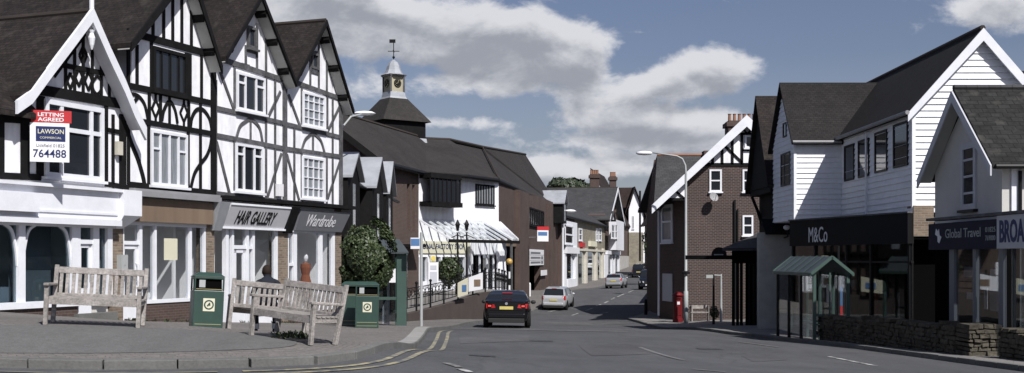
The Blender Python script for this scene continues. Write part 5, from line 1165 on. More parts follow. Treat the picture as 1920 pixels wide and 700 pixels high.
# shopfront
FS = Fr(XB-.12,YB-.15,XW-.1,YW-.1); zf0 = P(1490,462,YB).z; gS = gnd(FS, FS.L/2)
fa = obj('fascia', MB().fbox(FS,0,FS.L,-.1,.12,zf0,3.03), 'black_fascia', MR); obj('flat_roof', MB().prism([FS.p(-.05,.16,3.03),FS.p(FS.L+.05,.16,3.03),Vector((XW+.1,YW,3.03)),Vector((XW+.1,YB+.2,3.03)),Vector((XB-.1,YB+.2,3.03))], (0,0,.05)), 'grey_timber', MR)
b = MB(); u0,w0 = FS.uw(1516,459,.13); u1,_ = FS.uw(1551,459,.13); put_text(b, FS, 'M&Co', u0, u1, 2.20, .55, .122, bold=.0); obj('lettering', b, 'sign_white', fa)
b = MB()
for a in (0, .22, .50, .70, .985): b.fbox(FS,FS.L*a-.04,FS.L*a+.06,-.12,.02,gS-.8,zf0)
b.fbox(FS,0,FS.L,-.12,.03,gS-.6,gS+.18); b.fbox(FS,0,FS.L,-.1,.0,1.45,1.52); obj('shopfront_frame', b, 'black_paint', MR)
obj('glazing', MB().fbox(FS,0,FS.L,-.05,-.035,gS+.15,zf0), 'shop_glass_dark', MR)
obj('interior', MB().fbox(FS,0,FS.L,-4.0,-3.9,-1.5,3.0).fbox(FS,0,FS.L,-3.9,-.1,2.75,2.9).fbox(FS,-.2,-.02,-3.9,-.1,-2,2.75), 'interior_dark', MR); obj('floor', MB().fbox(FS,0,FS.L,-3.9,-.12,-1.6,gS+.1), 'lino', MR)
for i,(t,v,h_) in enumerate(((.28,-.7,1),(.36,-.9,1),(.58,-.7,1),(.64,-1.0,1),(.80,-.7,1))):
    p = FS.p(FS.L*t,v,gS+.12); r = thing('mannequin', p, ['pale mannequin in the boarded shop window just right of the bus shelter','dark dressed mannequin beside the pale one in the boarded shop window','mannequin in red near the middle of the boarded shop window','grey dressed mannequin behind the stone wall in the boarded shop','last mannequin of the boarded shop window, towards its right end'][i], 'mannequin', 'mannequins in the boarded shop window')
    obj('dress', MB().lathe(p, [(.03,.35),(.2,.36),(.17,.8),(.13,1.15),(.19,1.4),(.17,1.52),(.05,1.58)], 12, 1, .7), ['sign_white','jacket','sign_red','pole_paint','teak'][i], r); obj('stand', MB().lathe(p, [(.18,.0),(.18,.03),(.02,.04),(.02,1.6),(.05,1.62),(.09,1.72),(.09,1.80),(.04,1.88)], 10), 'interior', r)
obj('brick_pier', MB().box(XW-.02,P(1751,400,YW-.1).x,YW-.1,YW+.5,2.3,P(1720,386,YW).z), 'brick_stock', MR)
obj('rear_wall', MB().box(XW+.1,16.2,YW+.6,YW+.8,-2,3.2).box(XW+.1,XW+.3,YW+.8,YB,-2,3.05), 'dark', MR)  # near-black colour stands in for the deep shade of this recess
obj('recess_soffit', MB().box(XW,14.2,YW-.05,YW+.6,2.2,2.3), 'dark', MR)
# --- rendered cottage with slate roof and travel shop
JR = thing('rendered_cottage', (13.5,30.5,-1), 'grey rendered cottage with slate roof above the travel shop', 'shop building')
XJ = 11.86; Yn,Yf = 28.4,32.9; Ym = 30.6; az = P(1789,166,Ym).z; ze = P(1878,290,Yn).z
FJ = Fr(XJ,Yf,XJ,Yn)
obj('wall', MB().prism([(XJ,Yn,2.5),(XJ,Yn,ze-.02),(XJ,Ym,az-.3),(XJ,Yf,ze-.02),(XJ,Yf,2.5)], (12,0,0)), 'grey_render', JR)
b = MB(); sp_ = (az-ze)/(Ym-Yn); o_ = .32
slab(b, [(XJ-.35,Yn-.3,ze-.3*sp_),(XJ-.35,Ym,az),(XJ+12,Ym,az),(XJ+12,Yn-.3,ze-.3*sp_)],.10); slab(b, [(XJ-.35,Ym,az),(XJ-.35,Yf+.3,ze-.3*sp_),(XJ+12,Yf+.3,ze-.3*sp_),(XJ+12,Ym,az)],.10); obj('roof', b, 'slate', JR)
obj('ridge', MB().tube([(XJ-.35,Ym,az+.02),(XJ+12,Ym,az+.02)],.08,6), 'slate_dark', JR)
for s_ in (1,-1):
    ye = Yn-.3 if s_ == 1 else Yf+.3
    obj('bargeboard', MB().prism([(XJ-.37,ye,ze-.3*sp_-.02),(XJ-.37,Ym,az-.06),(XJ-.37,Ym,az-.36),(XJ-.37,ye,ze-.3*sp_-.27)], (-.04,0,0)), 'pale_fascia', JR)
obj('soffit', MB().prism([(XJ-.33,Yn-.28,ze-.28*sp_-.12),(XJ-.33,Ym,az-.14),(XJ-.01,Ym,az-.14),(XJ-.01,Yn-.28,ze-.28*sp_-.12)], (0,0,-.02)).prism([(XJ-.33,Yf+.28,ze-.28*sp_-.12),(XJ-.33,Ym,az-.14),(XJ-.01,Ym,az-.14),(XJ-.01,Yf+.28,ze-.28*sp_-.12)], (0,0,-.02)), 'soffit', JR)
window(JR, FJ, (1804,272), (1832,392), hm=(.25,.5,.75), fw=.15, bw=.06, v=0, dep=.05, sillmat='black_paint', fr='pale_fascia')
obj('gutter', MB().tube([(XJ-.3,Yn-.36,ze-.3*sp_-.05),(XJ+10,Yn-.36,ze-.3*sp_-.05)],.06,8), 'black_paint', JR)
obj('downpipe', MB().tube([(P(1913,300,Yn-.1).x,Yn-.1,ze-.4),(P(1913,300,Yn-.1).x,Yn-.1,2.5)],.045,8), 'black_paint', JR)
b = MB().box(P(1895,0,Yn).x,P(1909,0,Yn).x,Yn-.06,Yn,2.6,ze-.35); obj('white_boarding', b, 'white_paint', JR)
FJ2 = Fr(11.22,33.0,11.47,22)
w1 = FJ2.uw(1745,424)[1]; w0 = FJ2.uw(1745,469)[1]
uS = FJ2.u(1871)
fa = obj('fascia', MB().fbox(FJ2,FJ2.u(1743),uS,-.2,.03,w0,w1+.05), 'navy_fascia', JR)
b = MB(); ua_,ub_ = FJ2.u(1772,.04),FJ2.u(1838,.04); put_text(b, FJ2, 'Global Travel', ua_, ub_, w0+.30, .23, .032, bold=.0); obj('lettering', b, 'pole_paint', fa)
for k,s_ in enumerate(('01825','769000')): b = MB(); put_text(b, FJ2, s_, FJ2.u(1847,.04), FJ2.u(1866,.04), w0+.40-.20*k, .12, .032); obj('phone_number', b, 'pole_paint', fa)
ug = FJ2.u(1759,.04); obj('emblem', MB().prism([FJ2.p(ug+a*.42,.032,w0+.38+c_*.30) for a,c_ in ((-.5,.1),(-.35,.6),(-.05,.35),(.1,.55),(.2,.0),(.5,-.15),(.15,-.7),(-.1,-.55),(-.1,-.1))], FJ2.n*.01), 'sign_white', fa)
UE = FJ2.u(1942)
fa = obj('fascia', MB().fbox(FJ2,uS+.05,UE,-.2,.05,w0,w1+.12), 'pale_fascia', JR)
b = MB(); u2_ = FJ2.u(1874,.055); put_text(b, FJ2, 'BROAD', u2_, UE-.1, w0+.16, .50, .052, bold=.03); obj('lettering', b, 'navy', fa)
gJ = gnd(FJ2, FJ2.L*.4); b = MB()
for a,c in ((1779,1785),(1820,1826),(1868,1877),(1776,1779)): b.fbox(FJ2,FJ2.u(a),FJ2.u(c),-.13,-.05,gJ-.5,w0)
b.fbox(FJ2,FJ2.u(1779),FJ2.u(1877),-.2,.0,gJ-.5,gJ+.35); obj('shopfront_frame', b, 'slate_fascia', JR)
obj('glazing', MB().fbox(FJ2,FJ2.u(1779),FJ2.u(1877),-.12,-.10,gJ+.3,w0).fbox(FJ2,FJ2.u(1880),UE,-.22,-.20,gJ+.3,w0), 'shop_glass_dark', JR)
b = MB()
for a,c,y0,y1 in ((1843,1862,505,585),(1795,1812,500,520),(1800,1814,548,562),(1832,1838,540,580)): u0_,t1 = FJ2.uw(a,y0); u1_,t0 = FJ2.uw(c,y1); b.fbox(FJ2,u0_,u1_,-.18,-.17,t0,t1)
obj('window_posters', b, 'pale_fascia', JR)
obj('interior', MB().fbox(FJ2,FJ2.u(1743),UE,-3,-2.9,-2,2.4).fbox(FJ2,FJ2.u(1743),FJ2.u(1776),-.25,-.15,-2,w0), 'dark', JR)
obj('ledge', MB().fbox(FJ2,FJ2.u(1743),UE,-.3,.10,w1+.13,w1+.2), 'grey_timber', JR)
# --- stone walls
def rubble(mb, x0,y0,x1,y1, zb, ztf, th=.45, seed=3, rowh=.10):
    rnd = random.Random(seed); Fz = Fr(x0,y0,x1,y1); L_ = Fz.L; row = 0; w = zb
    while w < zb+3:
        h_ = rowh*rnd.uniform(.8,1.2); u = -rnd.random()*.2; any_ = False
        while u < L_:
            wd_ = rnd.uniform(.10,.34); top = ztf(min(max(u,0),L_)/L_)
            if w+h_*.5 < top:
                any_ = True; j = lambda s_=.018: rnd.uniform(-s_,s_); ph = rnd.uniform(0,.05); g_ = .008
                u0_,u1_ = max(u,0)+g_, min(u+wd_,L_)-g_
                if u1_-u0_ > .03:
                    P_ = [Fz.p(u0_+j(),-th+j(),w+g_),Fz.p(u1_+j(),-th+j(),w+g_+j()),Fz.p(u1_+j(),ph+j(),w+g_+j()),Fz.p(u0_+j(),ph+j(),w+g_+j()),
                          Fz.p(u0_+j(),-th+j(),w+h_-g_),Fz.p(u1_+j(),-th+j(),w+h_-g_),Fz.p(u1_+j(.02),ph-.012+j(),w+h_-g_+j()),Fz.p(u0_+j(.02),ph-.012+j(),w+h_-g_+j())]
                    mb.hexa(P_)
            u += wd_
        w += h_
        if not any_: break
    return Fz
plain('rubble', (.070,.063,.050), .95, .1, amt=.45, scale=2.2, amt2=.35, scale2=14, bump=.7, bscale=25)
def wall_thing(name, label, x0,y0,x1,y1, zt0, zt1, seed, th=.45):
    b = MB(); zb = min(H(x0,y0),H(x1,y1))-.1
    Fz = rubble(b, x0,y0,x1,y1, zb, lambda t: zt0+(zt1-zt0)*t+.03*math.sin(t*37)+.02*math.sin(t*91), th, seed)
    b.fbox(Fz,0.03,Fz.L-.03,-th+.05,-.03,zb,min(zt0,zt1)-.06)
    return tag(obj(name, b, 'rubble', bevel=.012), label, 'wall')
wall_thing('stone_wall', 'long low rubble stone wall between the bus shelter and the stone pier', 9.42,36,10.32,27.35, P(1534,592,36).z, P(1812,609,27.35).z, 11)
b = MB(); rubble(b, 10.34,26.6,11.12,26.6, -.85, lambda t: P(1850,611,26.6).z, .75, 5, .11)
tag(obj('stone_pier', b, 'rubble', bevel=.012), 'square stone pier at the end of the rubble wall, its face in the sun', 'pier')
wall_thing('stone_wall', 'nearer rubble stone wall right of the pier, running out of the picture', 10.75,25.9,11.25,18.5, P(1872,618,25.9).z, P(1872,618,25.9).z+.1, 17)
# --- right bus shelter
def shelter(x0,y0,x1,y1,dep,zg_,eave,rise,label,posts=4):
    S = Fr(x0,y0,x1,y1); L_ = S.L; r = thing('bus_shelter', S.p(L_/2,-dep/2,zg_-.03), label, 'bus shelter')
    for i in range(posts):
        u_ = L_*i/(posts-1)
        for v_ in (0,-dep): obj('post', MB().fbox(S,u_-.045,u_+.045,v_-.045,v_+.045,zg_-.1,zg_+eave), 'shelter_green' if i == posts-1 or v_ == -dep else 'black_paint', r)
    e = zg_+eave; o_ = .13; b = MB()
    slab(b, [S.p(-o_,o_,e-.02),S.p(L_+o_,o_,e-.02),S.p(L_+o_,-dep/2,e+rise),S.p(-o_,-dep/2,e+rise)],.04); slab(b, [S.p(-o_,-dep/2,e+rise),S.p(L_+o_,-dep/2,e+rise),S.p(L_+o_,-dep-o_,e-.02),S.p(-o_,-dep-o_,e-.02)],.04)
    rf_ = obj('roof', b, 'shelter_roof', r)
    b = MB()
    for v_,d_ in ((o_,1),(-dep-o_,-1)): b.fbox(S,-o_,L_+o_,v_-.03,v_+.03,e-.10,e+.0)
    for k in range(7): t=k/6; u_ = -o_+(L_+2*o_)*t; b.tube([S.p(u_,o_,e+.02),S.p(u_,-dep/2,e+rise+.02)],.015,4)
    for u_ in (-o_,L_+o_):
        b.beam(Fr(S.p(u_,0,0).x,S.p(u_,0,0).y,S.p(u_,-1,0).x,S.p(u_,-1,0).y), (-o_,e-.04),(dep/2,e+rise-.02),.09,-.02,.02); b.beam(Fr(S.p(u_,0,0).x,S.p(u_,0,0).y,S.p(u_,-1,0).x,S.p(u_,-1,0).y), (dep+o_,e-.04),(dep/2,e+rise-.02),.09,-.02,.02)
    obj('trim', b, 'shelter_green', rf_)
    for i in range(posts-1):
        for v_ in (0,-dep): obj('glass_panel', MB().fbox(S,L_*i/(posts-1)+.05,L_*(i+1)/(posts-1)-.05,v_-.008,v_+.008,zg_+.18,e-.12), 'shop_glass', r)
    for u_ in (0,L_): 
        obj('end_panel', MB().fbox(S,u_-.008,u_+.008,-dep*.45,-.05,zg_+.12,e-.12), 'shop_glass', r)
        obj('end_frame', MB().fbox(S,u_-.03,u_+.03,-dep*.48,-dep*.44,zg_,e).fbox(S,u_-.03,u_+.03,-dep*.45,-.04,zg_+.85,zg_+.92), 'shelter_green', r)
    b = MB().fbox(S,.2,L_-.2,-dep+.1,-dep+.4,zg_+.45,zg_+.5)
    obj('bench_seat', b, 'shelter_green', r); obj('timetable', MB().fbox(S,L_*.55,L_*.55+.4,-dep+.03,-dep+.06,zg_+1.2,zg_+1.8), 'sign_white', r)
    return r
zg_ = H(9.3,38)+PAVE
shelter(9.2,40.6,9.2,35.7,1.02,zg_-.02,2.18,.50,'green framed glass bus shelter with pitched roof in front of the boarded shop')
a = P(1572,560,37.2); r = thing('bus_flag', (a.x,a.y,H(a.x,a.y)+PAVE), 'slim dark pole with a blue and red flag beside the glass bus shelter', 'bus stop sign'); zg2 = H(a.x,a.y)+PAVE
obj('pole', MB().tube([(a.x,a.y,zg2),(a.x,a.y,2.0)],.04,8), 'black_paint', r); fl = obj('flag', MB().box(a.x+.05,a.x+.13,a.y-.02,a.y+.02,.1,.7), 'sign_blue', r); obj('lower_flag', MB().box(a.x+.05,a.x+.13,a.y-.02,a.y+.02,-.45,.09), 'sign_red', fl)

fp = P(1475,427,47.5); r = thing('floodlight', fp, 'small white floodlight on the wall beside the boarded shop fascia', 'floodlight')
obj('lamp_head', MB().lathe(fp, [(.05,-.1),(.13,-.04),(.14,.04),(.06,.1)], 10), 'sign_white', r); obj('bracket', MB().tube([fp, (fp.x+.1,fp.y+.2,fp.z-.35),(fp.x+.15,48.6,fp.z-.4)], .03, 5), 'black_paint', r)

# ground floor side wall of the cottage, with a window facing the camera side
FK = Fr(XJ-.3,Yn,XJ+12,Yn); gK = H(XJ+2,Yn)
b = MB().fbox(FK,.9,12.3,-.3,0,gK-.6,2.52); obj('side_wall', b, 'grey_render', JR)
o_ = obj('window', MB().fbox(FK,2.0,3.6,.0,.06,gK+1.0,gK+1.08).fbox(FK,2.0,3.6,.0,.06,gK+2.3,gK+2.38).fbox(FK,2.0,2.08,.0,.06,gK+1.08,gK+2.3).fbox(FK,3.52,3.6,.0,.06,gK+1.08,gK+2.3).fbox(FK,2.76,2.84,.0,.05,gK+1.08,gK+2.3), 'white_paint', JR); obj('pane', MB().fbox(FK,2.05,3.55,.0,.015,gK+1.05,gK+2.33), 'pane_dark', o_)
# ================================================================ STREET FURNITURE, CARS, PEOPLE
def frame_obj(o, loc, rz, rx=0, ry=0):
    o.location = loc; o.rotation_mode = 'XYZ'; o.rotation_euler = (rx,ry,rz)
# --- benches: local frame x = length, y = depth (front at -y), z up
def make_bench(label, Lb=1.5):
    r = bpy.data.objects.new('park_bench', None); C.objects.link(r); ORG[r.name] = Vector((0,0,0)); tag(r, label, 'bench', 'weathered wooden benches on the paved square')
    D = .50; h = Lb/2; X = Fr(-h,0,h,0)   # n=(0,-1): v positive = towards the front
    lean = .14
    for s_ in (-1,1):
        x = s_*(h-.035)
        obj('leg', MB().box(x-.033,x+.033,-D/2-.033,-D/2+.033,0,.64), 'teak', r, bevel=.006)
        obj('leg', MB().hexa([(x-.033,D/2-.02,0),(x+.033,D/2-.02,0),(x+.033,D/2+.05,0),(x-.033,D/2+.05,0),(x-.033,D/2+lean-.0,.93),(x+.033,D/2+lean,.93),(x+.033,D/2+lean+.05,.93),(x-.033,D/2+lean+.05,.93)]), 'teak', r, bevel=.006)
        obj('arm', MB().hexa([(x-.04,-D/2-.07,.62),(x+.04,-D/2-.07,.62),(x+.04,D/2+.09,.60),(x-.04,D/2+.09,.60),(x-.04,-D/2-.07,.665),(x+.04,-D/2-.07,.665),(x+.04,D/2+.09,.64),(x-.04,D/2+.09,.64)]), 'teak', r, bevel=.01)
        obj('side_rail', MB().box(x-.02,x+.02,-D/2,D/2,.34,.41), 'teak', r)
    b = MB()
    for k in range(6): y = -D/2-.03+k*.095; b.box(-h+.0,h-.0,y,y+.075,.415,.437) if 0 < k else b.box(-h+.07,h-.07,y+.02,y+.075,.415,.437)
    obj('seat', b, 'teak', r)
    obj('front_rail', MB().box(-h+.07,h-.07,-D/2-.018,-D/2+.022,.33,.413), 'teak', r)
    by = lambda z: D/2+lean*z/.93
    def bar(z0,z1,x0=-h+.07,x1=h-.07,t=.022,m=.0): return MB().hexa([(x0,by(z0)+.0+m,z0),(x1,by(z0)+m,z0),(x1,by(z0)+t*2+m,z0),(x0,by(z0)+t*2+m,z0),(x0,by(z1)+m,z1),(x1,by(z1)+m,z1),(x1,by(z1)+t*2+m,z1),(x0,by(z1)+t*2+m,z1)])
    obj('top_rail', bar(.80,.90), 'teak', r, bevel=.006); obj('back_rail', bar(.41,.48), 'teak', r, bevel=.006)
    n = int(Lb/.105); b = MB()
    for k in range(n):
        x = -h+.07+(Lb-.14)*(k+.5)/n; s_ = bar(.48,.80,x-.027,x+.027,.009,.010); b0 = len(b.v); b.v += s_.v; b.f += [[b0+i for i in f] for f in s_.f]; b.m += s_.m
    obj('back_slats', b, 'teak', r)
    return r
def ground_tilt(x, y, rz):
    e = .4; gx_ = (H(x+e,y)-H(x-e,y))/(2*e); gy_ = (H(x,y+e)-H(x,y-e))/(2*e)
    c, s_ = math.cos(rz), math.sin(rz); lx = gx_*c+gy_*s_; ly = -gx_*s_+gy_*c
    return math.atan(ly), -math.atan(lx)
def put_bench(r, px, py, Y, rz, dz=0):
    p = P(px,py,Y); z = H(p.x,p.y)+PAVE; rx, ry = ground_tilt(p.x,p.y,rz); frame_obj(r, (p.x,p.y,z+dz), rz, rx, ry)
b1 = make_bench('grey weathered wooden bench on its own in front of the white shopfront', 1.48)
b2 = copy_tree(b1); b2['label'] = 'grey weathered wooden bench nearest the kerb, seen side on, its empty seat towards the road'
b3 = copy_tree(b1); b3['label'] = 'grey wooden bench with a person sitting on it, facing the shops behind the side-on bench'
put_bench(b1, 178, 609, 18.1, R(9)); put_bench(b2, 548, 632, 17.8, R(-38)); put_bench(b3, 500, 607, 21.8, R(180+17)); b1.scale = (.96,.96,.96); b2.scale = (.95,.95,.97)
# --- litter bins
def make_bin(label):
    r = bpy.data.objects.new('litter_bin', None); C.objects.link(r); ORG[r.name] = Vector((0,0,0)); tag(r, label, 'litter bin', 'green litter bins')
    s_ = .30; b = MB().box(-s_,s_,-s_,s_,0,.84)
    for sx in (-1,1):
        for sy in (-1,1): b.box(sx*s_-.035 if sx>0 else -s_, s_ if sx>0 else -s_+.035, sy*s_-.035 if sy>0 else -s_, s_ if sy>0 else -s_+.035, .84,1.10)
    b.box(-s_,s_,-s_,s_,1.07,1.12); obj('body', b, 'bin_green', r, bevel=.012)
    obj('lid', MB().hexa([(-s_-.02,-s_-.02,1.12),(s_+.02,-s_-.02,1.12),(s_+.02,s_+.02,1.12),(-s_-.02,s_+.02,1.12),(-s_+.10,-s_+.10,1.21),(s_-.10,-s_+.10,1.21),(s_-.10,s_-.10,1.21),(-s_+.10,s_-.10,1.21)]), 'bin_green', r, bevel=.015)
    obj('liner', MB().box(-s_+.05,s_-.05,-s_+.05,s_-.05,.5,1.08), 'dark', r)
    for k in range(4):
        a = k*math.pi/2; d_ = Vector((math.sin(a),-math.cos(a))); Fk = Fr(d_.x*s_-(-d_.y)*s_*1,d_.y*s_-(d_.x)*s_,d_.x*s_+(-d_.y)*s_,d_.y*s_+(d_.x)*s_)
        b = MB()
        for w_ in (.06,.86,.15): obj('gold_band', MB().fbox(Fk,.04,.56,0,.004,w_,w_+.012), 'gold', r)
        if k in (0,):
            e = obj('notice', MB().fbox(Fk,.19,.42,0,.006,.42,.68), 'sign_cream', r); c_ = (.305,.55); b = MB()
            for j in range(24): a0,a1 = j*math.pi/12,(j+1)*math.pi/12; b.beam(Fk,(c_[0]+.085*math.cos(a0),c_[1]+.085*math.sin(a0)),(c_[0]+.085*math.cos(a1),c_[1]+.085*math.sin(a1)),.028,.006,.009)
            b.beam(Fk,(c_[0]-.03,c_[1]-.03),(c_[0]+.02,c_[1]+.04),.03,.006,.009); b.beam(Fk,(c_[0]+.03,c_[1]-.01),(c_[0]-.01,c_[1]+.01),.03,.006,.009); obj('emblem', b, 'bin_green', e)
            obj('aperture_flap', MB().fbox(Fk,.10,.22,-.03,-.01,.90,1.05), 'pole_paint', r)
    return r
def put(r, px, py, rz, Y=None, sc_=1):
    p = GP(px,py,PAVE) if Y is None else P(px,py,Y); z = H(p.x,p.y)+PAVE; rx, ry = ground_tilt(p.x,p.y,rz); frame_obj(r, (p.x,p.y,z-.01), rz, rx*.5, ry*.5); r.scale = (sc_,)*3; return p
n1 = make_bin('dark green square litter bin with cream notice nearest the camera, between the benches')
n2 = copy_tree(n1); n2['label'] = 'dark green litter bin with cream notice in front of the round bush'
n3 = copy_tree(n1); n3['label'] = 'dark green litter bin half hidden by the side-on bench, left of the bush bin'
put(n1, 385, 617, R(22), 24.5, 1.02); put(n2, 688, 609, R(6), 33.0, 1.08); put(n3, 660, 606, R(188), 34.2, 1.08)
# --- bush behind the bins
zb = H(P(688,600,36.5).x,36.5)+PAVE; bx = P(688,600,36.5).x
bushy('round_bush', (bx,36.5,P(688,482,36.5).z), .90, .88, 1.36, 13000, .115, 'dense dark green clipped bush standing behind the litter bins', 'bush', max(.02,P(688,482,36.5).z-1.36-zb), 9)
# --- shelter by the bush, dark green with solid end posts
x0_ = P(748,600,40.5); zz = H(x0_.x,x0_.y)+PAVE
S_ = Fr(P(722,0,40).x,40,P(764,0,40).x,40)
r = thing('bus_shelter', S_.p(S_.L/2,-1,zz-.1), 'dark green shelter half hidden by the round bush', 'bus shelter')
et = P(750,470,40).z
obj('end_post', MB().fbox(S_,S_.u(744),S_.u(762),-.12,0,zz-.2,et), 'shelter_green', r); obj('end_post', MB().fbox(S_,-1.0,-.9,-.1,0,zz-.2,et), 'shelter_green', r)
obj('end_post', MB().fbox(S_,S_.u(744)-.2,S_.u(744)-.12,-1.5,-1.4,zz-.2,et), 'shelter_green', r)
obj('roof', slab(slab(MB(), [S_.p(-.9,.15,et-.05),S_.p(S_.L+.05,.15,et-.05),S_.p(S_.L-.35,-.75,et+.40),S_.p(-.9,-.75,et+.40)],.06), [S_.p(-.9,-.75,et+.40),S_.p(S_.L-.35,-.75,et+.40),S_.p(S_.L-.3,-1.6,et-.05),S_.p(-.9,-1.6,et-.05)],.06), 'shelter_roof', r)
obj('rail', MB().fbox(S_,-.9,S_.u(744),-.08,-.03,zz+.9,zz+1.0), 'shelter_green', r); obj('glass_panel', MB().fbox(S_,-.9,S_.u(744),-.06,-.05,zz+.15,et-.1), 'shop_glass_dark', r)
obj('back_panel', MB().fbox(S_,-.9,S_.u(756),-1.5,-1.45,zz+.1,et-.1), 'shop_glass_dark', r)
obj('seat', MB().fbox(S_,-.8,S_.u(742),-1.3,-.95,zz+.45,zz+.5), 'shelter_green', r)
obj('timetable', MB().fbox(S_,S_.u(730),S_.u(742),.03,.06,P(735,530,40).z,P(735,504,40).z), 'sign_white', r)
p = GP(728,610,PAVE); r = thing('white_post', (p.x,p.y,p.z), 'short white post beside the litter bin and the green shelter', 'post'); t_ = P(728,512,p.y).z
obj('shaft', MB().tube([(p.x,p.y,p.z-.1),(p.x,p.y,t_)],.045,8), 'sign_white', r); obj('cap', MB().ball((p.x,p.y,t_),.06,6), 'clay_pot', r)
obj('notice_panel', MB().hexa([(p.x-.22,p.y+.1,p.z+.05),(p.x-.05,p.y+.1,p.z+.05),(p.x-.05,p.y+.14,p.z+.05),(p.x-.22,p.y+.14,p.z+.05),(p.x-.22,p.y+.1,p.z+.6),(p.x-.05,p.y+.1,p.z+.95),(p.x-.05,p.y+.14,p.z+.95),(p.x-.22,p.y+.14,p.z+.6)]), 'sign_white', r)
# --- bus stop pole
p = GP(790,612,PAVE); t_ = P(790,436,p.y).z; r = thing('bus_stop', (p.x,p.y,p.z), 'tall grey pole with a small blue and white flag at the kerb corner', 'bus stop sign')
obj('pole', MB().tube([(p.x,p.y,p.z-.1),(p.x,p.y,t_)],.05,10), 'pole_paint', r); fx0 = P(770,0,p.y).x
fl = obj('flag', MB().box(fx0,p.x-.05,p.y-.02,p.y+.02,P(0,467,p.y).z,P(0,446,p.y).z), 'sign_white', r); obj('flag_band', MB().box(fx0+.01,p.x-.06,p.y-.028,p.y+.028,P(0,461,p.y).z,P(0,448,p.y).z), 'sign_blue', fl)
# --- zebra beacon
p = P(955,562,66); r = thing('belisha_beacon', (p.x,p.y,H(p.x,p.y)), 'black and white striped crossing beacon with an amber globe', 'crossing beacon')
t_ = P(955,497,66).z; n_ = 8
for k in range(n_):
    z0_ = H(p.x,p.y)+(t_-H(p.x,p.y))*k/n_; z1_ = H(p.x,p.y)+(t_-H(p.x,p.y))*(k+1)/n_; obj('pole_band', MB().tube([(p.x,p.y,z0_),(p.x,p.y,z1_)],.06,8), 'black_paint' if k%2 else 'sign_white', r)
obj('globe', MB().ball((p.x,p.y,t_+.18),.19,10), 'amber', r, smooth=True)
# --- tall street lamp
def street_lamp(px_, py_, Y, yt, heads, label, rr=.075):
    a = P(px_,py_,Y); zg__ = H(a.x,a.y)+PAVE; t = P(px_,yt,Y).z; r = thing('street_lamp', (a.x,a.y,zg__), label, 'street lamp')
    hx = P(heads[0],heads[1],Y)
    c = [(a.x,a.y,zg__-.1),(a.x,a.y,zg__+1.6),(a.x,a.y,zg__+1.65),(a.x,a.y,t-1.0),(a.x-.03,a.y,t-.55),(a.x-.18,a.y,t-.22),(a.x-.45,a.y,t-.08),(hx.x+.4,hx.y,hx.z+.02)]
    obj('column', MB().tube(c, [.12,.12,rr,rr*.8,rr*.7,rr*.6,rr*.55,rr*.5], 10), 'pole_paint', r, smooth=True)
    obj('lantern', MB().lathe(hx, [(.02,-.12),(.14,-.09),(.18,-.02),(.15,.06),(.04,.1)], 14, 2.4, 1), 'sign_white', r, smooth=True); return r, a, zg__
r, a, zl = street_lamp(1286,611,59.5,290,(1208,287),'tall grey street lamp with a curved arm beside the red pillar box')
obj('collar', MB().lathe((a.x,a.y,P(0,512,a.y).z),[(.2,-.05),(.2,.05),(.1,.1)],8), 'black_paint', r)
# bracket lamp over the far pavement
q0 = G.p(.2,.1,P(1058,400,113).z); q1 = P(1069,396,111); r = thing('wall_lamp', q0, 'white lantern on a wall bracket above the narrow white shop house', 'street lamp'); obj('bracket', MB().tube([q0,q0+Vector((.2,-.5,.3)),q1],.05,6), 'pole_paint', r); obj('lantern', MB().lathe(q1, [(.02,-.15),(.2,-.1),(.25,0),(.15,.12),(.02,.16)], 12, 2.4, 1), 'sign_white', r)
# --- pillar box
p = P(1271,612,60.5); zg__ = H(p.x,p.y)+PAVE; r = thing('pillar_box', (p.x,p.y,zg__), 'red cylindrical pillar box at the foot of the street lamp', 'post box')
obj('body', MB().lathe((p.x,p.y,zg__),[(.27,-.05),(.27,.16),(.235,.18),(.235,1.32),(.25,1.34)],20), 'red_paint', r)
obj('cap', MB().lathe((p.x,p.y,zg__),[(.29,1.34),(.30,1.39),(.27,1.42),(.24,1.46),(.15,1.52),(.02,1.55)],20), 'red_paint', r)
obj('slot', MB().box(p.x-.11,p.x+.11,p.y-.245,p.y-.2,zg__+1.18,zg__+1.22), 'dark', r); obj('door', MB().box(p.x-.14,p.x+.14,p.y-.245,p.y-.15,zg__+.35,zg__+1.1), 'red_paint', r); obj('collection_plate', MB().box(p.x-.07,p.x+.07,p.y-.26,p.y-.24,zg__+.9,zg__+1.05), 'sign_white', r)
# --- signpost with flower basket, white post, bench and litter by the brick wall
p = P(1338,614,58); zg__ = H(p.x,p.y)+PAVE; r = thing('finger_post', (p.x,p.y,zg__), 'slim dark signpost with a white finger and planted baskets in front of the brick wall', 'signpost')
t_ = P(0,515,58).z; obj('post', MB().tube([(p.x,p.y,zg__-.1),(p.x,p.y,t_)],[.07,.045],8), 'black_paint', r)
obj('finger', MB().box(P(1324,0,58).x,p.x,p.y-.03,p.y+.03,t_-.18,t_-.02), 'pole_paint', r); obj('arm', MB().tube([(p.x,p.y,t_-.03),(P(1352,0,58).x,p.y,t_-.05)],.03,6), 'pole_paint', r)
bk = P(1338,585,57.9); bushy('flower_basket', (bk.x,bk.y-.15,bk.z), .27, .25, .38, 420, .1, 'dark planted basket strapped round the slim signpost', 'planter', -.001, 12)
p = P(1352,607,60); zg__ = H(p.x,p.y)+PAVE; tag(obj('white_pole', MB().tube([(p.x,p.y,zg__-.1),(p.x,p.y,zg__+1.0),(p.x,p.y,P(0,514,60).z)],[.07,.06,.045],8), 'pole_paint'), 'plain white pole between the flower basket and the black porch', 'pole')
p = P(1312,603,60.9); zg__ = H(p.x,p.y)+PAVE; r = thing('white_bench', (p.x,p.y,zg__), 'low pale bench against the foot of the brick gable wall', 'bench'); x0,x1 = P(1294,0,60.9).x,P(1331,0,60.9).x
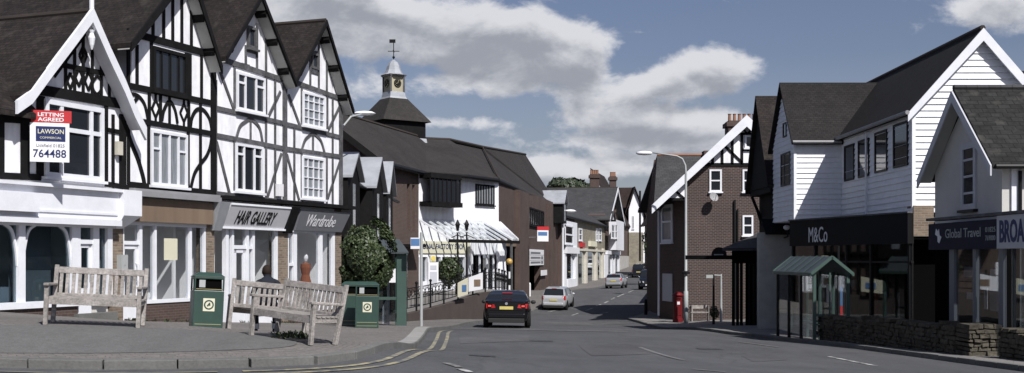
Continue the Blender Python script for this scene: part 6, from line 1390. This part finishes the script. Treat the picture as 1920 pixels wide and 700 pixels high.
obj('seat', MB().box(x0,x1,60.7,61.1,zg__+.42,zg__+.47), 'teak', r); obj('backrest', MB().box(x0,x1,61.12,61.16,zg__+.62,zg__+.80), 'teak', r)
for x in (x0+.05,x1-.1): obj('leg', MB().box(x,x+.06,60.72,61.16,zg__-.05,zg__+.80), 'teak', r)
p = P(1211,590,72); zg__ = H(p.x,p.y); tag(obj('bollard', MB().lathe((p.x,p.y,zg__),[(.10,-.1),(.10,.9),(.07,.95),(.10,1.0),(.03,1.08)],10), 'black_paint'), 'black bollard post in the shade at the side street mouth', 'bollard')
r = thing('traffic_signal', P(1221,445,92), 'dark traffic signal head with a green light in the shade of the street tree', 'traffic signal'); c = P(1221,447,92)
obj('housing', MB().box(c.x-.2,c.x+.2,c.y,c.y+.3,c.z-.55,c.z+.75), 'plastic', r); obj('green_lens', MB().lathe((0,0,0),[(.001,0),(.13,0),(.13,.02)],14), 'signal_green', r).rotation_euler = (R(90),0,0)
for o_ in [x for x in bpy.data.objects if x.name.startswith('green_lens')]: o_.data.transform(Matrix.Translation((0,0,0)));
gl = [x for x in bpy.data.objects if x.name.startswith('green_lens')][0]; gl.data.clear_geometry(); mbl = MB().prism([(math.cos(k*.524)*.13, -.02, -.3+math.sin(k*.524)*.13) for k in range(12)], (0,-.02,0)); gl.data.from_pydata(mbl.v,[],mbl.f); gl.rotation_euler = (0,0,0); gl.location = (c.x-r.location.x,0,c.z-r.location.z)
obj('pole', MB().tube([(c.x,c.y+.15,H(c.x,c.y)),(c.x,c.y+.15,c.z+.8)],.06,8), 'plastic', r)
p = GP(993,556,PAVE); tag(obj('bollard', MB().lathe((p.x,p.y,p.z),[(.09,-.1),(.09,.95),(.05,1.05)],8), 'sign_white'), 'thin white bollard in front of the dark doorway of the brick wing', 'bollard')
# weeds along wall feet and bench legs
rnd = random.Random(4); wd_ = MB()
spots = [(GP(540+rnd.uniform(-25,35),632+rnd.uniform(-2,5),PAVE)) for _ in range(26)]+[F.p(F.u(rnd.uniform(150,630)),rnd.uniform(.02,.15),0) for _ in range(60)]
for s_ in spots:
    z = H(s_.x,s_.y)+PAVE
    for k in range(6):
        a_ = rnd.random()*6.28; l_ = rnd.uniform(.04,.13); d_ = Vector((math.cos(a_),math.sin(a_),1.1)).normalized(); t_ = Vector((-d_.y,d_.x,0)).normalized(); o_ = Vector((s_.x+rnd.uniform(-.06,.06),s_.y+rnd.uniform(-.06,.06),z))
        wd_.add([o_-t_*.012,o_+t_*.012,o_+d_*l_+t_*.01,o_+d_*l_-t_*.01],[(0,1,2,3)])
tag(obj('weeds', wd_, 'leaf', kind='open'), 'small weeds growing at the wall feet and under the benches', 'weeds', kind='stuff')
# --- cars -----------------------------------------------------------------
def interp(keys, t):
    for (a,va),(b_,vb_) in zip(keys, keys[1:]):
        if a <= t <= b_:
            k = (t-a)/(b_-a) if b_ > a else 0; k = k*k*(3-2*k)*.5+k*.5; return va+(vb_-va)*k
    return keys[-1][1]
def make_car(label, paint, Lc=4.35, Wc=1.76, Hc=1.46, style='hatch', group=None, brake=False, belt=.93):
    """x lateral, y along the car (rear at 0, nose at Lc), z up"""
    r = bpy.data.objects.new('car', None); C.objects.link(r); ORG[r.name] = Vector((0,0,0)); tag(r, label, 'car', group)
    hw = Wc/2
    if style == 'saloon':
        roof = [(0,.98),(.05,1.02),(.42,1.06),(.95,1.30),(1.45,Hc-.03),(2.2,Hc),(2.7,Hc-.05),(3.35,1.02),(3.6,.97),(4.1,.86),(Lc-.03,.62),(Lc,.5)]
        gl_r = (.48,1.28); gl_f = (2.85,3.30)
    elif style == 'suv':
        roof = [(0,1.1),(.03,1.25),(.15,1.5),(.4,Hc-.03),(1.2,Hc),(2.4,Hc-.02),(2.7,Hc-.1),(3.2,1.16),(3.5,1.10),(4.1,1.0),(Lc-.03,.8),(Lc,.6)]
        gl_r = (.05,.36); gl_f = (2.72,3.2)
    else:
        roof = [(0,.80),(.04,.98),(.12,1.05),(.50,Hc-.07),(.8,Hc-.01),(1.8,Hc),(2.4,Hc-.05),(3.25,1.02),(3.5,.97),(4.0,.86),(Lc-.03,.62),(Lc,.5)]
        gl_r = (.12,.48); gl_f = (2.55,3.2)
    wid = [(0,.80),(.12,.92),(.5,.985),(1.2,1),(3.2,1),(3.9,.95),(Lc-.15,.85),(Lc,.68)]
    bot = [(0,.34),(.25,.22),(Lc-.3,.20),(Lc,.30)]
    N_ = 56; ys = [Lc*(i/(N_-1)) for i in range(N_)]
    ys = sorted(set([0,.015,.04,.08,.12,.18,.25]+[Lc*i/44 for i in range(45)]+[Lc-.015,Lc-.05,Lc-.1]))
    rings = []
    for y in ys:
        zt_ = interp(roof,y); w = hw*interp(wid,y); zb_ = interp(bot,y); zbelt = min(belt+.10*(0 if y > 3 else 1)*(style=='suv'), zt_-.03)
        cab = max(0,(zt_-zbelt)/(Hc-belt)); we = w*(1-.26*min(1,cab)); 
        ring = [(0,zb_),(w*.80,zb_),(w*.93,zb_+.06),(w*.985,zb_+.20),(w,zb_+(zbelt-zb_)*.55),(w*.985,zb_+(zbelt-zb_)*.85),(w*.95,zbelt),(w*.95+(we-w*.95)*.06,zbelt+(zt_-zbelt)*.08),
                (w*.95+(we-w*.95)*.5,zbelt+(zt_-zbelt)*.48),(we*1.02,zbelt+(zt_-zbelt)*.86),(we*.93,zbelt+(zt_-zbelt)*.955),(we*.6,zt_-.004),(0,zt_)]
        rings.append([(x,y,z) for x,z in ring]+[(-x,y,z) for x,z in ring[-2:0:-1]])
    m_ = len(rings[0]); vs = [v for rg in rings for v in rg]; body, glz, trimm = MB(), MB(), MB(); body.v = list(vs); glz.v = list(vs)
    wheels = (.78, Lc-.85); wr = .315 if style != 'suv' else .35
    for i in range(len(rings)-1):
        yc = (ys[i]+ys[i+1])/2
        for k in range(m_):
            kk = k if k < 12 else m_-1-k   # mirror segment index
            f = [i*m_+k, i*m_+(k+1)%m_, (i+1)*m_+(k+1)%m_, (i+1)*m_+k]
            side = kk in (7,8) and .72 < yc < 2.95 and interp(roof,yc) > Hc-.30 and abs(yc-1.75) > .05
            if style == 'suv' and kk in (7,8) and .3 < yc < 2.95 and interp(roof,yc) > Hc-.3 and abs(yc-1.75) > .05 and abs(yc-.8) > .05: side = True
            rear = kk in (10,11) and gl_r[0] < yc < gl_r[1]; front = kk in (10,11) and gl_f[0] < yc < gl_f[1]
            if kk in (9,) and (gl_r[0] < yc < gl_r[1] or gl_f[0] < yc < gl_f[1]) and style=='hatch': rear = False
            (glz if (side or rear or front) else body).f.append(f); (glz if (side or rear or front) else body).m.append(0)
    body.f += [[k for k in range(m_)][::-1], [(len(rings)-1)*m_+k for k in range(m_)]]; body.m += [0,0]
    def clean(mb):
        used = sorted({i for f in mb.f for i in f}); mp_ = {o:n for n,o in enumerate(used)}; mb.v = [mb.v[i] for i in used]; mb.f = [[mp_[i] for i in f] for f in mb.f]; return mb
    bo = obj('body', clean(body), paint, r, smooth=True); 
    for p_ in bo.data.polygons[-2:]: p_.use_smooth = False
    obj('windows', clean(glz), 'car_glass', r, smooth=True)
    # wheels in dark arches
    for yw in wheels:
        for s_ in (-1,1):
            c = Vector((s_*(hw-.10),yw,wr)); pr = []
            t = MB(); ringpts = lambda rad,x: [(x,yw+rad*math.cos(k*math.pi/10),wr+rad*math.sin(k*math.pi/10)) for k in range(20)]
            t.prism(ringpts(wr,s_*(hw-.21)),(s_*.205,0,0)); wh = obj('wheel', t, 'tyre', r, bevel=.015)
            obj('rim', MB().prism(ringpts(wr*.62,s_*(hw-.05)),(s_*.05,0,0)), 'alloy', wh)
            obj('wheel_arch', MB().prism(ringpts(wr+.055,s_*(hw-.10)),(s_*.101,0,0)), 'tyre', r)
    # rear details
    zt0 = .78; ry = -.012
    def bx(name, x0,x1,y0,y1,z0,z1,m,sub=None, **k): return obj(name, MB().box(x0,x1,y0,y1,z0,z1), m, sub or r, **k)
    w0_ = hw*.80
    bx('bumper', -w0_*1.0,w0_*1.0,-.06,.10,.36,.56,paint,bevel=.05); bx('diffuser', -w0_*.96,w0_*.96,-.045,.12,.20,.365,'plastic',bevel=.02)
    pz = .60 if style == 'saloon' else .68
    if style == 'saloon': pz = .70
    pl_ = bx('number_plate', -.26,.26,-.03,.02,pz,pz+.115,'plate_yellow')
    for s_ in (-1,1):
        if style == 'saloon': b = MB().hexa([(s_*.42,-.025,.76),(s_*hw*.86,.03,.74),(s_*hw*.93,.20,.74),(s_*.42,.1,.76),(s_*.46,-.015,.88),(s_*hw*.86,.05,.92),(s_*hw*.93,.22,.92),(s_*.46,.1,.88)])
        else: b = MB().hexa([(s_*hw*.66,.0,.74),(s_*hw*.88,.04,.74),(s_*hw*.955,.2,.74),(s_*hw*.66,.1,.74),(s_*hw*.72,.03,1.0),(s_*hw*.86,.07,1.02),(s_*hw*.945,.22,1.02),(s_*hw*.7,.15,1.0)])
        tl = obj('tail_light', b, 'lamp_red', r)
        if brake: obj('lit_lamp', MB().box(min(s_*.58,s_*.70),max(s_*.58,s_*.70),-.03,.03,.80,.86), 'brake_red', tl)
        b = MB().ball((s_*(hw+.10),Lc-1.55 if style != 'saloon' else Lc-1.5,.98 if style != 'suv' else 1.15),.10,8,1.1,.6,.8); mr_ = obj('mirror', b, paint if paint != 'car_black' else 'plastic', r, smooth=True)
        hb = MB().hexa([(s_*hw*.42,Lc-.10,.60),(s_*hw*.80,Lc-.22,.60),(s_*hw*.80,Lc-.3,.60),(s_*hw*.42,Lc-.2,.60),(s_*hw*.42,Lc-.10,.74),(s_*hw*.82,Lc-.24,.76),(s_*hw*.82,Lc-.34,.76),(s_*hw*.42,Lc-.2,.74)]); hb2 = [(x,y+.13,z) for x,y,z in hb.v]; hb.v = hb2; obj('headlight', hb, 'lamp_clear', r)
    bx('grille', -hw*.40,hw*.40,Lc-.05,Lc+.02,.52,.70,'plastic'); bx('front_bumper', -hw*.72,hw*.72,Lc-.1,Lc+.05,.28,.48,paint,bevel=.04); bx('front_plate', -.26,.26,Lc+.05,Lc+.065,.36,.47,'sign_white')
    if style == 'saloon':
        o_ = bx('boot_lip', -hw*.72,hw*.72,-.01,.06,.975,1.0,paint,bevel=.01); bl = bx('brake_light', -.20,.20,.90,1.0,1.325,1.35,'lamp_red'); em = obj('badge', MB().prism([(.055*math.cos(k*.785),-.02,.92+.055*math.sin(k*.785)) for k in range(8)],(0,-.015,0)), 'alloy', r)
        bx('boot_line', -hw*.70,hw*.70,-.012,.0,.655,.665,'dark')
    else:
        bx('brake_light', -.16,.16,.42,.5,Hc-.075,Hc-.05,'lamp_red'); bx('wiper', -.02,.30,.10,.13,1.07,1.09,'plastic')
    return r
def put_car(r, px_, Y, heading, rev=False):
    """heading: degrees right of straight ahead; px_ bearing of the rear (or nose) centre"""
    x = (px_-CX)*Y/FP; rz = R(-heading); c, s_ = math.cos(rz), math.sin(rz)
    f = Vector((-s_, c, 0)); a = Vector((x,Y,0))+f*.8; b_ = Vector((x,Y,0))+f*3.4; za, zb_ = H(a.x,a.y), H(b_.x,b_.y)
    slope = math.atan2(zb_-za,2.6); z = za-.8*math.tan(slope)
    rt = Vector((c,s_,0)); z1,z2 = H(a.x+rt.x*.7,a.y+rt.y*.7),H(a.x-rt.x*.7,a.y-rt.y*.7)
    frame_obj(r, (x,Y,z+.005), rz, slope, -math.atan2(z1-z2,1.4))
ca = make_car('shiny black saloon car with lit tail lamps driving away, nearest car to the camera', 'car_black', 4.55, 1.80, 1.46, 'saloon', brake=True); put_car(ca, 949, 43.5, 1.5); ca.scale = (.97,1,.98)
cb = make_car('silver hatchback just beyond the black car, seen from behind', 'car_silver', 4.3, 1.76, 1.56, 'hatch'); put_car(cb, 1037, 80.5, 11.5)
cc2 = make_car('smaller grey silver hatchback further up the street, midway to the parked cars', 'car_grey', 4.2, 1.70, 1.43, 'hatch'); put_car(cc2, 1150, 113, 13.5)
cd = make_car('dark off-road car driving uphill, furthest of the dark cars', 'car_navy', 4.4, 1.8, 1.74, 'suv'); put_car(cd, 1197, 148, 13)
ce = make_car('dark off-road car facing the camera in the shade beside the brick gable house', 'car_navy', 4.5, 1.85, 1.78, 'suv', belt=.98)
def nose(px_,Y,h): f = Vector((math.sin(R(h)),math.cos(R(h)))); x = (px_-CX)*Y/FP; return (x+f.x*4.5, Y+f.y*4.5)
nx, ny = nose(1216, 103, 10); put_car(ce, CX+nx*FP/ny, ny, 190)
cf = make_car('white car at the far top of the street behind the dark off-road cars', 'car_white', 4.3, 1.75, 1.6, 'hatch'); put_car(cf, 1221, 172, 12)
# --- seated person on the bench facing the shops
def person(loc, rz, label):
    r = bpy.data.objects.new('person', None); C.objects.link(r); ORG[r.name] = Vector((0,0,0)); tag(r, label, 'person')
    def skin(name, V, E, Rd, m, root_i=0, par=r, sub=2):
        me = bpy.data.meshes.new(name); me.from_pydata(V, E, []); me.materials.append(M[m]); o = bpy.data.objects.new(name, me); C.objects.link(o); o.parent = par; ORG[o.name] = Vector((0,0,0))
        md = o.modifiers.new('skin','SKIN'); 
        for i, rr in enumerate(Rd): me.skin_vertices[0].data[i].radius = (rr if isinstance(rr,(int,float)) else rr[0], rr if isinstance(rr,(int,float)) else rr[1]); me.skin_vertices[0].data[i].use_root = (i == root_i)
        s_ = o.modifiers.new('sub','SUBSURF'); s_.levels = sub; s_.render_levels = sub; md.use_smooth_shade = True; return o
    # facing -y ; seat height .44
    V = [(0,.02,.53),(0,.03,.68),(0,-.0,.86),(0,-.06,.98),(0,-.12,1.05),(0,-.15,1.10),(0,-.18,1.17)]
    E = [(i,i+1) for i in range(6)]; Rd = [(.16,.12),(.14,.11),(.17,.12),(.12,.09),(.055,.055),(.075,.085),(.07,.085)]
    for s_ in (-1,1):
        b0 = len(V); V += [(s_*.19,-.05,.95),(s_*.27,-.08,.74),(s_*.20,-.22,.66),(s_*.12,-.30,.62)]; E += [(3,b0),(b0,b0+1),(b0+1,b0+2),(b0+2,b0+3)]; Rd += [.065,.052,.042,.032]
        b1_ = len(V); V += [(s_*.11,-.05,.52),(s_*.20,-.46,.50),(s_*.17,-.44,.10),(s_*.19,-.56,.05)]; E += [(0,b1_),(b1_,b1_+1),(b1_+1,b1_+2),(b1_+2,b1_+3)]; Rd += [.10,.075,.05,.045]
    body = skin('body', V, E, Rd, 'jacket')
    obj('head', MB().ball((0,-.185,1.15),.098,12,.82,.98,1.22), 'skin', r, smooth=True)
    hdm = MB().ball((0,-.168,1.175),.106,12,.86,1.0,1.10); hdm.f = [f for f in hdm.f if sum(hdm.v[i][1] for i in f)/len(f) > -.20 or sum(hdm.v[i][2] for i in f)/len(f) > 1.24]; hdm.m = [0]*len(hdm.f); obj('hair', hdm, 'hair', r, smooth=True, kind='open')
    b = MB().box(-.012,.012,-.295,-.27,1.12,1.155).box(-.03,.03,-.282,-.27,1.08,1.092); obj('face_features', b, 'skin', r)
    for s_ in (-1,1):
        obj('ear', MB().ball((s_*.083,-.18,1.145),.022,6,.5,1,1.3), 'skin', r); obj('eye', MB().ball((s_*.032,-.272,1.165),.012,6), 'hair', r)
        hv = [(s_*.12,-.30,.62),(s_*.09,-.36,.60),(s_*.08,-.39,.59)]; he = [(0,1),(1,2)]; hr_ = [.028,.030,.022]; 
        for k in range(4): b0 = len(hv); hv += [(s_*(.055+.018*k),-.42,.585),(s_*(.05+.018*k),-.455,.565),(s_*(.05+.018*k),-.465,.54)]; he += [(2,b0),(b0,b0+1),(b0+1,b0+2)]; hr_ += [.009,.009,.008]
        b0 = len(hv); hv += [(s_*.055,-.36,.62),(s_*.04,-.39,.625)]; he += [(1,b0),(b0,b0+1)]; hr_ += [.010,.009]; skin('hand', hv, he, hr_, 'skin', 1, r, 1)
        obj('shoe', MB().lathe((s_*.185,-.54,.0),[(.045,0),(.05,.02),(.045,.06),(.02,.09)],10,1,2.5), 'dark', r)
        obj('sock', MB().tube([(s_*.17,-.44,.07),(s_*.17,-.44,.17)],.052,8), 'sign_white', r)
    o_ = frame_obj(r, loc, rz); return r
pb = P(502,607,21.9); zz = H(pb.x,pb.y)+PAVE
person((pb.x,pb.y,zz-.02), R(180+17), 'person in a dark jacket sitting on the bench with their back to the camera')
# ================================================================ CAMERA, LIGHT, SKY
sc = bpy.context.scene
cam = bpy.data.cameras.new('camera'); co = bpy.data.objects.new('camera', cam); C.objects.link(co); sc.camera = co
co.location = (0,0,EYE); co.rotation_euler = (R(90),0,0); cam.sensor_width = 36; cam.lens = FP/1920*36; cam.shift_y = (HY-350)/1920; cam.clip_end = 5000; cam.clip_start = .1
d = Vector((-.80,1.35,-1.65)).normalized()
sl = bpy.data.lights.new('sun','SUN'); sl.energy = 5.0; sl.angle = R(.5); sl.color = (1,.975,.94)
so = bpy.data.objects.new('sun', sl); C.objects.link(so); so.rotation_euler = (-d).to_track_quat('Z','Y').to_euler(); so.location = (30,-20,60)
w = bpy.data.worlds.new('World'); sc.world = w; w.use_nodes = True; nt = w.node_tree; nt.nodes.clear()
N = nt.nodes.new; K = nt.links.new
def math_(op, a, b=None, c=None, clamp=False):
    n = N('ShaderNodeMath'); n.operation = op; n.use_clamp = clamp
    for i, x in enumerate((a,b,c)):
        if x is None: continue
        if isinstance(x,(int,float)): n.inputs[i].default_value = x
        else: K(x, n.inputs[i])
    return n.outputs[0]
out = N('ShaderNodeOutputWorld'); bg = N('ShaderNodeBackground'); K(bg.outputs[0], out.inputs[0]); bg.inputs[1].default_value = .07
sky = N('ShaderNodeTexSky'); sky.sky_type = 'NISHITA'; sky.sun_disc = False
sky.sun_elevation = math.asin(-d.z); sky.sun_rotation = math.atan2(-d.x,-d.y); sky.air_density = 1.0; sky.dust_density = 1.5; sky.ozone_density = 1.0
tc = N('ShaderNodeTexCoord'); sp = N('ShaderNodeSeparateXYZ'); K(tc.outputs['Generated'], sp.inputs[0])
az = math_('ARCTAN2', sp.outputs[0], sp.outputs[1]); hr = math_('SQRT', math_('ADD', math_('MULTIPLY', sp.outputs[0], sp.outputs[0]), math_('MULTIPLY', sp.outputs[1], sp.outputs[1])))
el = math_('DIVIDE', sp.outputs[2], math_('MAXIMUM', hr, .02))
mp = N('ShaderNodeCombineXYZ'); K(sp.outputs[0], mp.inputs[0]); K(sp.outputs[1], mp.inputs[1]); K(math_('MULTIPLY', sp.outputs[2], 1.7), mp.inputs[2])
def fbm(off, scale, det=9, rough=.58, dist=.3):
    ad = N('ShaderNodeVectorMath'); K(mp.outputs[0], ad.inputs[0]); ad.inputs[1].default_value = off
    n = N('ShaderNodeTexNoise'); n.inputs['Scale'].default_value = scale; n.inputs['Detail'].default_value = det; n.inputs['Roughness'].default_value = rough; n.inputs['Distortion'].default_value = dist
    K(ad.outputs[0], n.inputs['Vector']); return n.outputs['Fac']
BL = [(600,45,150,60,1.0),(790,60,110,48,.8),(960,85,120,66,1.25),(1080,88,62,42,1.1),(880,165,210,26,.8),(1325,128,82,42,1.35),(1240,160,90,26,1.0),(1150,215,80,24,.9),(1310,222,130,26,1.0),(900,232,110,16,.7),
      (1000,268,160,20,.45),(1100,312,200,22,.9),(1290,268,130,22,.8),(1860,22,110,60,1.0),(1640,-5,80,14,.6),(560,20,120,50,.9),(1000,330,120,30,.7),(300,-80,500,120,.8),(1750,330,300,60,.5)]
def blobs(dy):
    acc = None
    for px,py,rx,ry,a in BL:
        ax = math.atan((px-CX)/FP); ey = (HY-py)/FP*math.cos(ax)
        dx = math_('MULTIPLY', math_('SUBTRACT', az, ax), FP/rx); dz = math_('MULTIPLY', math_('SUBTRACT', el, ey+dy), FP/ry)
        e = math_('MULTIPLY', math_('EXPONENT', math_('MULTIPLY', math_('ADD', math_('MULTIPLY',dx,dx), math_('MULTIPLY',dz,dz)), -.85)), a)
        acc = e if acc is None else math_('ADD', acc, e)
    return math_('MINIMUM', acc, 1.15)
def dens(off, dy):
    f1 = fbm(off, 9.0, 9, .62); f2 = fbm((off[0]+3.1,off[1]+1.7,off[2]), 22, 6, .6)
    n = math_('ADD', math_('MULTIPLY', math_('SUBTRACT', f1, .5), 1.9), math_('MULTIPLY', math_('SUBTRACT', f2, .5), 1.5))
    return math_('ADD', math_('SUBTRACT', blobs(dy), .42), n)
D0 = dens((0,0,0), 0); D1 = dens((0.004,0,.022), -.016)
cov = N('ShaderNodeMapRange'); cov.interpolation_type = 'SMOOTHSTEP'; cov.inputs['From Min'].default_value = -.06; cov.inputs['From Max'].default_value = .44; K(D0, cov.inputs[0])
# self-shading: how much more cloud stands above (towards the light)
sh = N('ShaderNodeMapRange'); sh.interpolation_type = 'SMOOTHSTEP'; sh.inputs['From Min'].default_value = .05; sh.inputs['From Max'].default_value = .95; K(D1, sh.inputs[0])
cc = N('ShaderNodeMix'); cc.data_type = 'RGBA'; K(sh.outputs[0], cc.inputs[0]); cc.inputs[6].default_value = (8.3,8.4,8.9,1); cc.inputs[7].default_value = (3.9,4.15,4.75,1)
hs = N('ShaderNodeHueSaturation'); hs.inputs['Saturation'].default_value = .86; hs.inputs['Value'].default_value = .74; K(sky.outputs[0], hs.inputs['Color'])
# thin veil of high cloud everywhere low down
veil = N('ShaderNodeMapRange'); veil.inputs['From Min'].default_value = .0; veil.inputs['From Max'].default_value = .17; veil.inputs['To Min'].default_value = .60; veil.inputs['To Max'].default_value = .0; K(el, veil.inputs[0])
v2 = math_('MULTIPLY', veil.outputs[0], math_('ADD', .5, fbm((9,2,1), 5)))
mv = N('ShaderNodeMix'); mv.data_type = 'RGBA'; K(v2, mv.inputs[0]); tn = N('ShaderNodeVectorMath'); tn.operation = 'MULTIPLY'; K(hs.outputs[0], tn.inputs[0]); tn.inputs[1].default_value = (.98,.98,1.16); K(tn.outputs[0], mv.inputs[6]); mv.inputs[7].default_value = (5.0,5.4,6.1,1)
mc = N('ShaderNodeMix'); mc.data_type = 'RGBA'; K(cov.outputs[0], mc.inputs[0]); K(mv.outputs[2], mc.inputs[6]); K(cc.outputs[2], mc.inputs[7])
K(mc.outputs[2], bg.inputs[0])
vs = sc.view_settings; vs.view_transform = 'Standard'; vs.look = 'None'; vs.gamma = 1; vs.exposure = .26; vs.use_curve_mapping = False
sc.cycles.max_bounces = 6; sc.cycles.transparent_max_bounces = 12; sc.cycles.use_denoising = True
